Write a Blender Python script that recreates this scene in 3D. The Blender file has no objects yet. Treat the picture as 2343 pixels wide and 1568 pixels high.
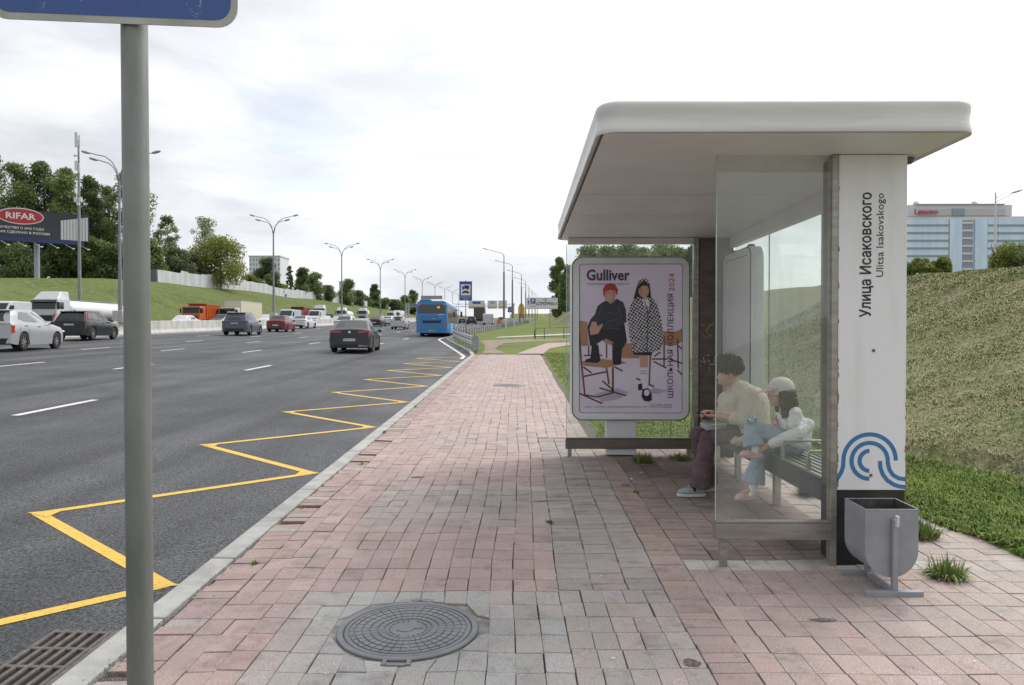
import bpy, math, random
import numpy as np
from mathutils import Vector, Matrix
D=bpy.data; SC=bpy.context.scene; COL=SC.collection
rad=math.radians
# ---------------------------------------------------------------- camera
F=1740.0; CX=1171.5; CY=784.0; EYE=1.6
PITCH=math.atan(24/F); YAW=.0089
cam=D.cameras.new('camera'); cam.lens=36*F/2343; cam.sensor_width=36; cam.clip_start=.05; cam.clip_end=5000
camo=D.objects.new('camera',cam); COL.objects.link(camo)
camo.location=(0,0,EYE); camo.rotation_euler=(math.pi/2-PITCH,0,YAW); SC.camera=camo
# ---------------------------------------------------------------- world
SC.view_settings.view_transform='Standard'; SC.view_settings.look='None'; SC.view_settings.gamma=1
SC.view_settings.exposure=0.86
SUN_EL=rad(48); SUN_AZ=rad(48)     # azimuth measured from +Y towards +X
w=D.worlds.new('World'); SC.world=w; w.use_nodes=True
nt=w.node_tree; nt.nodes.clear(); N=nt.nodes.new; L=nt.links.new
out=N('ShaderNodeOutputWorld'); sky=N('ShaderNodeTexSky'); sky.sky_type='NISHITA'; sky.sun_disc=False
sky.sun_elevation=SUN_EL; sky.sun_rotation=SUN_AZ; sky.air_density=1.0; sky.dust_density=1.5
b1=N('ShaderNodeBackground'); b1.inputs[1].default_value=.12; L(sky.outputs[0],b1.inputs[0])
tc=N('ShaderNodeTexCoord'); mp=N('ShaderNodeMapping'); mp.inputs['Scale'].default_value=(1.3,1.3,4.2); mp.inputs['Rotation'].default_value=(0,rad(10),0)
L(tc.outputs['Generated'],mp.inputs[0])
n1=N('ShaderNodeTexNoise'); n1.inputs['Scale'].default_value=2.1; n1.inputs['Detail'].default_value=7; n1.inputs['Roughness'].default_value=.55; n1.inputs['Distortion'].default_value=.25; L(mp.outputs[0],n1.inputs[0])
# brightness of the cloud deck: brightest around the veiled sun, greyer to the left
dp=N('ShaderNodeVectorMath'); dp.operation='DOT_PRODUCT'; L(tc.outputs['Generated'],dp.inputs[0])
dp.inputs[1].default_value=(math.sin(SUN_AZ)*math.cos(SUN_EL),math.cos(SUN_AZ)*math.cos(SUN_EL),math.sin(SUN_EL))
mr=N('ShaderNodeMapRange'); mr.inputs[1].default_value=.24; mr.inputs[2].default_value=.92; mr.inputs[3].default_value=-.03; mr.inputs[4].default_value=.42; L(dp.outputs['Value'],mr.inputs[0])
rp=N('ShaderNodeValToRGB'); rp.color_ramp.elements[0].position=.34; rp.color_ramp.elements[0].color=(.31,.325,.355,1); rp.color_ramp.elements[1].position=.60; rp.color_ramp.elements[1].color=(.55,.555,.565,1)
e=rp.color_ramp.elements.new(.47); e.color=(.41,.425,.455,1)
L(n1.outputs[0],rp.inputs[0])
ad=N('ShaderNodeMix'); ad.data_type='RGBA'; ad.blend_type='ADD'; ad.inputs[0].default_value=1; ad.clamp_result=False
L(rp.outputs[0],ad.inputs[6]); cc=N('ShaderNodeCombineColor'); 
for i in range(3): L(mr.outputs[0],cc.inputs[i])
L(cc.outputs[0],ad.inputs[7])
b2=N('ShaderNodeBackground'); b2.inputs[1].default_value=1.0; L(ad.outputs[2],b2.inputs[0])
# thin places in the deck let blue sky through
n2=N('ShaderNodeTexNoise'); n2.inputs['Scale'].default_value=2.6; n2.inputs['Detail'].default_value=5; L(mp.outputs[0],n2.inputs[0])
rp2=N('ShaderNodeMapRange'); rp2.inputs[1].default_value=.58; rp2.inputs[2].default_value=.72; rp2.inputs[3].default_value=1.0; rp2.inputs[4].default_value=.66; L(n2.outputs[0],rp2.inputs[0])
ms=N('ShaderNodeMixShader'); L(rp2.outputs[0],ms.inputs[0]); L(b1.outputs[0],ms.inputs[1]); L(b2.outputs[0],ms.inputs[2]); L(ms.outputs[0],out.inputs[0])
sl=D.lights.new('sun','SUN'); sl.energy=1.5; sl.angle=rad(32); sl.color=(1,.95,.88)
so=D.objects.new('sun',sl); COL.objects.link(so); so.location=(20,20,60)
so.rotation_euler=Vector((-math.sin(SUN_AZ)*math.cos(SUN_EL),-math.cos(SUN_AZ)*math.cos(SUN_EL),-math.sin(SUN_EL))).to_track_quat('-Z','Y').to_euler()
# ---------------------------------------------------------------- helpers
rng=np.random.default_rng(7); random.seed(5)
S=.0201
ROT=camo.rotation_euler.to_matrix()
def ray(px,py): return ROT@Vector(((px-CX)/F,(CY-py)/F,-1))
def at(px,py,Y):
    r=ray(px,py); return Vector((0,0,EYE))+r*(Y/r.y)
def lerp(a,b,t): return a+(b-a)*t
def pw(x,pts):
    xs=[p[0] for p in pts]; ys=[p[1] for p in pts]
    return float(np.interp(x,xs,ys))
def SY(Y): return S*min(Y,900)
def road_z(x,Y):
    return SY(Y)-.14+.016*min(abs(x),28) if x<0 else SY(Y)-.14
def rt(y,xn,hwd=None): pass
_m={}
def mat(name,col=(.5,.5,.5),rough=.6,metal=0,var=0,vscale=5,col2=None,bump=0,bscale=40,spec=.5,detail=4,coat=0,island=0,attr=None,em=None,emst=1,alpha=None,stretch=None,thresh=None,coord='Object',trans=0):
    if name in _m: return _m[name]
    m=D.materials.new(name); m.use_nodes=True; nt=m.node_tree; B=nt.nodes['Principled BSDF']; N=nt.nodes.new; L=nt.links.new
    B.inputs['Base Color'].default_value=(*col,1); B.inputs['Roughness'].default_value=rough; B.inputs['Metallic'].default_value=metal
    B.inputs['Specular IOR Level'].default_value=spec; B.inputs['Coat Weight'].default_value=coat; B.inputs['Coat Roughness'].default_value=.05
    src=None; tc=N('ShaderNodeTexCoord'); mp=N('ShaderNodeMapping'); L(tc.outputs[coord],mp.inputs[0])
    if stretch: mp.inputs['Scale'].default_value=stretch
    if attr:
        a=N('ShaderNodeVertexColor'); a.layer_name=attr; src=a.outputs[0]
    if col2 is not None:
        n=N('ShaderNodeTexNoise'); n.inputs['Scale'].default_value=vscale; n.inputs['Detail'].default_value=detail; n.inputs['Roughness'].default_value=.62; L(mp.outputs[0],n.inputs[0])
        r=N('ShaderNodeValToRGB'); t=thresh or (.38,.62); r.color_ramp.elements[0].position=t[0]; r.color_ramp.elements[1].position=t[1]
        r.color_ramp.elements[0].color=(*col,1); r.color_ramp.elements[1].color=(*col2,1); L(n.outputs[0],r.inputs[0])
        if src:
            mx=N('ShaderNodeMix'); mx.data_type='RGBA'; mx.blend_type='MULTIPLY'; mx.inputs[0].default_value=1; L(src,mx.inputs[6]); L(r.outputs[0],mx.inputs[7]); src=mx.outputs[2]
        else: src=r.outputs[0]
    if island or var:
        h=N('ShaderNodeHueSaturation'); 
        if src: L(src,h.inputs['Color'])
        else: h.inputs['Color'].default_value=(*col,1)
        if island:
            g=N('ShaderNodeNewGeometry'); q=N('ShaderNodeMapRange'); q.inputs[3].default_value=1-island; q.inputs[4].default_value=1+island; L(g.outputs['Random Per Island'],q.inputs[0]); L(q.outputs[0],h.inputs['Value'])
        else:
            n=N('ShaderNodeTexNoise'); n.inputs['Scale'].default_value=vscale; n.inputs['Detail'].default_value=detail; L(mp.outputs[0],n.inputs[0])
            q=N('ShaderNodeMapRange'); q.inputs[1].default_value=.3; q.inputs[2].default_value=.7; q.inputs[3].default_value=1-var; q.inputs[4].default_value=1+var; L(n.outputs[0],q.inputs[0]); L(q.outputs[0],h.inputs['Value'])
        src=h.outputs[0]
    if src: L(src,B.inputs['Base Color'])
    if bump:
        n=N('ShaderNodeTexNoise'); n.inputs['Scale'].default_value=bscale; n.inputs['Detail'].default_value=5; L(mp.outputs[0],n.inputs[0])
        b=N('ShaderNodeBump'); b.inputs['Strength'].default_value=bump; b.inputs['Distance'].default_value=.02; L(n.outputs[0],b.inputs['Height']); L(b.outputs[0],B.inputs['Normal'])
    if em: B.inputs['Emission Color'].default_value=(*em,1); B.inputs['Emission Strength'].default_value=emst
    if trans: B.inputs['Transmission Weight'].default_value=trans
    _m[name]=m; return m
def glassmat(name,tint=(.9,.95,.92),dirt=.15,dcol=(.55,.58,.55),refl=.06,dscale=3,stretch=(1,1,.35)):
    if name in _m: return _m[name]
    m=D.materials.new(name); m.use_nodes=True; nt=m.node_tree; nt.nodes.clear(); N=nt.nodes.new; L=nt.links.new
    o=N('ShaderNodeOutputMaterial'); t=N('ShaderNodeBsdfTransparent'); t.inputs[0].default_value=(*tint,1)
    g=N('ShaderNodeBsdfGlossy'); g.inputs['Roughness'].default_value=.02
    lw=N('ShaderNodeLayerWeight'); lw.inputs[0].default_value=.35
    q=N('ShaderNodeMapRange'); q.inputs[3].default_value=refl; q.inputs[4].default_value=.26; L(lw.outputs['Fresnel'],q.inputs[0])
    s1=N('ShaderNodeMixShader'); L(q.outputs[0],s1.inputs[0]); L(t.outputs[0],s1.inputs[1]); L(g.outputs[0],s1.inputs[2])
    df=N('ShaderNodeBsdfDiffuse'); df.inputs[0].default_value=(*dcol,1); tl=N('ShaderNodeBsdfTranslucent'); tl.inputs[0].default_value=(*dcol,1)
    s3=N('ShaderNodeMixShader'); s3.inputs[0].default_value=.5; L(df.outputs[0],s3.inputs[1]); L(tl.outputs[0],s3.inputs[2])
    tc=N('ShaderNodeTexCoord'); mp=N('ShaderNodeMapping'); mp.inputs['Scale'].default_value=stretch; L(tc.outputs['Object'],mp.inputs[0])
    n=N('ShaderNodeTexNoise'); n.inputs['Scale'].default_value=dscale; n.inputs['Detail'].default_value=8; n.inputs['Roughness'].default_value=.6; L(mp.outputs[0],n.inputs[0])
    q2=N('ShaderNodeMapRange'); q2.inputs[1].default_value=.3; q2.inputs[2].default_value=.75; q2.inputs[3].default_value=dirt*.45; q2.inputs[4].default_value=dirt*1.7; L(n.outputs[0],q2.inputs[0])
    n3=N('ShaderNodeTexNoise'); n3.inputs['Scale'].default_value=70; n3.inputs['Detail'].default_value=2; L(tc.outputs['Object'],n3.inputs[0])
    q3=N('ShaderNodeMapRange'); q3.inputs[1].default_value=.74; q3.inputs[2].default_value=.8; q3.inputs[4].default_value=.25; L(n3.outputs[0],q3.inputs[0])
    a=N('ShaderNodeMath'); a.operation='ADD'; a.use_clamp=True; L(q2.outputs[0],a.inputs[0]); L(q3.outputs[0],a.inputs[1])
    s2=N('ShaderNodeMixShader'); L(a.outputs[0],s2.inputs[0]); L(s1.outputs[0],s2.inputs[1]); L(s3.outputs[0],s2.inputs[2]); L(s2.outputs[0],o.inputs[0])
    _m[name]=m; return m
def tag(o,label=None,cat=None,group=None,kind=None):
    if label: o['label']=label
    if cat: o['category']=cat
    if group: o['group']=group
    if kind: o['kind']=kind
    return o
def thing(name,label,cat,loc=(0,0,0),group=None,rz=0):
    o=D.objects.new(name,None); COL.objects.link(o); o.location=loc; o.rotation_euler=(0,0,rz); o.empty_display_size=.1
    return tag(o,label,cat,group)
def origin(p):
    while p is not None and p.parent is not None: p=p.parent
    return Vector(p.location) if p is not None else Vector((0,0,0))
def link_mesh(name,me,parent=None):
    o=D.objects.new(name,me); COL.objects.link(o)
    if parent is not None: o.parent=parent
    return o
def copy_tree(o,parent=None):
    c=o.copy(); COL.objects.link(c)
    if parent is not None: c.parent=parent
    for ch in list(o.children): copy_tree(ch,c)
    return c
class MB:
    def __init__(s): s.v=[]; s.f=[]; s.m=[]; s.mi=0
    def add(s,vs,fs):
        b=len(s.v); s.v+= [tuple(v) for v in vs]; s.f+=[tuple(b+i for i in f) for f in fs]; s.m+=[s.mi]*len(fs); return s
    def mat(s,i): s.mi=i; return s
    def box(s,x0,x1,y0,y1,z0,z1):
        v=[(x,y,z) for z in (z0,z1) for y in (y0,y1) for x in (x0,x1)]
        return s.add(v,[(0,2,3,1),(4,5,7,6),(0,1,5,4),(2,6,7,3),(0,4,6,2),(1,3,7,5)])
    def obox(s,c,size,R=None):
        h=[k/2 for k in size]; v=[Vector((x,y,z)) for z in (-h[2],h[2]) for y in (-h[1],h[1]) for x in (-h[0],h[0])]
        if R is not None: v=[R@k for k in v]
        return s.add([k+Vector(c) for k in v],[(0,2,3,1),(4,5,7,6),(0,1,5,4),(2,6,7,3),(0,4,6,2),(1,3,7,5)])
    def beam(s,p0,p1,w,h):
        p0=Vector(p0);p1=Vector(p1);d=(p1-p0); R=d.to_track_quat('X','Z').to_matrix()
        return s.obox((p0+p1)/2,(d.length,w,h),R)
    def tube(s,pts,r,n=8,caps=True):
        pts=[Vector(p) for p in pts]; rs=r if isinstance(r,(list,tuple)) else [r]*len(pts); b=[]; prev=None
        for i,p in enumerate(pts):
            d=(pts[min(i+1,len(pts)-1)]-pts[max(i-1,0)]).normalized()
            if prev is None:
                u=d.orthogonal().normalized()
            else:
                u=(prev-d*prev.dot(d)).normalized()
            prev=u; w=d.cross(u)
            b+=[p+(u*math.cos(2*math.pi*k/n)+w*math.sin(2*math.pi*k/n))*rs[i] for k in range(n)]
        fs=[(i*n+k,i*n+(k+1)%n,(i+1)*n+(k+1)%n,(i+1)*n+k) for i in range(len(pts)-1) for k in range(n)]
        if caps: fs+=[tuple(range(n))[::-1],tuple((len(pts)-1)*n+k for k in range(n))]
        return s.add(b,fs)
    def prism(s,poly,axis,a,b):
        # poly 2-D; axis 'x': (y,z)  'y': (x,z)  'z': (x,y)
        f={'x':lambda p,t:(t,p[0],p[1]),'y':lambda p,t:(p[0],t,p[1]),'z':lambda p,t:(p[0],p[1],t)}[axis]
        n=len(poly); v=[f(p,a) for p in poly]+[f(p,b) for p in poly]
        return s.add(v,[tuple(range(n))[::-1],tuple(range(n,2*n))]+[(i,(i+1)%n,n+(i+1)%n,n+i) for i in range(n)])
    def loft(s,rings,close=True,caps=True):
        n=len(rings[0]); v=[p for r in rings for p in r]
        rg=range(n) if close else range(n-1)
        fs=[(i*n+k,i*n+(k+1)%n,(i+1)*n+(k+1)%n,(i+1)*n+k) for i in range(len(rings)-1) for k in rg]
        if caps and close: fs+=[tuple(range(n))[::-1],tuple((len(rings)-1)*n+k for k in range(n))]
        return s.add(v,fs)
    def ell(s,c,r,nu=12,nv=8,R=None):
        v=[];c=Vector(c)
        for j in range(nv+1):
            t=math.pi*j/nv
            for i in range(nu):
                a=2*math.pi*i/nu; q=Vector((r[0]*math.sin(t)*math.cos(a),r[1]*math.sin(t)*math.sin(a),r[2]*math.cos(t)))
                if R is not None: q=R@q
                v.append(c+q)
        return s.add(v,[(j*nu+i,(j+1)*nu+i,(j+1)*nu+(i+1)%nu,j*nu+(i+1)%nu) for j in range(nv) for i in range(nu)])
    def disc(s,c,r,n=20,axis='y'):
        c=Vector(c); v=[]
        for k in range(n):
            a=2*math.pi*k/n; q={'y':(math.cos(a),0,math.sin(a)),'z':(math.cos(a),math.sin(a),0),'x':(0,math.cos(a),math.sin(a))}[axis]
            v.append(c+Vector(q)*r)
        return s.add(v,[tuple(range(n))])
    def build(s,name,mats,parent=None,smooth=False,bevel=0,world=True,fix=True,seg=2,sharp=35,sub=0,merge=False):
        me=D.meshes.new(name); o0=origin(parent) if (world and parent is not None) else Vector((0,0,0))
        me.from_pydata([(v[0]-o0.x,v[1]-o0.y,v[2]-o0.z) for v in s.v],[],s.f)
        if not isinstance(mats,(list,tuple)): mats=[mats]
        for m in mats: me.materials.append(m)
        me.polygons.foreach_set('material_index',s.m)
        if fix or merge:
            import bmesh
            bm=bmesh.new(); bm.from_mesh(me)
            if merge: bmesh.ops.remove_doubles(bm,verts=bm.verts,dist=1e-4)
            if fix: bmesh.ops.recalc_face_normals(bm,faces=bm.faces)
            bm.to_mesh(me); bm.free()
        if smooth:
            me.polygons.foreach_set('use_smooth',[True]*len(me.polygons))
            if smooth!='all':
                try: me.set_sharp_from_angle(angle=rad(sharp))
                except Exception: pass
        me.update(); o=link_mesh(name,me,parent)
        if bevel:
            b=o.modifiers.new('bevel','BEVEL'); b.width=bevel; b.segments=seg; b.limit_method='ANGLE'; b.angle_limit=rad(40)
        if sub:
            b=o.modifiers.new('sub','SUBSURF'); b.levels=sub; b.render_levels=sub
        return o
def rrect(x0,x1,z0,z1,r,n=6):
    p=[]
    for cx,cz,a0 in ((x1-r,z1-r,0),(x0+r,z1-r,90),(x0+r,z0+r,180),(x1-r,z0+r,270)):
        for k in range(n+1):
            a=rad(a0+90*k/n); p.append((cx+r*math.cos(a),cz+r*math.sin(a)))
    return p
def text(name,body,size,M,m,parent=None,align='CENTER',bold=0,ext=.0008,width=None,res=2):
    c=D.curves.new(name,'FONT'); c.body=body; c.size=size; c.extrude=ext; c.align_x=align; c.align_y='CENTER'; c.offset=bold; c.resolution_u=res
    o=D.objects.new(name,c); me=D.meshes.new_from_object(o); D.objects.remove(o); 
    if width:
        xs=[v.co.x for v in me.vertices]; k=width/max(1e-6,max(xs)-min(xs)); me.transform(Matrix.Diagonal((k,1,1,1)))
    o0=origin(parent) if parent is not None else Vector((0,0,0))
    me.transform(Matrix.Translation(-o0)@M); me.materials.clear(); me.materials.append(m)
    return link_mesh(name,me,parent)
def face_cam(x,y,z): return Matrix.Translation((x,y,z))@Matrix.Rotation(math.pi/2,4,'X')   # text facing -Y
def np_mesh(name,V,Fc,mats,parent=None,smooth=False,colors=None):
    me=D.meshes.new(name); V=np.asarray(V,dtype=np.float32); Fc=np.asarray(Fc,dtype=np.int32); k=Fc.shape[1]
    me.vertices.add(len(V)); me.vertices.foreach_set('co',V.ravel()); me.loops.add(Fc.size); me.loops.foreach_set('vertex_index',Fc.ravel())
    me.polygons.add(len(Fc)); me.polygons.foreach_set('loop_start',np.arange(0,Fc.size,k,dtype=np.int32)); me.polygons.foreach_set('loop_total',np.full(len(Fc),k,dtype=np.int32))
    for m in (mats if isinstance(mats,(list,tuple)) else [mats]): me.materials.append(m)
    me.update(calc_edges=True); me.validate()
    if smooth: me.polygons.foreach_set('use_smooth',np.ones(len(Fc),dtype=bool))
    if colors is not None:
        a=me.color_attributes.new('Col','FLOAT_COLOR','POINT'); c=np.ones((len(V),4),dtype=np.float32); c[:,:3]=colors; a.data.foreach_set('color',c.ravel())
    return link_mesh(name,me,parent)
# ================================================================ SETTING: ground, road, pavement
TOE=[(-20,5.1),(6,5.15),(7.5,4.98),(8.5,4.45),(12,4.55),(30,5.3),(130,8),(400,16)]
HR=[(-20,2.6),(15,2.8),(40,3.0),(100,3.5),(190,4.4),(400,4.6)]
HL=[(-60,5.5),(60,6.0),(100,6.3),(128,7.6),(150,8.3),(250,7.3),(360,5.8),(460,4),(900,3)]
KERB=[(-30,-2.08),(32,-2.02),(36,-2.4),(55,-5.3),(64,-5.35),(80,-4.4),(103,-2.9),(131,-1.8),(160,-.2),(190,1.0),(250,3.6),(350,8),(900,40)]
def kerb_x(Y): return pw(Y,KERB)
def sm(t): t=min(1,max(0,t)); return t*t*(3-2*t)
def terr(x,Y):
    z=SY(Y)
    if x>kerb_x(Y)+.3:
        toe=pw(Y,TOE); t=(x-toe)/6.6
        bump=.03*math.sin(x*1.7+Y*.9)+.02*math.sin(Y*2.3-x)
        h=pw(Y,HR)
        if x<=toe: return z+.012-(.012 if x<3.4 and Y<50 else 0)
        u=min(1,t); rise=h*(.72*u+.28*sm(u))
        if t>1: rise=h+.25*min(1,(t-1))
        return z+.012+rise*.93+bump*min(1,t*3)+.11*min(1,(x-toe)/.16)
    ax=-x
    if ax<47: return z-.14+.016*min(ax,28)-.06
    h=pw(Y,HL); t=(ax-47)/22.5
    base=z-.14+.45-.06
    r=base+h*(.8*min(1,t)+.2*sm(t))+.25*math.sin(Y*.09+ax*.13)*min(1,t*2)
    return r
def grid(name,xs,ys,fn,m,smooth=True):
    V=[(x,y,fn(x,y)) for y in ys for x in xs]; n=len(xs)
    Fc=[(j*n+i,j*n+i+1,(j+1)*n+i+1,(j+1)*n+i) for j in range(len(ys)-1) for i in range(n-1)]
    return np_mesh(name,V,Fc,m,smooth=smooth)
def grassmat(name,a,b,c,sc,bump,bs,dirt=None):
    m=mat(name,a,.95,col2=b,vscale=sc,detail=8,bump=bump,bscale=bs,spec=.1,coord='Object'); nt=m.node_tree; B=nt.nodes['Principled BSDF']; N=nt.nodes.new; L=nt.links.new
    src=B.inputs['Base Color'].links[0].from_socket; tc=N('ShaderNodeTexCoord')
    n=N('ShaderNodeTexNoise'); n.inputs['Scale'].default_value=sc*9; n.inputs['Detail'].default_value=4; L(tc.outputs['Object'],n.inputs[0])
    q=N('ShaderNodeMapRange'); q.inputs[1].default_value=.45; q.inputs[2].default_value=.7; L(n.outputs[0],q.inputs[0])
    x=N('ShaderNodeMix'); x.data_type='RGBA'; L(q.outputs[0],x.inputs[0]); L(src,x.inputs[6]); x.inputs[7].default_value=(*c,1); src=x.outputs[2]
    L(src,B.inputs['Base Color']); return m
M_lawn=grassmat('lawn_grass',(.085,.13,.03),(.14,.175,.05),(.19,.185,.08),.35,.9,9)
M_slope=grassmat('mown_slope',(.19,.175,.10),(.13,.16,.06),(.24,.22,.13),.9,.8,22)
M_far=grassmat('embankment_grass',(.070,.105,.028),(.105,.135,.042),(.16,.155,.075),.16,1.0,1.3)
# one ground sheet, split by area into materials
def axis(segs):
    o=[]
    for a,b,st in segs: o+=list(np.arange(a,b,st))
    return o+[segs[-1][1]]
xsR=axis([(-6,3.4,.7),(3.4,5.6,.11),(5.6,13,.35),(13,40,3),(40,400,40)]); ys=axis([(-20,0,2),(0,5,.5),(5,13,.2),(13,30,.5),(30,80,2),(80,400,8),(400,1400,50)])
def terrR(x,Y):
    k=kerb_x(Y)
    return terr(max(x,k+.31),Y)-(.03 if x<k+.25 else 0)-(.05 if (-2<x<3.3 and Y<33) else 0)
g=grid('ground',xsR,ys,terrR,None or M_slope)
me=g.data; me.materials.append(M_lawn)
idx=[0]*len(me.polygons)
for i,p in enumerate(me.polygons):
    c=p.center; toe=pw(c.y,TOE)
    idx[i]=1 if c.x<toe-.15 else 0
me.polygons.foreach_set('material_index',idx); tag(g,kind='structure')
# only the part right of the kerb may show: clip vertices left of kerb down
for v in me.vertices:
    if v.co.x<kerb_x(v.co.y)+.05: v.co.z-=.35
xsL=axis([(-400,-120,40),(-120,-75,6),(-75,-44,1.5),(-44,0,11)])
g2=grid('embankment_ground',xsL,axis([(-40,40,8),(40,400,4),(400,1400,50)]),lambda x,Y: terr(min(x,-2.2),Y)-(.2 if x>-46 else 0),M_far); tag(g2,kind='structure')
g3=grid('far_ground',[-3000,0,3000],[1300,2500,4500],lambda x,Y:17.5,M_far); tag(g3,kind='structure')
# road
def asphalt():
    m=mat('asphalt',(.044,.046,.050),.72,col2=(.070,.072,.078),vscale=.35,detail=9,bump=.6,bscale=160,spec=.35); nt=m.node_tree; B=nt.nodes['Principled BSDF']; N=nt.nodes.new; L=nt.links.new
    src=B.inputs['Base Color'].links[0].from_socket; tc=N('ShaderNodeTexCoord')
    n=N('ShaderNodeTexNoise'); n.inputs['Scale'].default_value=52; n.inputs['Detail'].default_value=4; n.inputs['Roughness'].default_value=.75; L(tc.outputs['Object'],n.inputs[0])
    q=N('ShaderNodeMapRange'); q.inputs[1].default_value=.40; q.inputs[2].default_value=.64; q.inputs[3].default_value=.30; q.inputs[4].default_value=2.2; L(n.outputs[0],q.inputs[0])
    # worn, polished wheel tracks run along the lanes
    mp=N('ShaderNodeMapping'); mp.inputs['Scale'].default_value=(1.05,.012,1); L(tc.outputs['Object'],mp.inputs[0])
    n2=N('ShaderNodeTexNoise'); n2.inputs['Scale'].default_value=1.0; n2.inputs['Detail'].default_value=3; L(mp.outputs[0],n2.inputs[0])
    q2=N('ShaderNodeMapRange'); q2.inputs[1].default_value=.35; q2.inputs[2].default_value=.65; q2.inputs[3].default_value=.72; q2.inputs[4].default_value=1.32; L(n2.outputs[0],q2.inputs[0])
    mu=N('ShaderNodeMath'); mu.operation='MULTIPLY'; L(q.outputs[0],mu.inputs[0]); L(q2.outputs[0],mu.inputs[1])
    h=N('ShaderNodeHueSaturation'); L(src,h.inputs['Color']); L(mu.outputs[0],h.inputs['Value']); L(h.outputs[0],B.inputs['Base Color']); return m
M_asph=asphalt()
ry=axis([(-20,30,2),(30,110,1),(110,400,10),(400,1400,50)])
V=[];Fc=[];fr=[1,.93,.8,.6,.4,.25,.12,.05,0]
for j,Y in enumerate(ry):
    k=kerb_x(Y)+.02
    for t in fr:
        x=lerp(k,-47.5,1-t) if False else k+(-47.5-k)*(1-t)
        V.append((x,Y,road_z(x,Y) if x<0 else SY(Y)-.14))
    # crossfall break at the median
n=len(fr)
for j in range(len(ry)-1):
    for i in range(n-1): Fc.append((j*n+i,(j+1)*n+i,(j+1)*n+i+1,j*n+i+1))
r=np_mesh('road',V,[f[::-1] for f in Fc],M_asph); tag(r,kind='structure')
def rz2(x,Y): # height of the piecewise-linear road sheet
    k=kerb_x(Y)+.02; xs=[k+(-47.5-k)*(1-t) for t in fr][::-1]; zs=[road_z(q,Y) if q<0 else SY(Y)-.14 for q in xs]
    o=np.argsort(xs); return float(np.interp(x,np.array(xs)[o],np.array(zs)[o]))
# paint
M_white=mat('white_road_paint',(.62,.62,.60),.6,col2=(.20,.20,.20),vscale=16,detail=9,bump=.3,bscale=200,thresh=(.52,.68))
M_yel=mat('yellow_road_paint',(.66,.43,.06),.6,col2=(.20,.15,.06),vscale=38,detail=9,bump=.4,bscale=200,thresh=(.56,.70))
def strip(mb,p0,p1,w0,w1=None,e=.005,seg=6):
    w1=w1 or w0; d=Vector((p1[0]-p0[0],p1[1]-p0[1])).normalized(); nn=Vector((-d.y,d.x)); vs=[];fs=[]
    for i in range(seg+1):
        t=i/seg; x=lerp(p0[0],p1[0],t); y=lerp(p0[1],p1[1],t); w=lerp(w0,w1,t)/2
        for s_ in (-1,1):
            X=x+nn.x*w*s_; Yy=y+nn.y*w*s_; vs.append((X,Yy,rz2(X,Yy)+e))
    for i in range(seg): fs.append((2*i,2*i+1,2*i+3,2*i+2))
    mb.add(vs,fs)
mk=MB()
for X,ph in ((8.2,.5),(11.96,3.2),(15.6,1.0),(19.1,0.2),(22.8,3)):
    for k in range(40):
        a=1.6+10.45*k+.25*math.sin(X)
        if a>3: strip(mk,(-X,a),(-X,a+2.35),.15,seg=2)
strip(mk,(-27.2,2),(-27.2,160),.2,seg=60); strip(mk,(-27.2,160),(-27.2,500),.2,seg=20)
for X in (33,36.7,40.4,44): strip(mk,(-X,20),(-X,300),.15,seg=14)
# edge line round the end of the bay
ed=[(30.6,-2.32),(32.5,-2.34),(36,-2.85),(54.5,-5.75),(58,-5.9),(70,-5.6)]
for a,b in zip(ed[:-1],ed[1:]): strip(mk,(a[1],a[0]),(b[1],b[0]),.14,seg=3)
o=mk.build('lane_markings',M_white,fix=False); tag(o,kind='structure')
zk=MB(); XR=-2.24; XL=-4.1
for k in range(-1,8):
    yr=4.785+3.45*k; yl=yr+1.64; 
    if yl>31: break
    strip(zk,(XR,yr),(XL,yl),.10,seg=8,e=.003); strip(zk,(XL+.0,yl-.02),(XR,yr+3.45),.10,seg=8,e=.0045)
    for X,Yv,s_ in ((XR,yr,1),(XL,yl,-1)):
        vs=[(X+.09*s_,Yv),(X-.16*s_,Yv-.13),(X-.16*s_,Yv+.13)]
        zk.add([(a,b,rz2(a,b)+.006) for a,b in vs],[(0,1,2)])
o=zk.build('zigzag_marking',M_yel,fix=False); tag(o,kind='structure')
# tar / darker repair patches on asphalt
# kerb
M_kerb=mat('kerb_stone',(.40,.40,.385),.85,col2=(.29,.285,.27),vscale=5,detail=8,bump=.4,bscale=90)
kb=MB(); kp=[y for y in np.arange(-3,32.01,1.0)]+[34,36,40,45,50,55,58,61,64,68,72,80,90,103,117,131,145,160,175,190,220,250]
for a,b in zip(kp[:-1],kp[1:]):
    g_=.006
    xa,xb=kerb_x(a),kerb_x(b); w_=.165; j=random.uniform(-.003,.003)
    pa=[(xa+j,a+g_),(xa+w_,a+g_),(xb+w_,b-g_),(xb+j,b-g_)]
    v=[(x,y,SY(y)-.3) for x,y in pa]+[(x+(.012 if i in(0,3) else 0),y,SY(y)+.004+j) for i,(x,y) in enumerate(pa)]
    kb.add(v,[(0,1,2,3),(4,7,6,5),(0,4,5,1),(1,5,6,2),(2,6,7,3),(3,7,4,0)])
o=kb.build('kerb',M_kerb,bevel=.008); tag(o,kind='structure')
# bedding under the tiles
M_sand=mat('jointing_sand',(.085,.07,.062),.95,col2=(.18,.16,.14),vscale=30,detail=6,bump=.8,bscale=120)
bd=MB()
def sheet(mb,poly,dz): mb.add([(x,y,SY(y)+dz) for x,y in poly],[tuple(range(len(poly)))])
sheet(bd,[(-1.92,-3),(3.45,-3),(3.45,9.6),(1.1,9.9),(1.02,16),(1.05,32.4),(-1.9,32.4)],-.026)
o=bd.build('pavement_bed',M_sand,fix=False); tag(o,kind='structure')
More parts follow.
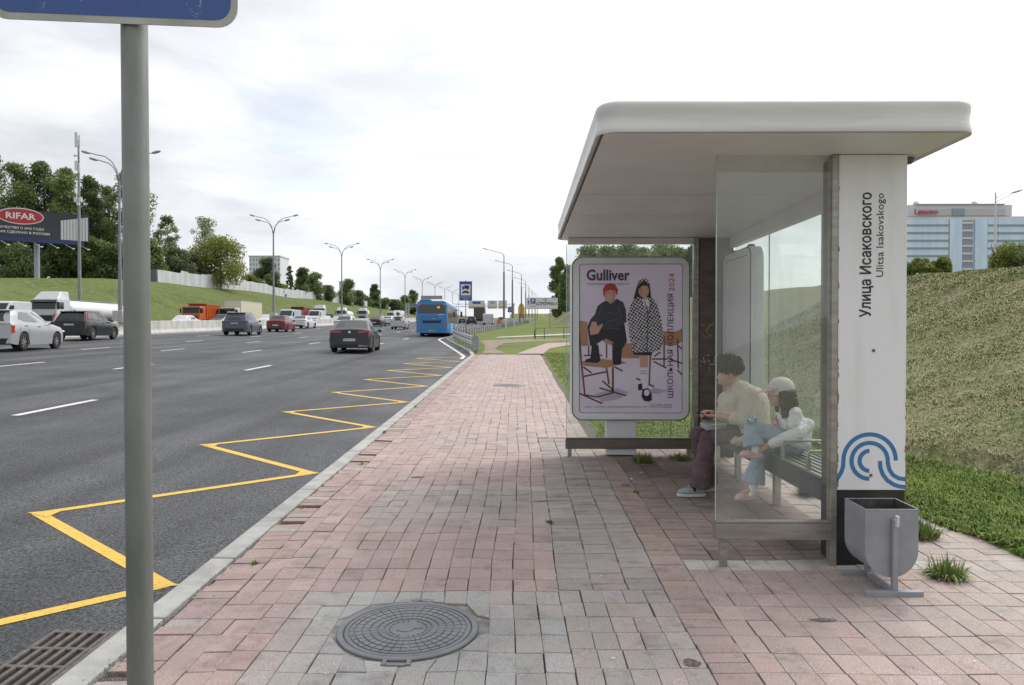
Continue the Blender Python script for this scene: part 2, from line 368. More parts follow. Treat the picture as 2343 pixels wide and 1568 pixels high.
# tiles
PINK=np.array((.395,.300,.285)); GREY=np.array((.375,.338,.322)); BEIG=np.array((.42,.365,.335)); COOL=np.array((.375,.365,.352)); BRN=np.array((.30,.23,.205))
TV=[];TF={};TC=[];faces4=[];facesN=[]
MH=[(-.566,3.87,.372),(-.27,17.7,.35)]
class Tiles:
    def __init__(s): s.V=[];s.F=[];s.C=[]
    def tile(s,poly,col,th=.012,gap=.0017):
        cx=sum(p[0] for p in poly)/len(poly); cy=sum(p[1] for p in poly)/len(poly)
        for mx,my,mr in MH:
            if math.hypot(cx-mx,cy-my)<mr-.015: return
            q=[]
            for x,y in poly:
                d=math.hypot(x-mx,y-my)
                if d<mr+.012: x=mx+(x-mx)/d*(mr+.012); y=my+(y-my)/d*(mr+.012)
                q.append((x,y))
            poly=q
        n=len(poly); b=len(s.V); tz=random.gauss(0,.0009)*(2.2 if cx<-1.4 else 1); tx=random.gauss(0,.0035)*(2 if cx<-1.4 else 1); ty=random.gauss(0,.0035); jx=random.gauss(0,.002); jy=random.gauss(0,.0025)
        v=random.gauss(1,.045); c=col*v*np.array((1+random.gauss(0,.02),1,1+random.gauss(0,.02)))
        lo=[];mid=[];hi=[]
        for x,y in poly:
            dx=x-cx; dy=y-cy; l=math.hypot(dx,dy)
            for lst,g_,z in ((lo,gap,-.034),(mid,gap,-.004),(hi,gap+.0028,0)):
                k=max(.1,1-g_*1.35/l); X=cx+dx*k+jx; Y=cy+dy*k+jy
                lst.append((X,Y,SY(Y)+z+tz+dx*tx+dy*ty+wave(X,Y)))
        s.V+=lo+mid+hi; s.C+=[c*.6]*n+[c*.88]*n+[c]*n
        for r_ in (0,1):
            for i in range(n): s.F.append((b+r_*n+i,b+r_*n+(i+1)%n,b+(r_+1)*n+(i+1)%n,b+(r_+1)*n+i))
        s.F.append(tuple(b+2*n+i for i in range(n)))
    def rect(s,x0,x1,y0,y1,col): s.tile([(x0,y0),(x1,y0),(x1,y1),(x0,y1)],col)
def wave(x,y): return .006*math.sin(x*2.1+y*1.3)*math.sin(y*.8+.4)+.004*math.sin(x*5+y*.6)
def wob(x,y): return .02*math.sin(y*.9+x*.7)+.012*math.sin(y*2.3+x*2)
T=Tiles()
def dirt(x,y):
    d=.80  # even darkening: general dirt plus roof shade put into the tile colour
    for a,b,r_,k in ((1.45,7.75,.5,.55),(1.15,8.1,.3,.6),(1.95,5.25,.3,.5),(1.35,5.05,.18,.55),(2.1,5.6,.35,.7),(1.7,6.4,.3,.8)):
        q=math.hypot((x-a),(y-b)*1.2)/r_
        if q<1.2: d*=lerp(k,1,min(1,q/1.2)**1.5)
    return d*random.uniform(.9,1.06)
def nz(x,y): return math.sin(x*1.9+y*.55+1)+math.sin(x*.7-y*1.1+2.2)+.6*math.sin(x*4.1+y*2.7)
def maincol(x,y):
    if x<-1.25: a=PINK
    elif y<4.5: a=COOL if (abs(x+.5)<.62 and abs(y-3.9)<.62) else lerp(GREY,BEIG,.35 if x>.0 else .1)
    elif y<5.75: a=PINK
    elif y<7.2: a=lerp(GREY,PINK,.25)
    elif y<9.5: a=lerp(PINK,GREY,.15)
    elif y<10.6: a=lerp(PINK,GREY,.45)
    else: a=lerp(PINK,BEIG,.35)
    t=(nz(x,y)-.5+.8*random.gauss(0,1))*.09
    return lerp(a,GREY if t>0 else PINK,min(.5,abs(t)))
def brown(c,y): return c
# main strip
x0=-1.64; w_=.135
yy=2.0; row=0
while yy<32:
    h=.2
    for i in range(14 if yy<9.9 else 20):
        xa=x0+i*w_; 
        if yy>9.9 and xa+w_>1.04+.0*yy: continue
        o1=wob(xa,yy); o2=wob(xa+w_,yy); ss=.012*math.sin(i*1.7+yy)
        T.tile([(xa+o1*.6,yy+ss),(xa+w_+o2*.6,yy+ss*.6),(xa+w_+wob(xa+w_,yy+h)*.6,yy+h+ss*.6),(xa+wob(xa,yy+h)*.6,yy+h+ss)],maincol(xa,yy+.1))
    yy+=h
# border column along kerb
yy=2.0
while yy<32:
    c=lerp(PINK,BRN,.35) if random.random()<.85 else GREY
    if random.random()<.97: T.rect(-1.855+random.uniform(-.015,.01),-1.645+.6*wob(-1.645,yy),yy,yy+.1,c)
    yy+=.1
# grey header strip, three tiles wide
yy=4.45
while yy<9.85:
    for i in range(3):
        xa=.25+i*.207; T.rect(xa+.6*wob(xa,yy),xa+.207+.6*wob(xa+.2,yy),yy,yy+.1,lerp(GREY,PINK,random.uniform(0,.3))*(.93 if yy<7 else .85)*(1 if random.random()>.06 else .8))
    yy+=.1
yy=2.05
while yy<4.4:
    for i in range(5):
        xa=.25+i*.124; T.rect(xa+.6*wob(xa,yy),xa+.124+.6*wob(xa+.1,yy),yy,min(yy+.2,4.45),lerp(GREY,BEIG,random.uniform(.1,.6)) if yy>2.9 else lerp(PINK,BEIG,.3))
    yy+=.2
# pink header column
yy=2.0
while yy<9.6:
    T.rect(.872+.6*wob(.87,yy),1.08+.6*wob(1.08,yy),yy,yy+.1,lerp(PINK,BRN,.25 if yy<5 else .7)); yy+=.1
# right field
yy=2.0
while yy<4.95:
    xa=1.08
    while xa<3.36:
        t=min(1,max(0,(xa-1.5)/1.2)); T.rect(xa+.6*wob(xa,yy),xa+.135+.6*wob(xa+.135,yy),yy,yy+.2,lerp(lerp(PINK,BEIG,.25),BEIG,min(1,t*.9+random.uniform(-.1,.2))) if yy<4.7 else lerp(COOL,BEIG,.4)*1.12); xa+=.135
    yy+=.2
y0_=yy
while yy<9.5:
    xa=1.08
    while xa<2.3:
        T.rect(xa+.6*wob(xa,yy),xa+.207+.6*wob(xa+.2,yy),yy,yy+.1,lerp(lerp(BRN,PINK,.4),GREY,random.uniform(0,.35))*dirt(xa,yy)); xa+=.207  # dirt spots and painted roof shade both darken these tiles
    yy+=.1
yy=y0_
while yy<9.5:
    xa=2.32
    while xa<3.36-.04*(yy-5):
        T.rect(xa,xa+.207,yy,yy+.135,lerp(BEIG,GREY,random.uniform(0,.4))); xa+=.207
    yy+=.135
M_tile=mat('paving_tile',(.86,.86,.86),.82,col2=(1.08,1.07,1.05),vscale=2.2,detail=9,bump=.35,bscale=330,attr='Col',spec=.3,thresh=(.3,.7))
def tiles_mesh(T,name):
    me=D.meshes.new(name); me.from_pydata(T.V,[],T.F); me.materials.append(M_tile)
    a=me.color_attributes.new('Col','FLOAT_COLOR','POINT'); c=np.ones((len(T.V),4),dtype=np.float32); c[:,:3]=np.array(T.C); a.data.foreach_set('color',c.ravel())
    return link_mesh(name,me)
pv=tiles_mesh(T,'pavement'); tag(pv,kind='structure')
# speckle + stains in tile material
nt=M_tile.node_tree; B=nt.nodes['Principled BSDF']; N=nt.nodes.new; L=nt.links.new
src=B.inputs['Base Color'].links[0].from_socket; tcn=N('ShaderNodeTexCoord')
n=N('ShaderNodeTexNoise'); n.inputs['Scale'].default_value=190; n.inputs['Detail'].default_value=2; L(tcn.outputs['Object'],n.inputs[0])
q=N('ShaderNodeMapRange'); q.inputs[1].default_value=.33; q.inputs[2].default_value=.7; q.inputs[3].default_value=.72; q.inputs[4].default_value=1.33; L(n.outputs[0],q.inputs[0])
n4=N('ShaderNodeTexNoise'); n4.inputs['Scale'].default_value=6; n4.inputs['Detail'].default_value=8; n4.inputs['Roughness'].default_value=.7; L(tcn.outputs['Object'],n4.inputs[0])
q4=N('ShaderNodeMapRange'); q4.inputs[1].default_value=.52; q4.inputs[2].default_value=.74; q4.inputs[3].default_value=1; q4.inputs[4].default_value=.58; L(n4.outputs[0],q4.inputs[0])
mu=N('ShaderNodeMath'); mu.operation='MULTIPLY'; L(q.outputs[0],mu.inputs[0]); L(q4.outputs[0],mu.inputs[1])
h=N('ShaderNodeHueSaturation'); L(src,h.inputs['Color']); L(mu.outputs[0],h.inputs['Value']); L(h.outputs[0],B.inputs['Base Color'])
# the path that turns off to the right and the pale strip beyond
M_path=mat('far_paving',(.33,.245,.215),.85,col2=(.36,.29,.25),vscale=3,bump=.3,bscale=60)
pp=MB()
def sh2(mb,poly,dz,m=0): mb.mi=m; mb.add([(x,y,SY(y)+dz) for x,y in poly],[tuple(range(len(poly)))])
sh2(pp,[(-.1,32.45),(1.06,32.45),(1.5,37.5),(2.6,41.8),(4.6,45),(4.6,49),(2.7,46.5),(1.7,45.6),(.9,40)],.022)
o=pp.build('branching_path',M_path,fix=False); tag(o,kind='structure')
M_conc=mat('pale_concrete',(.48,.46,.43),.85,col2=(.38,.36,.33),vscale=2,bump=.2)
pp=MB(); sh2(pp,[(-1.9,57),(4.3,66),(6.9,69.5),(6.9,74.5),(4,70),(-1.5,60)],.025)
o=pp.build('concrete_strip',M_conc,fix=False); tag(o,kind='structure')
M_dirt=mat('bare_dirt',(.17,.13,.085),.95,col2=(.26,.22,.16),vscale=2,bump=.6,bscale=20)
pp=MB(); sh2(pp,[(-1.55,32.6),(-.55,32.6),(-1.2,38),(-.9,45),(2,50),(4.4,52),(4.4,56),(1.5,54.5),(-2,52),(-2.6,50),(-2,44),(-1.7,38)],.018)
o=pp.build('dirt_track',M_dirt,fix=False); tag(o,kind='structure')

# grit lying between kerb and tiles
M_grit=mat('grit',(.20,.19,.17),.9,island=.7)
rg=np.random.default_rng(5); n_=5200; gy=2.4+26*rg.random(n_)**1.8; gx=-1.885+.028*rg.normal(size=n_); k_=rg.random(n_)<.22; gx[k_]=np.clip(-2.13-.12*rg.random(k_.sum())**2,-2.4,-2.1)
k2=(~k_)&(rg.random(n_)<.22); gx[k2]=-1.8+1.9*rg.random(k2.sum())
gz=np.where(k_,SY(0)+S*gy-.105,S*gy-.004); sz=.0022+.0055*rg.random(n_)**2
P_=np.stack([gx,gy,gz],1); off_=np.array([(1,0,0),(-.5,.87,0),(-.5,-.87,0),(0,0,1.2)]); V_=(P_[:,None,:]+off_[None]*sz[:,None,None]*(.7+.6*rg.random((n_,4,1)))).reshape(-1,3)
i_=np.arange(n_)*4; F_=np.concatenate([np.stack([i_,i_+1,i_+3],1),np.stack([i_+1,i_+2,i_+3],1),np.stack([i_+2,i_,i_+3],1)]); o=np_mesh('grit',V_,F_,M_grit); tag(o,'loose grit along the inner side of the kerb','grit',kind='stuff')

# crumbled spots where blocks have broken away
cb=MB(); rr2=random.Random(3)
for cx_,cy_,a_,b_ in ((1.62,4.02,.07,.022),(.80,3.50,.04,.04),(-1.0,7.55,.07,.03),(.30,6.6,.16,.018),(1.02,7.2,.05,.06)):
    q=[(cx_+a_*(.75+.5*rr2.random())*math.cos(2*math.pi*i/11),cy_+b_*(.75+.5*rr2.random())*math.sin(2*math.pi*i/11)) for i in range(11)]
    cb.add([(x,y,SY(y)+.0022+wave(x,y)) for x,y in q],[tuple(range(11))])
o=cb.build('pavement_crumbled_spots',mat('crumbled_dirt',(.12,.09,.08),.95,col2=(.26,.22,.20),vscale=60,bump=1,bscale=150),fix=False); tag(o,kind='structure')

cr=MB(); M_mort=mat('collar_mortar',(.30,.295,.28),.9,col2=(.18,.17,.155),vscale=14,detail=8,bump=.6,bscale=60)
for mx,my,mr in MH:
    n_=40; cr.add([(mx+(mr+.10)*math.cos(2*math.pi*i/n_),my+(mr+.10)*math.sin(2*math.pi*i/n_),SY(my+(mr+.10)*math.sin(2*math.pi*i/n_))-.007) for i in range(n_)],[tuple(range(n_))])
o=cr.build('pavement_mortar_collar',M_mort,fix=False); tag(o,kind='structure')
# ================================================================ SHELTER
M_shell=mat('shelter_white_shell',(.70,.69,.675),.4,col2=(.60,.585,.565),vscale=3,coat=.1,stretch=(.3,1,4))
M_soffit=mat('soffit_panel',(.76,.75,.74),.45,col2=(.70,.69,.68),vscale=2)
M_steel=mat('brushed_steel',(.42,.40,.37),.42,metal=.7,col2=(.30,.28,.26),vscale=4,detail=8,stretch=(1,1,6))
M_dsteel=mat('dark_steel',(.20,.175,.155),.45,metal=.5,col2=(.14,.125,.11),vscale=3,stretch=(1,1,3))
M_panelw=mat('white_enamel_panel',(.82,.82,.84),.4,col2=(.68,.675,.665),vscale=2.2,detail=9,coat=.1,stretch=(3,1,.4),thresh=(.48,.8))
M_black=mat('black_paint',(.012,.012,.014),.5,col2=(.03,.03,.03),vscale=6)
M_dark=mat('dark_void',(.02,.02,.02),.9)
M_glassN=glassmat('dusty_glass_near',(.965,.985,.972),.065,(.74,.76,.73),refl=.035)
M_glassF=glassmat('dusty_glass_far',(.95,.975,.96),.06,(.6,.64,.6),refl=.035)
M_gedge=mat('glass_edge',(.45,.50,.46),.2,spec=.8)
def soff(Y): return 2.73-.0144*(Y-4.87)
sh=thing('bus_shelter','white roofed bus stop shelter with glass end panels on the pavement','bus shelter',(1.5,6.5,.13))
# roof shell
X0,X1,Y0,Y1=.445,2.615,4.33,8.9
prof=[(.035,.010),(.002,-.012),(-.001,-.004),(.002,.02),(.007,.045),(.010,.07),(.009,.095),(.005,.12),(.003,.142),(.006,.157),(.018,.170),(.05,.176),(.2,.18)]
rings=[]
for ins,dz in prof:
    p=rrect(X0+ins,X1-ins,Y0+ins,Y1-ins,max(.02,.13-ins*.6),6)
    rings.append([(a,b,soff(b)+dz+.008) for a,b in p])
r=MB(); r.loft(rings,caps=False); n=len(rings[0]); r.add(rings[-1],[tuple(range(n))]); r.add([(a,b,c+.03) for a,b,c in rings[0]],[tuple(range(n))])
r.build('roof',M_shell,sh,smooth=True,sharp=50)
s=MB()
ybr=[Y0+.04,6.17,7.2,8.86]
for a,b in zip(ybr[:-1],ybr[1:]):
    pts=[(X0+.045,a+.006),(X1-.045,a+.006),(X1-.045,b-.006),(X0+.045,b-.006)]
    v=[(x,y,soff(y)) for x,y in pts]+[(x,y,soff(y)+.012) for x,y in pts]
    s.add(v,[(0,1,2,3),(4,7,6,5),(0,4,5,1),(1,5,6,2),(2,6,7,3),(3,7,4,0)])
s.build('soffit',M_soffit,sh)
b=MB(); b.box(2.40,2.47,5.15,8.70,2.56,2.715); b.build('rear_beam',M_soffit,sh,bevel=.004)
b=MB(); b.box(.56,1.99,8.67,8.73,2.60,2.672); b.build('front_beam',M_shell,sh,bevel=.004)
# near pylon
py=thing
g=MB(); g.box(2.032,2.47,4.875,5.12,.09,.588); o=g.build('pylon_base',M_black,sh,bevel=.004)
g=MB(); g.box(2.034,2.468,4.885,5.115,.59,2.728); g.build('pylon_core',M_dsteel,sh)
g=MB(); g.box(2.036,2.470,4.868,4.884,.590,2.7265); pan=g.build('name_panel',M_panelw,sh,bevel=.003)
tag(pan,'white name panel lettered Улица Исаковского with blue wave emblem')
M_ink=mat('sign_ink',(.018,.018,.022),.5); M_wave=mat('wave_blue',(.045,.19,.42),.4)
def vtext(name,body,size,x,zc,w_,bold,parent):
    M=Matrix.Translation((x,4.8665,zc))@Matrix.Rotation(math.pi/2,4,'X')@Matrix.Rotation(math.pi/2,4,'Z')
    return text(name,body,size,M,M_ink,parent,bold=bold,width=w_,ext=.0006)
_t=vtext('stop_name','Улица Исаковского',.098,2.212,2.092,.79,0,pan)
import bmesh
_b=bmesh.new(); _b.from_mesh(_t.data); _geo=_b.verts[:]+_b.edges[:]+_b.faces[:]
for _i,(dx,dz) in enumerate(((.0016,.0006),(-.0016,-.0006),(.0008,.0016),(-.0008,-.0016))):
    _r=bmesh.ops.duplicate(_b,geom=_geo); bmesh.ops.translate(_b,verts=[v for v in _r['geom'] if isinstance(v,bmesh.types.BMVert)],vec=(dx,-.00006*(_i+1),dz))
_b.to_mesh(_t.data); _b.free()
vtext('stop_name_latin','Ulitsa Isakovskogo',.066,2.300,2.216,.532,0,pan)
def ZP(zx,zy): return ((1847.3+.3403*zx-1187)/F*4.866, EYE-(862+.3403*zy-760)/F*4.866)
def ribbon(mb,pts,w_,y,th=.0008):
    P=[Vector((a,0,b)) for a,b in pts]; vs=[]
    for i,p in enumerate(P):
        d=(P[min(i+1,len(P)-1)]-P[max(i-1,0)]).normalized(); nn=Vector((-d.z,0,d.x)); vs+=[p+nn*w_/2,p-nn*w_/2]
    vs=[(v.x,y,v.z) for v in vs]; k=len(vs); vs+=[(v[0],y+th,v[2]) for v in vs]
    fs=[]
    for i in range(len(P)-1):
        a=2*i; fs+=[(a,a+1,a+3,a+2),(k+a,k+a+2,k+a+3,k+a+1),(a,a+2,k+a+2,k+a),(a+1,k+a+1,k+a+3,a+3)]
    mb.add(vs,fs)
def arc(cx,cy,r,a0,a1,n=28): return [(cx+r*math.cos(rad(lerp(a0,a1,i/n))),cy-r*math.sin(rad(lerp(a0,a1,i/n)))) for i in range(n+1)]
rg=MB(); rr_=random.Random(8)
for k in range(34):
    z=rr_.choice((rr_.uniform(.6,1.25),rr_.uniform(.62,.9),rr_.uniform(.6,2.7))); h=rr_.uniform(.006,.05); w0=rr_.uniform(.003,.009); e=2.0365 if rr_.random()<.75 else 2.4695; s_=1 if e<2.2 else -1
    rg.add([(e,4.8662,z),(e+s_*w0,4.8662,z+h*.2),(e+s_*w0*.6,4.8662,z+h*.8),(e,4.8662,z+h)],[(0,1,2,3)])
rg.build('rust_stain',mat('rust',(.22,.10,.04),.9,col2=(.35,.2,.1),vscale=60),pan,fix=False)
wv=MB(); W_=.0262
for pth in ([(190,692),(208,672),(226,640),(237,605),(240,565)]+arc(415,562,175,179,0),
            arc(415,565,121,-91,-359.9,40)[:]+[(538,585),(548,625),(572,660),(610,682),(657,689)],
            arc(415,565,67,-92,-268),
            [(484,566),(487,610),(503,655),(535,697),(580,726),(620,738),(657,741)]):
    ribbon(wv,[ZP(*p) for p in pth],W_,4.8664)
o=wv.build('wave_emblem',M_wave,pan,fix=False)
for x,z in ((2.262,1.482),(2.25,.685)):
    bt=MB(); bt.ell((x,4.866,z),(.011,.006,.011),10,6); bt.build('bolt',M_dsteel,pan,smooth='all')
g=MB(); g.box(1.992,2.031,4.86,4.93,.10,2.727); g.build('steel_post',M_steel,sh,bevel=.003)
# near glass panel
def pane(name,x0,x1,y,z0,z1,m,th=.008):
    g=MB(); g.box(x0,x1,y-th/2,y+th/2,z0,z1); return g.build(name,m,sh,fix=True)
ng=pane('near_glass',1.268,1.99,4.885,.392,2.727,M_glassN); tag(ng,'dusty glass end panel nearest the camera')
g=MB(); g.box(1.262,1.2665,4.879,4.891,.392,2.727); g.build('glass_edge_strip',M_gedge,sh)
g=MB(); g.box(1.258,1.990,4.85,4.92,.272,.372); g.mi=0; g.box(1.262,1.990,4.862,4.908,.372,.393); g.build('near_panel_rail',M_steel,sh,bevel=.004)
g=MB(); g.box(1.291,1.337,4.865,4.905,.08,.272); g.build('near_panel_leg',M_steel,sh,bevel=.003)
# far glass panel
pane('far_glass',.548,1.735,8.70,.392,2.60,M_glassF); pane('far_glass',1.741,1.985,8.70,.392,2.60,M_glassF)
g=MB(); g.box(.541,.5465,8.692,8.708,.392,2.60); g.build('glass_edge_strip',M_gedge,sh)
g=MB(); g.box(1.7355,1.7405,8.693,8.707,.392,2.60); g.build('glass_joint',M_dsteel,sh)
g=MB(); g.box(.535,2.01,8.665,8.735,.265,.37); g.box(.54,2.01,8.675,8.725,.37,.392); g.build('far_panel_rail',M_dsteel,sh,bevel=.004)
for x in (.56,1.92):
    g=MB(); g.box(x,x+.045,8.68,8.72,.15,.265); g.build('far_panel_leg',M_steel,sh,bevel=.003)
# far pylon
g=MB(); g.box(2.045,2.45,8.70,8.94,.60,2.672); o=g.build('far_pylon',M_dsteel,sh,bevel=.003)
g=MB(); g.box(2.06,2.44,8.690,8.699,1.50,2.64); g.box(2.06,2.44,8.690,8.699,.62,1.494); g.build('far_pylon_panel',mat('brown_steel_panel',(.165,.14,.12),.38,metal=.35,col2=(.12,.10,.09),vscale=5,stretch=(1,1,3)),sh)
g=MB(); g.box(2.025,2.46,8.695,8.95,.15,.598); g.build('far_pylon_base',M_black,sh)
g=MB(); g.box(1.99,2.043,8.66,8.76,.39,2.672); g.build('steel_post',M_steel,sh,bevel=.003)
# scuffed stickers left on the far pylon
M_scrap=mat('torn_sticker',(.55,.55,.52),.7); M_yst=mat('yellow_sticker',(.45,.40,.09),.7)
g=MB()
for k in range(16):
    cx=2.08+random.random()*.16; cz=1.17+random.random()*.16; a=random.random()*3.1; l=.012+random.random()*.03
    ribbon(g,[(cx,cz),(cx+l*math.cos(a),cz+l*math.sin(a)),(cx+l*math.cos(a)+.01,cz+l*math.sin(a)-.012)],.007,8.6885,.001)
g.build('torn_sticker',M_scrap,sh,fix=False)
g=MB()
for k in range(14):
    cx=2.11+random.random()*.15; cz=1.52+random.random()*.16; a=random.random()*3.1; l=.02+random.random()*.05
    ribbon(g,[(cx,cz),(cx+l*math.cos(a),cz+l*math.sin(a))],.006,8.6885,.001)
g.build('torn_sticker',M_yst,sh,fix=False)
# back glass
for a,b in ((5.13,6.2),(6.206,7.5),(7.506,8.68)):
    g=MB(); g.box(2.456,2.464,a,b,.70,2.56); o=g.build('rear_glass',M_glassF,sh)
for y in (6.2,7.5): g=MB(); g.box(2.455,2.465,y+.0005,y+.0055,.70,2.56); g.build('glass_joint',M_dsteel,sh)
g=MB(); g.box(2.44,2.48,5.13,8.68,.655,.698); g.build('rear_rail',M_steel,sh,bevel=.003)
# downlight under the eaves
g=MB(); g.tube([(2.52,4.98,2.727),(2.52,4.98,2.70)],.045,14); g.tube([(2.52,4.98,2.70),(2.52,4.98,2.692)],.032,14); g.build('downlight',M_dsteel,sh)
# ---------------------------------------------------------------- bench
bn=thing('bench','grey metal slatted bench with bent tube armrests inside the shelter','bench',(2.25,6.9,.13))
M_slat=mat('bench_slat_metal',(.50,.50,.49),.35,metal=.6,col2=(.40,.40,.39),vscale=6); M_fasc=mat('bench_apron',(.115,.12,.12),.5,metal=.2,col2=(.09,.09,.09),vscale=3)
for k in range(7):
    g=MB(); x=2.052+k*.055; g.box(x,x+.030,5.14,8.62,.60,.620); g.build('slat',M_slat,bn,bevel=.004,seg=1)
g=MB(); g.box(2.046,2.062,5.14,8.62,.455,.598); g.box(2.415,2.43,5.14,8.62,.50,.598); g.box(2.063,2.414,5.5,5.54,.56,.598); g.box(2.063,2.414,7.0,7.04,.56,.598); g.build('apron',M_fasc,bn,bevel=.003)
for y in (5.3,6.45,7.6,8.4):
    g=MB(); g.box(2.17,2.225,y,y+.06,.08+SY(y)-.09,.56); g.box(2.17,2.40,y,y+.06,.40,.44); g.build('leg',M_slat,bn,bevel=.004)
for y in (5.42,5.95,7.35,8.0):
    g=MB(); z=.75; g.tube([(2.062,y,.60),(2.062,y,z-.02),(2.075,y,z),(2.36,y,z),(2.375,y,z-.02),(2.375,y,.60)],.011,8); g.box(2.050,2.074,y-.018,y+.018,.605,.70); g.build('armrest',M_slat,bn,smooth=True)
g=MB(); g.box(2.064,2.412,5.15,8.6,.555,.562); g.build('dark_gap_plate',M_fasc,bn)  # dark plate added under the slats to give their gaps a shaded look
# ---------------------------------------------------------------- light boxes
M_lbf=mat('lightbox_shell',(.72,.73,.75),.35,col2=(.66,.67,.69),vscale=2,coat=.1)
M_rub=mat('rubber_seal',(.03,.03,.035),.6)
M_paper=mat('poster_paper',(.47,.425,.51),.45,col2=(.56,.51,.60),vscale=1.1,detail=2,em=(.60,.53,.66),emst=.06)
def lightbox(name,label,W,H,Tk,loc,rz,poster,foot=None):
    lb=D.objects.new(name,None); COL.objects.link(lb); tag(lb,label,'advertising lightbox')
    g=MB()
    rings=[]
    for ins,y in ((.012,0),(.0,.012),(.0,Tk-.012),(.012,Tk)):
        rings.append([(a,y,b) for a,b in rrect(-W/2+ins,W/2-ins,ins,H-ins,.12,7)])
    # hollow front: outer shell ring + recessed poster well
    g.loft(rings,caps=False); n=len(rings[0])
    inner=[(a,0,b) for a,b in rrect(-W/2+.085,W/2-.085,.085,H-.085,.035,7)]
    inner2=[(a,.014,c) for a,_,c in inner]
    g.loft([rings[0],inner,inner2],caps=False); g.add(inner2,[tuple(range(n))]); g.add(rings[-1],[tuple(range(n))])
    g.build('housing',M_lbf,lb,smooth=True,sharp=50,world=False)
    g=MB()
    ra=[(a,-.004,b) for a,b in rrect(-W/2+.006,W/2-.006,.006,H-.006,.116,7)]; rb=[(a,-.004,b) for a,b in rrect(-W/2+.014,W/2-.014,.014,H-.014,.108,7)]
    rc=[(a,.02,b) for a,_,b in ra]; rd=[(a,.02,b) for a,_,b in rb]
    g.loft([rc,ra,rb,rd],caps=False)
    ra=[(a,.002,b) for a,b in rrect(-W/2+.086,W/2-.086,.086,H-.086,.034,7)]; rb=[(a,.002,b) for a,b in rrect(-W/2+.091,W/2-.091,.091,H-.091,.029,7)]
    g.loft([ra,rb],caps=False); g.build('seal',M_rub,lb,fix=False,world=False)
    if foot:
        g=MB(); g.box(foot[0],foot[1],.05,Tk-.05,-foot[2],.0); g.build('foot',M_lbf,lb,bevel=.01,world=False)
    for x in (-.42*W/1.4,.42*W/1.4):
        g=MB(); g.tube([(x,Tk/2,H),(x,Tk/2,H+.03)],[.05,.03],10); g.build('lifting_cap',M_rub,lb,world=False)
    if poster: poster(lb,W,H)
    lb.location=loc; lb.rotation_euler=(0,0,rz); return lb
PC={}
def pm(name,c,**k): return mat('print_'+name,c,.45,em=c,emst=.06,**k)
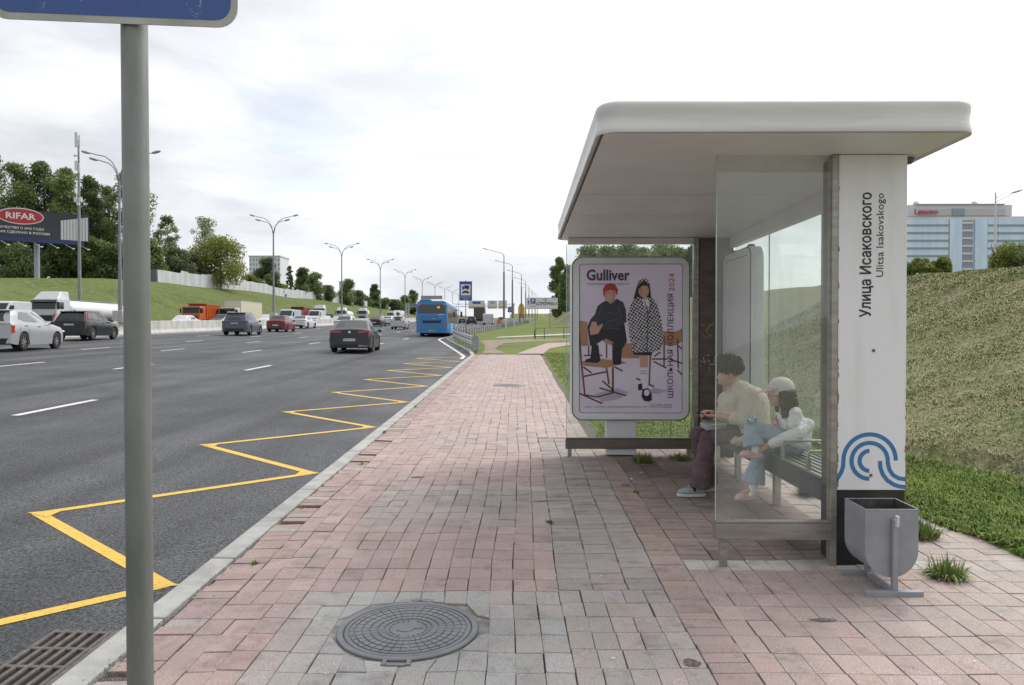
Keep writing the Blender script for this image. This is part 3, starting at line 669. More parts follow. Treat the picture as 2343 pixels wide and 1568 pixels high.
def poster_kids(lb,W,H):
    PW,PH=1.179,1.694
    def P(zx,zy): return ((zx-110)/840*PW-PW/2,(1358-zy)/1238*PH+.088)
    ps=MB(); v=[(P(110,120)[0],P(110,120)[1]),(P(950,120)[0],P(950,120)[1]),(P(950,1358)[0],P(950,1358)[1]),(P(110,1358)[0],P(110,1358)[1])]
    ps.add([(a,.012,b) for a,b in v],[(0,1,2,3)]); po=ps.build('poster',M_paper,lb,world=False); tag(po,'school clothing poster with a boy in a red beanie and a girl in a checked coat')
    lay=[.0112]
    def poly(name,c,pts,**k):
        lay[0]-=.00022; g=MB(); q=[P(*p) for p in pts]; g.add([(a,lay[0],b) for a,b in q],[tuple(range(len(q)))]); return g.build(name,c,po,world=False,fix=False)
    def lines(name,c,segs,w_):
        lay[0]-=.00022; g=MB()
        for s_ in segs: ribbon(g,[P(*p) for p in s_],w_,lay[0],.0001)
        return g.build(name,c,po,world=False,fix=False)
    def oval(cx,cy,rx,ry,n=20,a0=0,a1=360): return [(cx+rx*math.cos(rad(a0+(a1-a0)*i/n)),cy-ry*math.sin(rad(a0+(a1-a0)*i/n))) for i in range(n+(0 if a1-a0==360 else 1))]
    wood=pm('wood',(.33,.19,.11),col2=(.27,.15,.09),vscale=6); dwood=pm('dark_wood',(.12,.045,.035)); blk=pm('black',(.018,.018,.026)); skin=pm('skin',(.42,.25,.19)); white=pm('white',(.55,.53,.60)); red=pm('red',(.30,.035,.03)); slate=pm('charcoal',(.032,.034,.045)); hair=pm('hair',(.025,.015,.015)); shoe=pm('shoe',(.012,.012,.016)); shad=pm('floor_shade',(.33,.29,.38))
    poly('floor_print',shad,[(240,1200),(420,1150),(520,1190),(440,1240),(300,1270)]); poly('floor_print',shad,[(640,1190),(720,1150),(830,1170),(760,1200)])
    poly('desk_print',wood,[(110,590),(180,600),(190,800),(110,805)])
    poly('desk_print',wood,[(300,725),(450,765),(600,800),(600,905),(440,905),(390,800),(310,770)])
    poly('desk_print',wood,[(795,680),(905,680),(950,650),(950,760),(900,795),(795,795)])
    lines('chair_frame_print',dwood,[[(335,780),(335,900)],[(385,780),(390,1190)],[(150,880),(300,880)],[(190,800),(190,880)],[(800,720),(800,980)],[(715,930),(820,985)],[(908,740),(915,990)],[(905,1000),(948,1040)],[(700,910),(830,910)],[(690,860),(680,1130)],[(770,850),(720,890)],[(915,800),(948,830)],[(840,910),(945,945)]],.017)
    poly('chair_seat_print',wood,[(120,930),(260,905),(460,925),(500,942),(330,985),(150,965)])
    lines('chair_frame_print',dwood,[[(115,700),(130,930),(160,1210)],[(160,1210),(260,1225),(390,1190)],[(115,1195),(300,1280)],[(278,1150),(495,1215)],[(300,1090),(390,1170)],[(335,985),(355,1120)],[(150,1055),(335,1015)],[(385,980),(385,1180)],[(145,975),(215,1025)],[(400,975),(465,1010)],[(575,1070),(610,1085)],[(680,1120),(720,1140)]],.019)
    # boy
    poly('boy_print',blk,[(180,640),(300,640),(480,620),(500,760),(460,830),(455,900),(385,905),(390,770),(330,740),(260,780),(250,800),(200,800)])
    poly('boy_print',shoe,[(215,790),(268,790),(285,925),(260,942),(160,935),(165,915),(205,900)]); poly('boy_print',shoe,[(388,820),(448,820),(456,945),(430,960),(385,955)])
    poly('boy_print',slate,[(330,425),(300,440),(262,470),(240,540),(205,580),(180,640),(190,690),(240,640),(300,660),(450,640),(495,600),(490,500),(470,440),(415,408),(380,440)])
    poly('boy_hand_print',skin,[(215,600),(250,600),(262,640),(300,615),(302,635),(265,700),(205,712),(198,660)])
    poly('boy_neck_print',skin,[(345,410),(392,410),(392,440),(362,450)])
    poly('boy_face_print',skin,oval(360,375,46,62)); poly('boy_hat_print',red,[(310,392),(305,330),(325,292),(365,280),(405,292),(426,335),(420,375),(412,380),(405,350),(365,335),(325,352),(318,392)])
    lines('boy_face_print',hair,[[(335,360),(350,358)],[(372,358),(388,361)]],.006); lines('boy_mouth_print',pm('lip',(.5,.3,.28)),[[(340,402),(362,410),(384,400)]],.008)
    fold=pm('fold',(.07,.075,.095)); lines('boy_fold_print',fold,[[(300,470),(270,540),(250,590)],[(340,600),(400,585),(455,560)],[(430,470),(450,540),(440,600)],[(345,520),(400,540),(430,530)],[(330,660),(400,655),(450,668)]],.008); poly('boy_collar_print',fold,[(338,428),(365,452),(412,412),(400,432),(368,462),(340,440)]); poly('boy_cheek_print',pm('cheek',(.30,.16,.12)),[(395,335),(406,365),(395,420),(372,438),(388,400),(392,365)])
    # girl
    poly('girl_hair_print',hair,[(552,410),(575,320),(590,265),(630,245),(670,262),(684,310),(695,405),(660,400),(620,420)])
    poly('girl_leg_print',skin,[(602,870),(674,870),(668,985),(606,985)]); poly('girl_sock_print',white,[(604,980),(662,980),(664,1150),(625,1165),(612,1080)])
    lines('sock_band_print',blk,[[(604,1008),(661,1012)],[(604,1026),(661,1030)]],.006)
    poly('girl_shoe_print',shoe,[(590,1120),(622,1110),(626,1165),(590,1170)]); poly('girl_shoe_print',shoe,[(625,1160),(670,1150),(700,1200),(702,1250),(680,1264),(640,1258),(618,1225)]); poly('girl_sock_print',white,oval(660,1190,22,26))
    poly('girl_skirt_print',blk,[(548,850),(706,850),(700,878),(620,880),(556,872)])
    # checked coat: a two colour houndstooth print
    M=mat('print_houndstooth',(.55,.53,.58),.5); 
    if 'ht' not in PC:
        PC['ht']=1; nt=M.node_tree; N=nt.nodes.new; L=nt.links.new; B=nt.nodes['Principled BSDF']
        tc=N('ShaderNodeTexCoord'); mp=N('ShaderNodeMapping'); mp.inputs['Rotation'].default_value=(0,rad(12),0); L(tc.outputs['Object'],mp.inputs[0])
        ns=N('ShaderNodeTexNoise'); ns.inputs['Scale'].default_value=30; L(mp.outputs[0],ns.inputs[0]); va=N('ShaderNodeVectorMath'); va.operation='MULTIPLY_ADD'; L(ns.outputs['Color'],va.inputs[0]); va.inputs[1].default_value=(.022,.022,.022); L(mp.outputs[0],va.inputs[2])
        ch=N('ShaderNodeTexChecker'); ch.inputs['Scale'].default_value=46; ch.inputs[1].default_value=(.62,.6,.66,1); ch.inputs[2].default_value=(.02,.02,.025,1); L(va.outputs[0],ch.inputs[0]); L(ch.outputs[0],B.inputs['Base Color'])
    poly('girl_coat_print',M,[(585,395),(555,415),(525,470),(503,560),(530,790),(550,855),(710,850),(770,830),(797,740),(770,560),(735,440),(700,405),(670,400),(640,425)])
    poly('girl_blouse_print',white,[(622,415),(662,405),(682,440),(672,520),(640,470)]); poly('girl_neck_print',skin,[(622,395),(662,395),(655,415),(628,415)])
    poly('girl_face_print',skin,oval(634,345,42,56)); poly('girl_hair_print',hair,[(592,330),(598,285),(632,268),(672,290),(678,330),(664,305),(625,300)])
    poly('girl_headband_print',M,[(582,290),(600,258),(632,240),(664,250),(684,292),(672,298),(655,272),(630,262),(604,282),(592,302)])
    lines('girl_face_print',hair,[[(616,330),(632,328)],[(652,328),(666,331)]],.005); lines('girl_mouth_print',pm('lip2',(.35,.12,.12)),[[(630,366),(648,372),(660,364)]],.006)
    poly('girl_hand_print',skin,[(575,770),(600,768),(605,800),(578,805)])
    poly('girl_cheek_print',pm('cheek2',(.30,.17,.13)),[(600,330),(612,325),(612,370),(625,398),(606,380)]); lines('coat_edge_print',blk,[[(662,470),(668,600),(660,850)],[(640,425),(668,520)],[(700,405),(676,520)]],.008); lines('coat_button_print',blk,[[(640,560),(646,560)],[(640,640),(646,640)],[(640,720),(646,720)]],.014)
    def tx(body,x,y,size,m,w_,rot=0,bold=0,al='CENTER'):
        lay[0]-=.0002; px,pz=P(x,y); M4=Matrix.Translation((px,lay[0]-.001,pz))@Matrix.Rotation(math.pi/2,4,'X')@Matrix.Rotation(rot,4,'Z')
        c=D.curves.new('poster_text','FONT'); c.body=body; c.size=size; c.extrude=.0002; c.align_x=al; c.align_y='CENTER'; c.offset=bold; c.resolution_u=2
        o=D.objects.new('poster_text',c); me=D.meshes.new_from_object(o); D.objects.remove(o); xs=[v.co.x for v in me.vertices]
        k=w_/max(1e-6,max(xs)-min(xs)); me.transform(Matrix.Diagonal((k,1,1,1))); me.transform(M4); me.materials.clear(); me.materials.append(m); return link_mesh('poster_text',me,po)
    ink=pm('ink',(.055,.03,.06)); redi=pm('redink',(.36,.05,.07)); u=PW/840
    tx('Gulliver',343,218,.17,ink,350*u,bold=.0045)
    tx('главная одежда для детей и подростков',343,286,.026,ink,340*u)
    tx('ШКОЛЬНАЯ КОЛЛЕКЦИЯ',853,800,.088,ink,840*u,rot=math.pi/2,bold=.0006)
    tx('2024',861,275,.088,redi,145*u,rot=math.pi/2)
    tx('107023, Г. МОСКВА, 107023 МЕДОВЫЙ ПЕРЕУЛОК 5, СТР. 1, ОГРН 1157746843350',510,1308,.022,ink,700*u)
    tx('ООО «ЛЮКС ТРЕЙД»',775,1290,.022,ink,180*u)
lightbox('advertising_lightbox','grey advertising lightbox with children\'s clothing poster at the far glass panel',1.345,1.867,.26,(1.2715,8.64,.592),0,poster_kids,(-.27,.075,.40))
lightbox('advertising_lightbox','grey advertising lightbox seen edge on against the rear glass behind the seated woman',1.04,1.70,.135,(2.315,8.14,.77),-math.pi/2,None)
# box 2 front faces the road: its local -Y is world -X
# ---------------------------------------------------------------- bin
bi=thing('litter_bin','grey painted steel litter bin with rounded bottom by the white pylon','litter bin',(2.143,4.5,.09))
M_bin=mat('bin_grey_paint',(.30,.315,.34),.5,col2=(.25,.26,.285),vscale=5,detail=8,bump=.08,bscale=30)
M_binin=mat('bin_inside',(.05,.047,.045),.8,col2=(.10,.09,.085),vscale=12)
pr=[(1.99,.58),(1.99,.36)]+[(1.99+.1525-.1525*math.cos(rad(a)),.345-.155*math.sin(rad(a))) for a in range(0,181,12)]+[(2.295,.36),(2.295,.58)]
g=MB(); n=len(pr)
vo=[(x,4.37,z) for x,z in pr]+[(x+.008,4.665,z) for x,z in pr]; cx=2.1425
vi=[(cx+(x-cx)*.975,4.375,z+(0 if z>.57 else .004)) for x,z in pr]+[(cx+(x-cx)*.975+.008,4.66,z+(0 if z>.57 else .004)) for x,z in pr]
g.add(vo,[tuple(range(n)),tuple(range(n,2*n))[::-1]]+[(i,i+1,n+i+1,n+i) for i in range(n-1)])
g.mi=1; g.add(vi,[tuple(range(n)),tuple(range(n,2*n))[::-1]]+[(i,i+1,n+i+1,n+i) for i in range(n-1)])
g.mi=0
for a,b,c,d in ((1.988,2.297,4.368,4.376),(1.996,2.305,4.659,4.667)): g.box(a,b,c,d,.578,.583)
for x in (1.988,2.29): g.add([(x,4.37,.583),(x+.007,4.37,.583),(x+.015,4.665,.583),(x+.008,4.665,.583)],[(0,1,2,3)])
g.build('bucket',[M_bin,M_binin],bi,fix=False)
g=MB(); g.box(2.134,2.164,4.335,4.367,.10,.53); g.box(2.134,2.164,4.672,4.70,.10,.53); g.box(1.98,2.305,4.325,4.365,.088,.122); g.box(1.985,2.18,4.672,4.712,.094,.128); g.box(2.134,2.164,4.366,4.671,.098,.128)
g.build('stand',M_bin,bi,bevel=.003)
g=MB(); g.tube([(2.149,4.315,.50),(2.149,4.375,.50)],.009,8); g.box(2.143,2.157,4.31,4.335,.505,.555); g.build('latch',mat('latch_white',(.6,.6,.6),.5),bi)
# ---------------------------------------------------------------- foreground sign and pole
M_galv=mat('galvanised_pole',(.17,.18,.168),.5,metal=.3,col2=(.25,.26,.245),vscale=5,detail=9,stretch=(1,1,.35),bump=.05,bscale=60)
sg=thing('bus_stop_sign','tall grey pole in the foreground carrying a blue sign with white border','bus stop sign',(-1.182,2.35,.047))
g=MB(); g.tube([(-1.180,2.35,-.1),(-1.182,2.35,.9),(-1.190,2.35,3.7)],.0385,40); 
g.build('pole',M_galv,sg,smooth=True)
g=MB(); g.tube([(-1.182,2.35,.047),(-1.182,2.35,.07)],.07,24); g.build('base_collar',M_galv,sg,smooth=True)
M_sblue=mat('sign_blue',(.018,.075,.27),.35,coat=.3)
nt=M_sblue.node_tree; B=nt.nodes['Principled BSDF']; N=nt.nodes.new; L=nt.links.new; tcn=N('ShaderNodeTexCoord')
n=N('ShaderNodeTexNoise'); n.inputs['Scale'].default_value=13; n.inputs['Detail'].default_value=9; n.inputs['Roughness'].default_value=.72; n.inputs['Distortion'].default_value=1.6; L(tcn.outputs['Object'],n.inputs[0])
q=N('ShaderNodeValToRGB'); q.color_ramp.elements[0].position=.62; q.color_ramp.elements[0].color=(.018,.075,.27,1); q.color_ramp.elements[1].position=.635; q.color_ramp.elements[1].color=(.45,.47,.52,1); L(n.outputs[0],q.inputs[0]); L(q.outputs[0],B.inputs['Base Color'])
M_swhite=mat('sign_white',(.46,.45,.42),.4,col2=(.36,.35,.31),vscale=7)
R=Matrix.Rotation(rad(6.5),4,'Z'); 
def signplate(parent,cx,y,z0,w_,h_,r,bord,mw,mb_,th=.004,rot=None,back=M_galv):
    T0=Matrix.Translation((cx,y,0))@(rot or Matrix.Identity(4)); o0=origin(parent)
    def tf(p): q=T0@Vector(p); return (q.x,q.y,q.z)
    g=MB(); a=rrect(-w_/2,w_/2,z0,z0+h_,r); g.loft([[tf((x,0,z)) for x,z in a],[tf((x,th,z)) for x,z in a],[tf((x*.985,th+.012,z0+(z-z0)*.97+.01)) for x,z in a]]); pl=g.build('plate',mw,parent)
    g=MB(); b=rrect(-w_/2+bord,w_/2-bord,z0+bord,z0+h_-bord,max(.004,r-bord*.7)); g.loft([[tf((x,-.0012,z)) for x,z in b],[tf((x,-.0002,z)) for x,z in b]]); f=g.build('sign_face',mb_,parent)
    return pl,f
signplate(sg,-1.222,2.297,2.532,.725,1.04,.062,.021,M_swhite,M_sblue,rot=R)
g=MB()
for z in (2.75,3.2): g.box(-1.24,-1.14,2.315,2.345,z,z+.03)
g.build('clamp',M_galv,sg)
# ---------------------------------------------------------------- manholes, grate
M_iron=mat('cast_iron',(.15,.155,.165),.5,metal=.3,col2=(.20,.205,.215),vscale=5,detail=8,bump=.25,bscale=200)
M_ironr=mat('rusty_iron',(.15,.13,.12),.75,metal=.2,col2=(.10,.085,.075),vscale=20)
def manhole(x,y,r,label):
    t=thing('manhole_cover',label,'manhole cover',(x,y,SY(y))); z0=SY(y)
    def Z(Y): return S*(Y-y)
    def rt_(g,R_,z): return [(x+R_*math.cos(2*math.pi*k/64),y+R_*math.sin(2*math.pi*k/64),z0+z+Z(y+R_*math.sin(2*math.pi*k/64))) for k in range(64)]
    g=MB(); g.loft([rt_(g,r*1.0,-.02),rt_(g,r*1.0,.004),rt_(g,r*.985,.007),rt_(g,r*.915,.007),rt_(g,r*.905,.003),rt_(g,r*.905,-.02)],caps=False)
    for sg_,dx in ((1,.02),(-1,0.0)):
        cy=y+sg_*(r+.012); zz=z0+Z(cy)+.006; ww=.068
        g.box(x+dx-ww,x+dx-ww+.022,cy-.035,cy+.03,zz-.03,zz); g.box(x+dx+ww-.022,x+dx+ww,cy-.035,cy+.03,zz-.03,zz); g.box(x+dx-ww+.0225,x+dx+ww-.0225,cy+sg_*.028-.014,cy+sg_*.028+.014,zz-.03,zz-.001)
    g.build('frame',M_iron,t,bevel=.002,seg=1)
    g=MB(); g.loft([rt_(g,r*.895,-.02),rt_(g,r*.895,.003),rt_(g,r*.88,.006),rt_(g,r*.84,.006),rt_(g,r*.835,.0015)],caps=False); g.add(rt_(g,r*.835,.0015),[tuple(range(64))])
    rr=[.335,.43,.535,.645,.75,.825]
    for a,b,nn in zip(rr[:-1],rr[1:],(32,36,36,36,36)):
        for k in range(nn):
            a0=2*math.pi*(k+.06)/nn; a1=2*math.pi*(k+.94)/nn; pts=[]
            for rr_,aa in ((a+.012,a0),(b-.010,a0),(b-.010,(a0+a1)/2),(b-.010,a1),(a+.012,a1),(a+.012,(a0+a1)/2)): pts.append((x+r*rr_*math.cos(aa),y+r*rr_*math.sin(aa)))
            m_=len(pts); v=[(p[0],p[1],z0+.0015+Z(p[1])) for p in pts]+[(p[0],p[1],z0+.006+Z(p[1])) for p in pts]
            g.add(v,[tuple(range(m_,2*m_))]+[(i,(i+1)%m_,m_+(i+1)%m_,m_+i) for i in range(m_)])
    pts=rt_(g,r*.32,.0015); pt2=rt_(g,r*.315,.0055); g.loft([pts,pt2],caps=False); g.add(pt2,[tuple(range(64))])
    # cast shield and ring of raised marks
    for k in range(22):
        if k in (5,16): continue
        a0=2*math.pi*k/22; cx,cy=x+r*.265*math.cos(a0),y+r*.265*math.sin(a0); g.obox((cx,cy,z0+.007+Z(cy)),(.009,.014,.004),Matrix.Rotation(a0+random.uniform(-.4,.4),3,'Z'))
    for pl in ([(-.06,.03),(-.02,.05),(.0,.03),(.07,.035),(.075,.0),(.03,-.01),(.02,-.035),(-.02,-.045),(-.055,-.03)],):
        v=[(x+p[0],y+p[1],z0+.0056+Z(y+p[1])) for p in pl]+[(x+p[0],y+p[1],z0+.0085+Z(y+p[1])) for p in pl]; m_=len(pl)
        g.add(v,[tuple(range(m_,2*m_))]+[(i,(i+1)%m_,m_+(i+1)%m_,m_+i) for i in range(m_)])
    g.build('lid',M_iron,t)
manhole(-.566,3.87,.36,'large round cast iron manhole cover in the pavement in the foreground')
manhole(-.27,17.7,.34,'small looking distant manhole cover farther down the pink pavement')
gt=thing('drain_grate','slotted rusty iron drain grate beside the kerb at the bottom left','drain grate',(-2.34,3.6,-.06))
xs0,xs1,yA,yB=-2.50,-2.105,3.03,4.06
def Zr(x,y): return rz2(x,y)+.004
M_pit=mat('drain_pit',(.008,.008,.008),1)
g=MB(); ybars=[yA+k*.2 for k in range(6)]
def bar(x0,x1,y0,y1,h=.014):
    c=[(x0,y0),(x1,y0),(x1,y1),(x0,y1)]; v=[(a,b,Zr(a,b)-.02) for a,b in c]+[(a,b,Zr(a,b)+h) for a,b in c]
    g.add(v,[(4,5,6,7),(0,1,5,4),(1,2,6,5),(2,3,7,6),(3,0,4,7)])
for yb in ybars: bar(xs0,xs1,yb-.013,yb+.013,.0135)
for k in range(6):
    x=xs0+.012+k*(xs1-.10-xs0)/5 ; bar(x-.011,x+.011,yA,yB,.0145)
bar(xs1-.07,xs1,yA,yB,.0155)
g.build('grate_bars',M_ironr,gt,bevel=.003,seg=1)
g=MB(); g.add([(a,b,Zr(a,b)+.001) for a,b in ((xs0,yA),(xs1,yA),(xs1,yB),(xs0,yB))],[(0,1,2,3)]); g.build('pit',M_pit,gt,fix=False)
# ================================================================ VEHICLES
M_tyre=mat('tyre_rubber',(.018,.018,.018),.85); M_rim=mat('alloy_rim',(.45,.46,.47),.3,metal=.8); M_rimd=mat('dark_rim',(.06,.06,.065),.4,metal=.6)
M_cglass=mat('car_glass',(.012,.015,.018),.05,spec=.6); M_red=mat('tail_lamp_red',(.35,.015,.012),.2,coat=.6); M_redd=mat('tail_lamp_dark',(.34,.018,.02),.2,coat=.6)
M_head=mat('head_lamp',(.6,.62,.65),.12,coat=.6); M_plate=mat('number_plate_white',(.62,.62,.62),.5); M_trim=mat('black_plastic_trim',(.02,.02,.022),.6); M_orange_l=mat('indicator_orange',(.75,.28,.03),.4); M_chrome=mat('chrome',(.6,.6,.6),.15,metal=1)
M_carpet=mat('underbody',(.01,.01,.01),.9)
def paint(name,c,metal=.25,rough=.32): return mat('paint_'+name,tuple(k*.8 for k in c),rough,metal=metal,coat=.3,spec=.35)
def wheel(parent,x,y,r,w_,side,rimm,n=24,flat=False):
    g=MB(); pr_=[(w_/2-.0,r*.62),(w_/2,r*.9),(w_/2-.03,r),(-w_/2+.03,r),(-w_/2,r*.9),(-w_/2,r*.62)]
    rings=[[(x+side*a,y+b*math.cos(2*math.pi*k/n),r+b*math.sin(2*math.pi*k/n)) for k in range(n)] for a,b in pr_]
    g.loft(rings,caps=False); t=g.build('wheel',M_tyre,parent,smooth=True,world=False)
    g=MB(); xo=x+side*(w_/2-.022)
    g.mi=1; g.add([(xo-side*.02,y+r*.64*math.cos(2*math.pi*k/n),r+r*.64*math.sin(2*math.pi*k/n)) for k in range(n)],[tuple(range(n))]); g.mi=0
    g.loft([[(xo,y+q*math.cos(2*math.pi*k/n),r+q*math.sin(2*math.pi*k/n)) for k in range(n)] for q in (r*.64,r*.58)],caps=False)
    for k in range(7):
        a=2*math.pi*k/7; da=.16; g.add([(xo+side*.002,y+q*math.cos(a+d_),r+q*math.sin(a+d_)) for q,d_ in ((r*.12,-.5),(r*.60,-da),(r*.60,da),(r*.12,.5))],[(0,1,2,3)])
    g.disc((xo+side*.004,y,r),r*.14,10,'x')
    g.build('rim',[rimm,M_tyre],t,world=False,fix=False)
    return t
def car(name,label,P,col,loc,rz=0,group=None,plate=None,cat='car',detail=True):
    """P: side proportions of the model; y runs from the tail (0) to the nose (L)"""
    root=thing(name,label,cat,(0,0,0),group)
    L_,W,H=P['L'],P['W'],P['H']; zb=P.get('zb',.2); R=P.get('R',.33); yw=P['yw']; belt=P['belt']  # list of (y,z)
    top=P['top']; w=W/2; cl=lambda y: pw(y,belt)
    ys_=sorted(set([0,.02,.06,.12,.2,.32]+[L_-q for q in (0,.03,.08,.16,.28,.45)]+[round(float(a),3) for yc in yw for a in np.linspace(yc-R-.075,yc+R+.075,13)]+list(np.arange(.5,L_-.4,.3))))
    rings=[]
    dark=P.get('sill',0)
    for y in ys_:
        e0=max(0,1-y/.45); e1=max(0,1-(L_-y)/.75)
        ww=w*(1-.085*e0**2.2-.20*e1**2.3); zt=pw(y,top); zbl=min(cl(y),zt-.02)
        arch=zb
        for yc in yw:
            d_=abs(y-yc); Ra=R+.055
            if d_<Ra: arch=max(arch,R+math.sqrt(Ra*Ra-d_*d_))
        zb0=zb+.10*e1**2+.06*e0**2
        arch=max(arch,zb0); mid=max(arch+.03,(zb+zbl)*.5)
        lean=lambda z:0
        def yy_(z):
            if e0>0:
                return y+pw(z,P.get('tail',[(0,0),(.35,-.03),(.62,-.02),(.7,.03),(1.2,.10)]))*e0
            if e1>0: return y-pw(z,[(0,.10),(.4,0),(.62,.02),(1,.12)])*e1
            return y
        half=[(0,zb0),(ww*.70,zb0),(ww*.71,arch),(ww*.975,arch),(ww,mid),(ww*.985,zbl-.10),(ww*.935,zbl),(ww*.62,zt),(0,zt+.012)]
        ring=[(a,yy_(b),b) for a,b in half]+[(-a,yy_(b),b) for a,b in half[-2:0:-1]]
        rings.append([(a,yv-L_/2,b) for a,yv,b in ring])
    g=MB(); g.loft(rings)
    # dark lower trim: faces whose centre lies below P['sill']
    for i,f in enumerate(g.f):
        cz=sum(g.v[k][2] for k in f)/len(f); cx=sum(g.v[k][0] for k in f)/len(f)
        if cz<dark or (abs(cx)<w*.8 and cz<zb+.05): g.m[i]=1
    g.build('body',[col,M_trim],root,smooth=True,world=False,sharp=28)
    # cabin
    c0,c1,r0,r1=P['cab']; h=H; xb=w*.925; xr=w*.73; yo=-L_/2
    def Xs(z,y): 
        zb_=cl(y); return lerp(xb,xr,max(0,min(1,(z-zb_)/(h-.03-zb_))))
    g=MB()
    n_=9; RG=[]
    for t in (0,.5,.9,1.0):
        a=lerp(c0,r0,t); b=lerp(c1,r1,t); row=[]
        k_=[a+(b-a)*q/n_ for q in range(n_+1)]
        def zz(y,t): 
            zb_=cl(y)-.03; e=min(1,abs((y-(r0+r1)/2)/((r1-r0)/2+.001))) ; return lerp(zb_,h-.035*e*e,t)
        X=lerp(xb,xr,t)*(1.0 if t<.95 else .93)
        zadd=0 if t<.95 else .0
        right=[(X*(1-.10*(abs(2*q/n_-1)**6)),k_[q]+yo,zz(k_[q],t)) for q in range(n_+1)]
        mid0=[(X*.45,k_[0]+yo-.035*(1),zz(k_[0],t)+.008),(-X*.45,k_[0]+yo-.035,zz(k_[0],t)+.008)]
        left=[(-x_,y_,z_) for x_,y_,z_ in right]
        mid1=[(-X*.45,k_[-1]+yo+.05,zz(k_[-1],t)+.005),(X*.45,k_[-1]+yo+.05,zz(k_[-1],t)+.005)]
        RG.append(right[::-1]+mid0+left+mid1)
    g.loft(RG,caps=False)
    tr=RG[-1]; m_=len(tr); g.add([(x_*.6,lerp(y_,(r0+r1)/2+yo,.12),z_+.018) for x_,y_,z_ in tr],[]) 
    b_=len(g.v)-m_; b0=b_-m_
    g.f+= [(b0+i,b0+(i+1)%m_,b_+(i+1)%m_,b_+i) for i in range(m_)]; g.m+=[0]*m_
    g.f.append(tuple(b_+i for i in range(m_))); g.m.append(0)
    g.build('roof',P.get('roofmat',col),root,smooth=True,world=False,sharp=30)
    # windows
    def sidewin(pts):
        for s_ in (1,-1):
            g=MB(); v=[]
            for y,t in pts:
                yb_=lerp(lerp(c0,r0,t),lerp(c1,r1,t),y); z=lerp(cl(yb_)-.01,h-.03,t); X=lerp(xb,xr,t)*(1-.10*(abs(2*y-1)**6))+.006
                v.append((s_*X,yb_+yo,z))
            g.add(v,[tuple(range(len(v)))]); g.build('side_window',P.get('glass',M_cglass),root,world=False,fix=False)
    for pts in P['win']: sidewin(pts)
    g=MB(); a_,b2_=.08,.90; 
    def rearp(u,t,o=.008): 
        y=lerp(c0,r0,t)-.035*(1 if abs(u)<.5 else .0)-o; X=lerp(xb,xr,t)*u*.96; z=lerp(cl(c0)-.03,h-.035,t)+ (.008 if abs(u)<.5 else 0); return (X,y+yo,z+o*.4)
    rw=P.get('rw',(.12,.9,.84)); us=(-rw[2],-.45,.45,rw[2]); v=[rearp(u,rw[0]) for u in us]+[rearp(u,rw[1]) for u in us]
    g.add(v,[(0,1,5,4),(1,2,6,5),(2,3,7,6)]); g.build('rear_window',M_cglass,root,world=False,fix=False)
    g=MB()
    def frp(u,t,o=.008): return (lerp(xb,xr,t)*u*.96,lerp(c1,r1,t)+.05*(1 if abs(u)<.5 else 0)+o+yo,lerp(cl(c1)-.03,h-.035,t)+o*.5)
    v=[frp(u,.1) for u in (-.86,-.45,.45,.86)]+[frp(u,.93) for u in (-.86,-.45,.45,.86)]
    g.add(v,[(0,1,5,4),(1,2,6,5),(2,3,7,6)]); g.build('windscreen',M_cglass,root,world=False,fix=False)
    for i,yc in enumerate(yw):
        for s_ in (1,-1): wheel(root,s_*(w-.115),yc-L_/2,R,.215,s_,P.get('rim',M_rim))
    # tail
    ty=lambda z,x: pw(z,P.get('tail',[(0,0),(.35,-.03),(.62,-.02),(.7,.03),(1.2,.10)]))-L_/2-.012+.085*0+ .02*0
    tl=P['tl'] # x0,x1,z0,z1 (fraction of w)
    for s_ in (1,-1):
        g=MB(); q=[(tl[0],tl[2]+.02),(tl[0],tl[3]-.015),(tl[1],tl[3]),(tl[1],tl[2])]
        front=[(s_*w*a,ty(b,a)+(.005 if a>.8 else 0),b) for a,b in q]; wr=[(s_*w*.955,ty(tl[3],1)+.24,tl[3]-.01),(s_*w*.965,ty(tl[2],1)+.20,tl[2]+.03)]
        if 'tlp' in P:
            front=[(s_*w*a,ty(b,a)+ (.09 if b>cl(0) else 0)*((b-cl(0))/.3),b) for a,b in P['tlp']]; 
            g.add(front+[(f[0]*1.0,f[1]+.05,f[2]) for f in front],[tuple(range(len(front)))]+[(i,(i+1)%len(front),len(front)+(i+1)%len(front),len(front)+i) for i in range(len(front))])
            f2=[(s_*w*.90,ty(tl[2],1),tl[2]),(s_*w*.90,ty(tl[3],1),tl[3])]
        else:
            g.add([(f[0],f[1]+.03,f[2]) for f in front]+front,[(4,5,6,7),(0,1,5,4),(1,2,6,5),(2,3,7,6),(3,0,4,7)])
            f2=[front[3],front[2]]
        g.add([f2[0],f2[1],(wr[0][0]+s_*.01,wr[0][1],wr[0][2]),(wr[1][0]+s_*.01,wr[1][1],wr[1][2])],[(0,1,2,3)])
        g.build('tail_light',P.get('tlm',M_red),root,world=False,fix=False)
        g=MB(); hz=pw(L_,top)-.02; g.ell((s_*w*.72,L_/2-.13,hz-.06),(w*.22,.13,.07),10,6); g.build('headlight',M_head,root,smooth='all',world=False)
        if detail:
            mz=cl(c1)+.05; g=MB(); g.ell((s_*(w+.07),c1-.28+yo,mz+.04),(.10,.055,.065),10,6); g.box(*sorted((s_*(w*.9),s_*(w+.03))),c1-.30+yo,c1-.26+yo,mz-.02,mz+.01); g.build('wing_mirror',P.get('mir',M_trim),root,smooth='all',world=False)
            for yh in (c0+(c1-c0)*.30,c0+(c1-c0)*.62):
                g=MB(); g.box(*sorted((s_*w*.985,s_*(w+.006))),yh-.09+yo,yh+.09+yo,cl(yh)-.13,cl(yh)-.105); g.build('door_handle',P.get('hm',col),root,world=False)
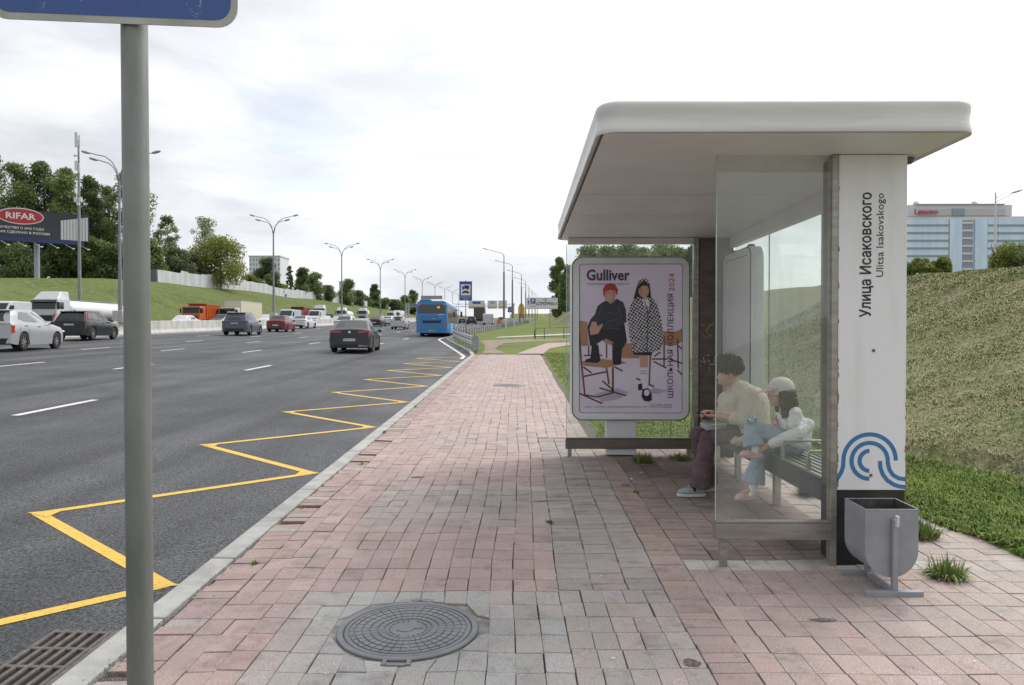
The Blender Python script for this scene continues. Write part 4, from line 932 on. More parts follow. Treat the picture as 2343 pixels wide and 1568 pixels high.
    pz=P['pz']; g=MB(); yp=ty(pz,0)-.015; g.box(-.26,.26,yp-.004,yp+.02,pz-.056,pz+.056); pl=g.build('number_plate',M_plate,root,world=False)
    g=MB(); bz=P.get('bz',(zb+.03,zb+.20)); yb_=ty(bz[1],0)-.004; 
    g.add([(x_,ty(z,0)-.004+ (.06 if abs(x_)>w*.7 else 0),z) for z in bz for x_ in (-w*.86,-w*.65,w*.65,w*.86)],[(0,1,5,4),(1,2,6,5),(2,3,7,6)]); g.build('rear_bumper_trim',M_trim,root,world=False,fix=False)
    if plate:
        c=D.curves.new('t','FONT'); c.body=plate; c.size=.12; c.extrude=.0005; c.align_x='CENTER'; c.align_y='CENTER'; c.resolution_u=1
        o=D.objects.new('t',c); me=D.meshes.new_from_object(o); D.objects.remove(o); xs=[v.co.x for v in me.vertices]; me.transform(Matrix.Diagonal((.48/(max(xs)-min(xs)),.8,1,1))); me.transform(Matrix.Translation((0,yp-.006,pz))@Matrix.Rotation(math.pi/2,4,'X')); me.materials.clear(); me.materials.append(M_trim); link_mesh('plate_number',me,pl)
    if P.get('rails'):
        for s_ in (1,-1):
            g=MB(); X=s_*xr*.9; g.tube([(X,r0+.1+yo,H-.03),(X,r0+.22+yo,H+.04),(X,r1-.25+yo,H+.04),(X,r1-.1+yo,H-.02)],.016,6); g.build('roof_rail',M_rim,root,smooth='all',world=False)
    if P.get('fin'):
        g=MB(); g.prism([(r0+.12+yo,H+.005),(r0+.30+yo,H+.01),(r0+.13+yo,H+.07)],'x',-.012,.012); g.build('roof_antenna',M_trim,root,world=False)
    if P.get('extra'): P['extra'](root,P,w,ty)
    if P.get('spoiler'):
        g=MB(); g.add([(-xr*.9,r0-.16+yo,H-.045),(xr*.9,r0-.16+yo,H-.045),(xr*.95,r0+.1+yo,H-.01),(-xr*.95,r0+.1+yo,H-.01),(-xr*.9,r0-.14+yo,H-.075),(xr*.9,r0-.14+yo,H-.075),(xr*.95,r0+.1+yo,H-.06),(-xr*.95,r0+.1+yo,H-.06)],[(0,1,2,3),(7,6,5,4),(0,4,5,1),(0,3,7,4),(1,5,6,2)]); g.build('spoiler',P.get('spm',col),root,world=False)
    root.location=loc; root.rotation_euler=(0,0,rz)
    return root
SEDAN=dict(L=4.75,W=1.84,H=1.46,zb=.19,R=.335,yw=[1.02,3.83],belt=[(0,.98),(.3,1.0),(1.2,.99),(3.2,.93),(4.75,.72)],
  top=[(0,1.0),(.1,1.06),(.6,1.09),(3.0,1.02),(3.5,.98),(4.5,.80),(4.75,.62)],cab=(.45,3.62,1.28,2.72),
  win=[[(.18,.16),(.16,.72),(.30,.90),(.52,.93),(.52,.13)],[(.545,.13),(.545,.93),(.80,.90),(.86,.55),(.94,.14)]],
  tl=(.40,.93,.80,.97),pz=.56,rw=(.10,.95,.88),tlm=M_redd,fin=True,bz=(.22,.36))
def sedan_extra(root,P,w,ty):
    g=MB(); g.disc((0,ty(.93,0)-.012,.90),.055,16,'y'); g.build('badge',M_chrome,root,world=False,fix=False)
    g=MB(); 
    for s_ in (1,): g.add([(s_*x_,ty(.34,0)-.012+(.02 if x_>.6 else 0),z) for x_,z in ((.38,.27),(.78,.27),(.80,.30),(.42,.345))],[(0,1,2,3)])
    g.build('exhaust_trim',M_chrome,root,world=False,fix=False)
    g=MB(); g.add([(-.45,ty(.66,0)-.006,.47),(.45,ty(.66,0)-.006,.47),(.5,ty(.66,0)-.006,.475),(-.5,ty(.66,0)-.006,.475)],[(0,1,2,3)]); g.build('bumper_crease',M_trim,root,world=False,fix=False)
    for s_ in (1,-1):
        g=MB(); g.add([(s_*x_,ty(z,0)-.006+.05,z) for x_,z in ((.78,.42),(.86,.44),(.87,.60),(.84,.62))],[(0,1,2,3)]); g.build('reflector',M_redd,root,world=False,fix=False)
S2=dict(SEDAN,glass=mat('car_glass_mid',(.07,.08,.085),.08,spec=.7),extra=sedan_extra)
SUV=dict(L=4.65,W=1.90,H=1.66,zb=.24,R=.365,yw=[.92,3.70],belt=[(0,1.02),(.5,1.10),(2,1.06),(3.3,1.0),(4.65,.80)],
  top=[(0,1.06),(.12,1.12),(3.1,1.12),(3.5,1.07),(4.45,.92),(4.65,.70)],cab=(.10,3.45,.55,2.55),
  win=[[(.10,.30),(.13,.80),(.26,.86),(.26,.16)],[(.28,.14),(.28,.88),(.52,.92),(.52,.13)],[(.545,.13),(.545,.92),(.78,.90),(.85,.55),(.93,.14)]],
  tl=(.55,.93,.80,1.0),pz=.86,rw=(.16,.86,.80),rails=True,spoiler=True,sill=.34,bz=(.28,.50),tail=[(0,0),(.35,-.03),(.62,-.03),(.72,.04),(1.05,.08)],fin=True)
BLK=dict(SUV,glass=mat('car_glass_mid',(.07,.08,.085),.08,spec=.7),L=4.70,H=1.66,tlp=[(.97,1.02),(.93,1.00),(.86,1.20),(.84,1.50),(.90,1.52),(.95,1.20)],tl=(.5,.97,.84,1.02),rim=M_rim,sill=.36,belt=[(0,1.08),(.5,1.12),(2,1.08),(3.3,1.04),(4.7,.86)])
HATCH=dict(L=3.95,W=1.70,H=1.50,zb=.2,R=.30,yw=[.66,3.18],belt=[(0,.95),(.5,1.0),(2,.98),(3,.9),(3.95,.72)],
  top=[(0,.98),(.1,1.04),(2.7,1.05),(3.1,.98),(3.8,.80),(3.95,.62)],cab=(.08,3.15,.50,2.2),
  win=[[(.10,.30),(.13,.80),(.24,.86),(.24,.16)],[(.27,.14),(.27,.88),(.52,.92),(.52,.13)],[(.545,.13),(.545,.92),(.76,.90),(.83,.55),(.92,.14)]],
  tl=(.70,.93,.78,1.0),pz=.72,rw=(.14,.86,.80),spoiler=True,bz=(.24,.32),tail=[(0,0),(.35,-.03),(.62,-.03),(.72,.04),(1.05,.08)])
KOR=dict(SUV,glass=mat('car_glass_light',(.13,.15,.155),.08,spec=.7),L=4.41,W=1.83,H=1.68,R=.36,yw=[.86,3.51],cab=(.06,3.22,.42,2.15),belt=[(0,1.12),(.5,1.14),(2,1.10),(3.2,1.06),(4.41,.90)],top=[(0,1.14),(.12,1.17),(3.0,1.17),(3.4,1.15),(4.15,1.06),(4.41,.86)],
  win=[[(.17,.30),(.21,.82),(.30,.86),(.30,.16)],[(.30,.16),(.30,.86),(.53,.90),(.53,.13)],[(.55,.13),(.55,.90),(.76,.88),(.83,.55),(.93,.14)]],rails=False,tl=(.62,.95,.70,1.02),hm=M_trim,sill=.40)
def vp(X,Y): return (-X,Y,rz2(-X,Y))
same='cars driving away along the near carriageway'
P_dark=paint('graphite',(.016,.019,.024),.0,.28); P_grey=paint('slate_grey',(.085,.10,.125)); P_silver=paint('silver',(.46,.47,.49),.4); P_black=paint('black',(.008,.010,.012),0); P_redp=paint('dark_red',(.17,.022,.022)); P_white=paint('white',(.62,.63,.65),0); P_blue=paint('police_blue',(.035,.07,.20))
car('sedan_car','dark graphite sedan seen from behind, nearest car to the pavement','' or dict(S2,rim=M_rim),P_dark,vp(7.61,35.6),.08,same,plate='М287НО 790')
car('sport_utility_car','slate grey sport utility car seen from behind with roof rails',dict(SUV,W=1.94,H=1.72,tl=(.66,.94,.84,1.06),tlm=mat('grey_lamp',(.10,.03,.03),.3,coat=.5)),P_grey,vp(21.12,58.1),.08,same,plate='T128MA')
car('sedan_car','dark red sedan seen from behind, right of the slate grey utility car',dict(SEDAN,L=4.35,W=1.75,H=1.50,yw=[.9,3.5],R=.31,cab=(.42,3.3,1.1,2.4),pz=.58,tlm=M_red,tl=(.60,.93,.76,.96),fin=False,rim=M_rimd,sill=.3),P_redp,vp(22.05,70.5),.06,same,plate='K904')
car('sedan_car','white sedan seen from behind, beyond the dark red sedan',dict(SEDAN,tl=(.1,.92,.86,.93)),P_white,vp(25.2,89),-.02,same)
car('sport_utility_car','silver sport utility car cut off by the left edge of the photo',KOR,P_silver,vp(21.28,32.23),.1,same)
bs=car('sport_utility_car','black sport utility car with tall red tail lights and roof rails',BLK,P_black,vp(25.3,44.45),.1,same,plate='O735')
car('sedan_car','white and blue sedan mostly hidden behind the graphite sedan',dict(SEDAN,H=1.55,fin=False),P_white,vp(17.6,78),0,same)
car('sedan_car','black sedan with wide red tail lights beyond the white and blue sedan',dict(SEDAN,tl=(.2,.92,.84,.93),tlm=M_red),P_black,vp(20.3,109),0,same)
car('hatchback_car','silver hatchback seen from behind just left of the blue bus',dict(HATCH,tlm=M_redd),P_silver,vp(14.45,92.5),0,same,plate='A11')
car('sedan_car','white sedan behind the black sedan in the distant traffic',SEDAN,P_white,vp(21.2,124),0,same)
car('sport_utility_car','dark sport utility car above the guardrail right of the blue bus',dict(SUV,rails=False),P_black,vp(9.9,160),.02,same,detail=False)
car('sedan_car','dark sedan beside the distant sport utility car, right of the bus',SEDAN,P_dark,vp(12.6,172),0,same,detail=False)
car('sedan_car','white sedan farthest along the lane right of the bus',SEDAN,P_white,vp(16.5,185),0,same,detail=False)
car('hatchback_car','orange hatchback over the guardrail at the far lamp posts',dict(HATCH,H=1.6),paint('orange',(.62,.20,.03),0),vp(3.6,158),0,same,detail=False)
opp='cars driving towards the camera behind the concrete barrier'
def oc(name,label,P,c,px,X,ytop,cat='car'):
    Y=X*F/(1187-px); P=dict(P); P['rails']=False; P['spoiler']=False
    return car(name,label,P,c,vp(X,Y+P['L']/2),math.pi,opp,detail=False,cat=cat)
oc('sedan_car','white car roof showing over the barrier left of the orange dump truck',SEDAN,P_white,394,36,723)
oc('sedan_car','dark car beside the orange dump truck behind the barrier',dict(SUV),P_dark,490,40,716)
oc('sedan_car','white car just left of the slate grey utility car behind the barrier',SEDAN,P_white,512,36,720)
oc('sport_utility_car','white utility car between the slate grey and dark red cars behind the barrier',SUV,P_white,598,36,718)
oc('sedan_car','grey car between the white lorry cab and the black utility car',dict(SEDAN,H=1.6),P_silver,112,33.5,716)
oc('sedan_car','white car right of the white panel van behind the barrier',SEDAN,P_white,736,36,724)
oc('sedan_car','pale car left of the far white tank lorry behind the barrier',SEDAN,P_silver,765,37,724)
oc('sedan_car','red car beyond the cement lorry in the oncoming traffic',dict(SUV),paint('bright_red',(.35,.03,.025),0),856,39,722)
oc('sedan_car','white car right of the oncoming red car',SEDAN,P_white,872,36,724)
# boxes on wheels ------------------------------------------------
def plain_wheels(root,W,ys_,R):
    for y in ys_:
        for s_ in (1,-1): wheel(root,s_*(W/2-.16),y,R,.28,s_,M_rimd,n=18)
def panel(root,name,pts,m,fix=False):
    g=MB(); g.add(pts,[tuple(range(len(pts)))]); return g.build(name,m,root,world=False,fix=fix)
def van(name,label,col,px=None,X=None,Y=None,H=2.5,L_=5.9,W=2.05,rz=math.pi,group=None,rear=False):
    r=thing(name,label,'van',(0,0,0),group)
    if Y is None: Y=X*F/(1187-px)
    prof=[(-L_/2,.35),(-L_/2+.02,H-.15),(-L_/2+.15,H),(L_/2-1.9,H),(L_/2-1.5,H-.12),(L_/2-.75,H*.56),(L_/2-.1,H*.44),(L_/2,H*.30),(L_/2,.35)]
    g=MB(); g.prism(prof,'x',-W/2,W/2); g.build('body',col,r,world=False,bevel=.07,seg=3)
    a=prof[4];b=prof[5]; o=.012
    panel(r,'windscreen',[(-W*.43,lerp(a[0],b[0],.08)+o,lerp(a[1],b[1],.08)+o),(W*.43,lerp(a[0],b[0],.08)+o,lerp(a[1],b[1],.08)+o),(W*.45,lerp(a[0],b[0],.95)+o,lerp(a[1],b[1],.95)+o),(-W*.45,lerp(a[0],b[0],.95)+o,lerp(a[1],b[1],.95)+o)],M_cglass)
    panel(r,'grille',[(-W*.30,L_/2+.004,H*.20),(W*.30,L_/2+.004,H*.20),(W*.30,L_/2+.004,H*.28),(-W*.30,L_/2+.004,H*.28)],M_trim)
    for s_ in (1,-1):
        panel(r,'side_window',[(s_*(W/2+.004),L_/2-1.95,H*.58),(s_*(W/2+.004),L_/2-1.0,H*.58),(s_*(W/2+.004),L_/2-1.45,H*.86),(s_*(W/2+.004),L_/2-1.95,H*.86)],M_cglass)
        g=MB(); g.ell((s_*W*.38,L_/2-.04,H*.36),(.16,.08,.11),8,5); g.build('headlight',M_head,r,world=False)
        panel(r,'tail_light',[(s_*W*.44,-L_/2-.004,.8),(s_*W*.485,-L_/2-.004,.8),(s_*W*.485,-L_/2-.004,1.4),(s_*W*.44,-L_/2-.004,1.4)],M_red)
    if rear: panel(r,'rear_window',[(-W*.38,-L_/2-.004,H*.56),(W*.38,-L_/2-.004,H*.56),(W*.38,-L_/2+.004,H*.86),(-W*.38,-L_/2+.004,H*.86)],M_cglass); panel(r,'bumper',[(-W*.48,-L_/2-.01,.38),(W*.48,-L_/2-.01,.38),(W*.48,-L_/2-.01,.58),(-W*.48,-L_/2-.01,.58)],M_trim)
    plain_wheels(r,W,(-L_/2+1.2,L_/2-1.0),.35)
    r.location=vp(X,Y+L_/2) if rz else vp(X,Y); r.rotation_euler=(0,0,rz); return r
og='lorries and vans in the oncoming traffic'
van('panel_van','white panel van at the left edge behind the silver utility car',P_white,px=-40,X=43,H=2.6,L_=4.3,group=og)
van('panel_van','white panel van with a pale blue side behind the dark red sedan',paint('pale_blue',(.50,.58,.64),0),px=648,X=36,H=2.4,group=og)
van('panel_van','white panel van in front of the grey lorry cab behind the barrier',P_white,px=714,X=38,H=2.5,group=og)
van('panel_van','white panel van far off between red car and white box lorry',P_white,px=891,X=37,H=2.7,group=og)
van('panel_van','white minibus seen from behind between silver hatchback and blue bus',P_white,X=17.4,Y=138,H=2.3,L_=5.0,W=1.95,rz=0,group=same,rear=True)
van('panel_van','white van with round blue emblem seen over the guardrail',P_white,X=6.0,Y=150,H=2.2,L_=4.8,W=2.0,rz=0,group=same)
em=MB(); 
def semicab(root,col,H=3.75,W=2.5,y0=0,fair=True,visor=True,blk=M_trim):
    """cab whose front is at y0, reaching back to y0-2.2"""
    top_=H if fair else H-.75; zr=H-.75
    g=MB(); g.prism([(y0-2.2,.9),(y0-2.2,zr),(y0-.16,zr),(y0-.02,zr-.9),(y0,1.5),(y0,.45),(y0-.9,.45),(y0-1.0,.9)],'x',-W/2,W/2); g.build('cab',col,root,world=False,bevel=.06,seg=3)
    if fair:
        g=MB(); g.add([(-W*.47,y0-.3,zr+.01),(W*.47,y0-.3,zr+.01),(W*.49,y0-2.15,zr+.01),(-W*.49,y0-2.15,zr+.01),(-W*.38,y0-1.1,top_),(W*.38,y0-1.1,top_),(W*.45,y0-2.15,top_),(-W*.45,y0-2.15,top_)],[(0,1,5,4),(1,2,6,5),(2,3,7,6),(3,0,4,7),(4,5,6,7)]); g.build('roof_fairing',col,root,world=False,bevel=.08,seg=3)
    panel(root,'windscreen',[(-W*.45,y0-.005,zr-.98),(W*.45,y0-.005,zr-.98),(W*.45,y0-.118,zr-.24),(-W*.45,y0-.118,zr-.24)],M_cglass)
    if visor:
        g=MB(); g.add([(-W*.47,y0+.12,zr-.28),(W*.47,y0+.12,zr-.28),(W*.47,y0-.12,zr-.08),(-W*.47,y0-.12,zr-.08),(-W*.47,y0+.12,zr-.33),(W*.47,y0+.12,zr-.33)],[(0,1,2,3),(4,5,1,0)]); g.build('sun_visor',blk,root,world=False,fix=False)
    panel(root,'grille',[(-W*.36,y0+.006,.9),(W*.36,y0+.006,.9),(W*.36,y0+.006,1.45),(-W*.36,y0+.006,1.45)],M_trim)
    for s_ in (1,-1):
        panel(root,'side_window',[(s_*(W/2+.004),y0-1.15,zr-.95),(s_*(W/2+.004),y0-.25,zr-.95),(s_*(W/2+.004),y0-.35,zr-.30),(s_*(W/2+.004),y0-1.15,zr-.30)],M_cglass)
        g=MB(); g.box(*sorted((s_*(W/2+.06),s_*(W/2+.28))),y0+.02,y0+.10,zr-1.0,zr-.30); g.box(*sorted((s_*W/2,s_*(W/2+.1))),y0+.02,y0+.06,zr-.4,zr-.36); g.build('wing_mirror',M_trim,root,world=False,bevel=.02)
        g=MB(); g.box(*sorted((s_*W*.30,s_*W*.46)),y0-.02,y0+.02,.6,.82); g.build('headlight',M_head,root,world=False)
def lorry(name,label,col,px,X,kind,H=3.75,load=None,Lb=9,Hb=3.6,fair=True,visor=True,W=2.5):
    r=thing(name,label,'lorry',(0,0,0),og); Y=X*F/(1187-px)
    semicab(r,col,H,W,0,fair,visor)
    g=MB(); g.box(-.45,.45,-Lb-2.4,-.5,.75,.98); g.build('chassis',M_trim,r,world=False)
    y1=-2.45; y0=y1-Lb
    if kind=='tank':
        g=MB(); n_=26; rings=[]
        for yy_,k in ((y1,.55),(y1-.18,.86),(y1-.5,1),(y0+.5,1),(y0+.18,.86),(y0,.55)): rings.append([(1.22*k*math.cos(2*math.pi*i/n_),yy_,1.02+.02+.98+ .98*k*math.sin(2*math.pi*i/n_)) for i in range(n_)])
        g.loft(rings); g.build('tank',load,r,smooth=True,world=False,sharp=50)
        g=MB(); g.box(-.3,.3,y0+.8,y1-.8,3.03,3.09); g.build('walkway',M_rim,r,world=False)
    elif kind=='box':
        g=MB(); g.box(-1.27,1.27,y0,y1,1.0,Hb); g.build('cargo_box',load,r,world=False,bevel=.03)
        g=MB(); g.box(-1.285,1.285,y0-.01,y1+.01,Hb-.10,Hb+.015); g.box(-1.285,1.285,y0-.01,y1+.01,.97,1.05); g.build('box_rim',M_rim,r,world=False)
    elif kind=='mixer':
        g=MB(); n_=20; rings=[]
        for t,k in ((0,.55),(.12,.95),(.4,1.15),(.62,1.05),(1,.45)): rings.append([(k*math.cos(2*math.pi*i/n_),lerp(y1,y0,t),2.2+.5*t+k*math.sin(2*math.pi*i/n_)) for i in range(n_)])
        g.loft(rings); g.build('mixer_drum',load,r,smooth=True,world=False,sharp=60)
    elif kind=='dump':
        g=MB(); z0_,z1_=1.05,Hb
        P_=[(-1.15,y0),(1.15,y0),(1.15,y1),(-1.15,y1)]; Q_=[(-1.27,y0-.25),(1.27,y0-.25),(1.27,y1+.1),(-1.27,y1+.1)]; n_=4
        g.add([(a,b,z0_) for a,b in P_]+[(a,b,z1_) for a,b in Q_]+[(a*.94,b*.99-.03,z1_) for a,b in Q_]+[(a*.92,b*.98-.05,z0_+.1) for a,b in P_],[(0,1,2,3)]+[(i,(i+1)%4,4+(i+1)%4,4+i) for i in range(4)]+[(4+i,4+(i+1)%4,8+(i+1)%4,8+i) for i in range(4)]+[(8+i,8+(i+1)%4,12+(i+1)%4,12+i) for i in range(4)]+[(12,13,14,15)])
        for k in range(7):
            yy_=lerp(y0+.1,y1-.1,k/6)
            for s_ in (1,-1): g.add([(s_*1.15,yy_-.05,z0_),(s_*1.15,yy_+.05,z0_),(s_*1.34,yy_+.05,z1_),(s_*1.34,yy_-.05,z1_),(s_*1.24,yy_-.05,z0_),(s_*1.24,yy_+.05,z0_)],[(4,5,2,3),(0,4,3),(1,2,5)])
        g.box(-1.36,1.36,y1+.1,y1+.16,z1_-.2,z1_+.12); g.box(-1.2,1.2,y1+.1,y1+.75,z1_+.02,z1_+.1)
        for s_ in (1,-1): g.box(*sorted((s_*1.27,s_*1.36)),y0-.25,y1+.1,z1_-.1,z1_+.02)
        g.build('tipper_body',load,r,world=False)
    plain_wheels(r,W,(-.95,y0+1.2,y0+2.6),.5)
    r.location=vp(X,Y); r.rotation_euler=(0,0,math.pi); return r
M_tank=paint('tank_white',(.72,.72,.72),0); M_beige=mat('beige_box',(.52,.49,.36),.6); P_or=paint('lorry_orange',(.60,.115,.018),0); P_lred=paint('lorry_red',(.26,.03,.025),0)
lorry('tank_lorry','white tank lorry with black sun visor on the far left behind the barrier',P_white,94,45,'tank',load=M_tank,Lb=11)
lorry('dump_truck','orange dump truck with ribbed tipper behind the barrier',P_or,434,46.3,'dump',load=P_or,H=3.55,fair=False,Lb=5,Hb=3.15)
lorry('box_lorry','beige box lorry partly behind the orange dump truck',P_white,492,43.6,'box',load=M_beige,Lb=9.5,Hb=3.9,fair=False,H=3.5).location.y+=4
lorry('dump_truck','red dump truck behind the dark red sedan and pale blue van',P_lred,672,46,'dump',load=P_lred,H=3.4,fair=False,Lb=6,Hb=3.3)
lorry('semi_lorry','grey lorry cab with dark front above the white panel van',P_silver,728,45.5,'box',load=M_trim,Lb=6,Hb=2.2,H=4.0)
lorry('tank_lorry','smaller distant white tank lorry beside the second lamp post',P_white,779,46,'tank',load=M_tank,Lb=8)
lorry('mixer_lorry','silver lorry with cream drum beyond the white tank lorry',P_silver,828,46,'mixer',load=M_beige,Lb=6,H=3.9)
lorry('box_lorry','white box lorry farthest away beneath the dark trees',P_white,906,46,'box',load=M_tank,Lb=12,Hb=3.8)
def truck_away(label,X,Y,col):
    r=thing('box_lorry',label,'lorry',(0,0,0),same)
    g=MB(); g.box(-1.25,1.25,0,7,1.1,3.8); g.build('cargo_box',col,r,world=False,bevel=.03)
    g=MB(); g.box(-1.2,1.2,7.2,9.2,.6,3.0); g.build('cab',P_white,r,world=False,bevel=.05)
    for s_ in (1,-1): panel(r,'tail_light',[(s_*.7,-.01,.9),(s_*1.1,-.01,.9),(s_*1.1,-.01,1.05),(s_*.7,-.01,1.05)],M_red)
    g=MB(); g.box(-1.2,1.2,0,.1,.7,1.1); g.build('rear_bar',M_trim,r,world=False); plain_wheels(r,2.5,(1.2,2.5,7.9),.48); r.location=vp(X,Y); return r
truck_away('dark brown box lorry seen from behind right of the blue direction sign post',9.3,178,mat('brown_tarp',(.10,.075,.07),.7))
# ---------------------------------------------------------------- bus
def bus():
    r=thing('city_bus','blue city bus seen from behind on the near lane','bus')
    W,H,L_=2.52,3.0,12.0; w=W/2; M_b=mat('bus_blue',(.035,.20,.46),.4,coat=.2,col2=(.04,.21,.47),vscale=1); M_bd=mat('bus_dark_glass',(.015,.017,.02),.08,spec=.9); M_bw=mat('bus_roof_white',(.62,.64,.66),.5); M_bl=mat('bus_decal',(.55,.62,.70),.4)
    g=MB(); prof=[(-w,.32),(-w,2.55),(-w+.10,2.80),(-w+.24,2.9),(w-.24,2.9),(w-.10,2.80),(w,2.55),(w,.32)]
    rings=[[(x*.97,0.0,z) for x,z in prof],[(x,.07,z) for x,z in prof],[(x,L_-.2,z) for x,z in prof],[(x*.93,L_,z) for x,z in prof]]
    g.loft(rings); g.build('body',M_b,r,smooth=True,world=False,sharp=40)
    g=MB(); g.add([(-1.0,.15,2.895),(1.0,.15,2.895),(1.0,L_-.5,2.895),(-1.0,L_-.5,2.895),(-.9,.3,3.0),(.9,.3,3.0),(.9,L_-.8,3.0),(-.9,L_-.8,3.0)],[(0,1,5,4),(1,2,6,5),(2,3,7,6),(3,0,4,7),(4,5,6,7)]); g.build('roof_pod',M_bw,r,world=False)
    g=MB(); g.box(-.95,-.05,.02,1.6,2.9,3.03); g.build('engine_hump',M_b,r,world=False,bevel=.04)
    g=MB(); g.box(-.6,.6,3.5,6.0,3.0,3.2); g.build('air_conditioner',M_bw,r,world=False,bevel=.05)
    e=-.006
    def rp(name,pts,m,par=r): 
        g=MB(); g.add([(x,e*(1 if par is r else 2.5),z) for x,z in pts],[tuple(range(len(pts)))]); return g.build(name,m,par,world=False,fix=False)
    rp('rear_window',[(-1.08,1.95),(-1.0,1.90),(1.0,1.90),(1.08,1.95),(1.08,2.52),(1.0,2.62),(-1.0,2.62),(-1.08,2.52)],M_bd)
    rn=MB(); rn.add([(.40,-.014,2.30),(.68,-.014,2.30),(.68,-.014,2.48),(.40,-.014,2.48)],[(0,1,2,3)]); 
    me_=text('route_number','62',.22,Matrix.Translation((.54,-.02,2.39))@Matrix.Rotation(math.pi/2,4,'X'),mat('route_orange',(.8,.3,.05),.5,em=(1,.35,.05),emst=1.2),r,res=2)
    hp=rp('engine_hatch',[(-.98,.50),(.98,.50),(.98,1.72),(-1.02,1.72)],mat('bus_blue_hatch',(.03,.17,.41),.4,coat=.2))
    rp('air_grille',[(-.78,1.33),(.78,1.33),(.70,1.12),(-.70,1.12)],M_trim,hp)
    for s_ in (1,-1):
        g=MB(); g.ell((s_*1.02,.0,2.60),(.09,.03,.09),12,6); g.build('tail_light',mat('bus_lamp',(.6,.18,.2),.3,coat=.5),r,world=False)
        rp('tail_light',[(s_*1.10,.78),(s_*1.20,.78),(s_*1.20,1.25),(s_*1.10,1.25)],M_red)
    text('logo_print','avtobus',.12,Matrix.Translation((.05,-.012,1.48))@Matrix.Rotation(math.pi/2,4,'X'),M_bl,r,res=1) if False else None
    rp('logo_print',[(-.18,1.46),(-.08,1.46),(-.10,1.55),(-.16,1.55)],M_bl); rp('logo_print',[(.0,1.47),(.3,1.47),(.3,1.50),(.0,1.50)],M_bl)
    text('fleet_number','190281',.09,Matrix.Translation((.72,-.012,1.55))@Matrix.Rotation(math.pi/2,4,'X'),M_bl,r,res=1); rp('decal_line',[(.48,1.76),(.98,1.76),(.98,1.81),(.48,1.81)],M_bl)
    rp('bumper',[(-1.2,.34),(1.2,.34),(1.2,.48),(-1.2,.48)],mat('bus_bumper',(.04,.20,.48),.4)); rp('number_plate',[(-.26,.46),(.26,.46),(.26,.56),(-.26,.56)],mat('plate_yellow',(.60,.48,.10),.5))
    g=MB(); g.mi=0; g.add([(w+.006,.25,1.15),(w+.006,L_-.4,1.15),(w+.006,L_-.4,2.55),(w+.006,.25,2.55)],[(0,1,2,3)]); g.build('side_glass',M_bd,r,world=False,fix=False)
    for k in range(7):
        g=MB(); y=1.6+k*1.55; g.add([(w+.01,y,1.15),(w+.01,y+.06,1.15),(w+.01,y+.06,2.55),(w+.01,y,2.55)],[(0,1,2,3)]); g.build('window_pillar',M_trim,r,world=False,fix=False)
    for y in (3.9,8.9):
        g=MB(); g.add([(w+.008,y,.38),(w+.008,y+1.2,.38),(w+.008,y+1.2,1.149),(w+.008,y,1.149)],[(0,1,2,3)]); g.build('door',M_bl,r,world=False,fix=False)
    g=MB(); g.tube([(w,L_-.3,2.5),(w+.3,L_+.05,2.45),(w+.34,L_+.1,2.3)],.02,6); g.box(w+.26,w+.44,L_+.05,L_+.15,1.85,2.35); g.build('wing_mirror',M_trim,r,world=False,bevel=.02)
    for y in (2.9,9.2):
        for s_ in (1,-1): wheel(r,s_*(w-.17),y,.48,.3,s_,M_rim)
    g=MB(); g.box(-1.0,1.0,.3,2.0,.22,.33); g.build('underbody',M_carpet,r,world=False)
    r.location=vp(7.0,61.2); r.rotation_euler=(0,0,.012)
bus()
# ================================================================ ROADSIDE
# concrete median barrier, one object per block
M_barr=mat('barrier_concrete',(.50,.49,.46),.85,col2=(.36,.355,.34),vscale=1.6,detail=8,bump=.2,bscale=20,stretch=(1,1,.5))
pb=[(-.38,0),(-.38,.10),(-.20,.35),(-.13,1.02),(.13,1.02),(.20,.35),(.38,.10),(.38,0)]
first=None; y=34.0; bg='concrete barrier blocks on the median'
while y<330:
    if first is None:
        g=MB(); g.prism(pb,'y',0.015,5.985); first=g.build('barrier_block',M_barr,bevel=.02,seg=1); o=first
    else: o=first.copy(); COL.objects.link(o)
    o.location=(-28.1,y,rz2(-28.1,y)-.01); o.rotation_euler=(S,0,0)
    tag(o,'pale concrete median barrier block in the long row behind the cars','barrier block',bg); y+=6.0
# twin-arm median lamps
M_lamp=mat('lamp_pole_grey',(.20,.21,.215),.5,metal=.3,col2=(.26,.27,.27),vscale=2); M_lhead=mat('lamp_head',(.33,.34,.35),.5)
def median_lamp():
    r=thing('street_lamp','x','street lamp',(0,0,0),'double armed street lamps along the median')
    g=MB(); g.prism([(-.42,0),(-.34,.85),(.34,.85),(.42,0)],'y',-.42,.42); g.build('base_block',M_barr,r,world=False,bevel=.03)
    g=MB(); g.tube([(0,0,.8),(0,0,3.6),(0,0,3.62),(0,0,10.2)],[.15,.13,.105,.075],12); g.build('pole',M_lamp,r,world=False,smooth=True)
    for s_ in (1,-1):
        for out,zt,yy in ((2.45,12.0,.25),(1.62,11.4,-.25)):
            pts=[(s_*.03,0,9.9)]
            for t in (.25,.5,.75,1): a=rad(90*t); pts.append((s_*(.06+(out-.62)*(1-math.cos(a))*.95),yy*t,9.9+(zt-9.9-.12)*math.sin(a)**.9))
            pts.append((s_*(out-.25),yy,zt))
            g=MB(); g.tube(pts,[.05,.045,.04,.035,.035,.03],7); arm=g.build('arm',M_lamp,r,world=False,smooth='all')
            g=MB(); g.ell((s_*(out+.05),yy,zt+.05),(.36,.15,.10),10,6,Matrix.Rotation(-s_*.25,3,'Y')); g.build('lamp_head',M_lhead,arm,world=False,smooth='all')
    return r
ml=median_lamp(); ords=['nearest','second','third','fourth','fifth','sixth','seventh','eighth','ninth','tenth','eleventh']
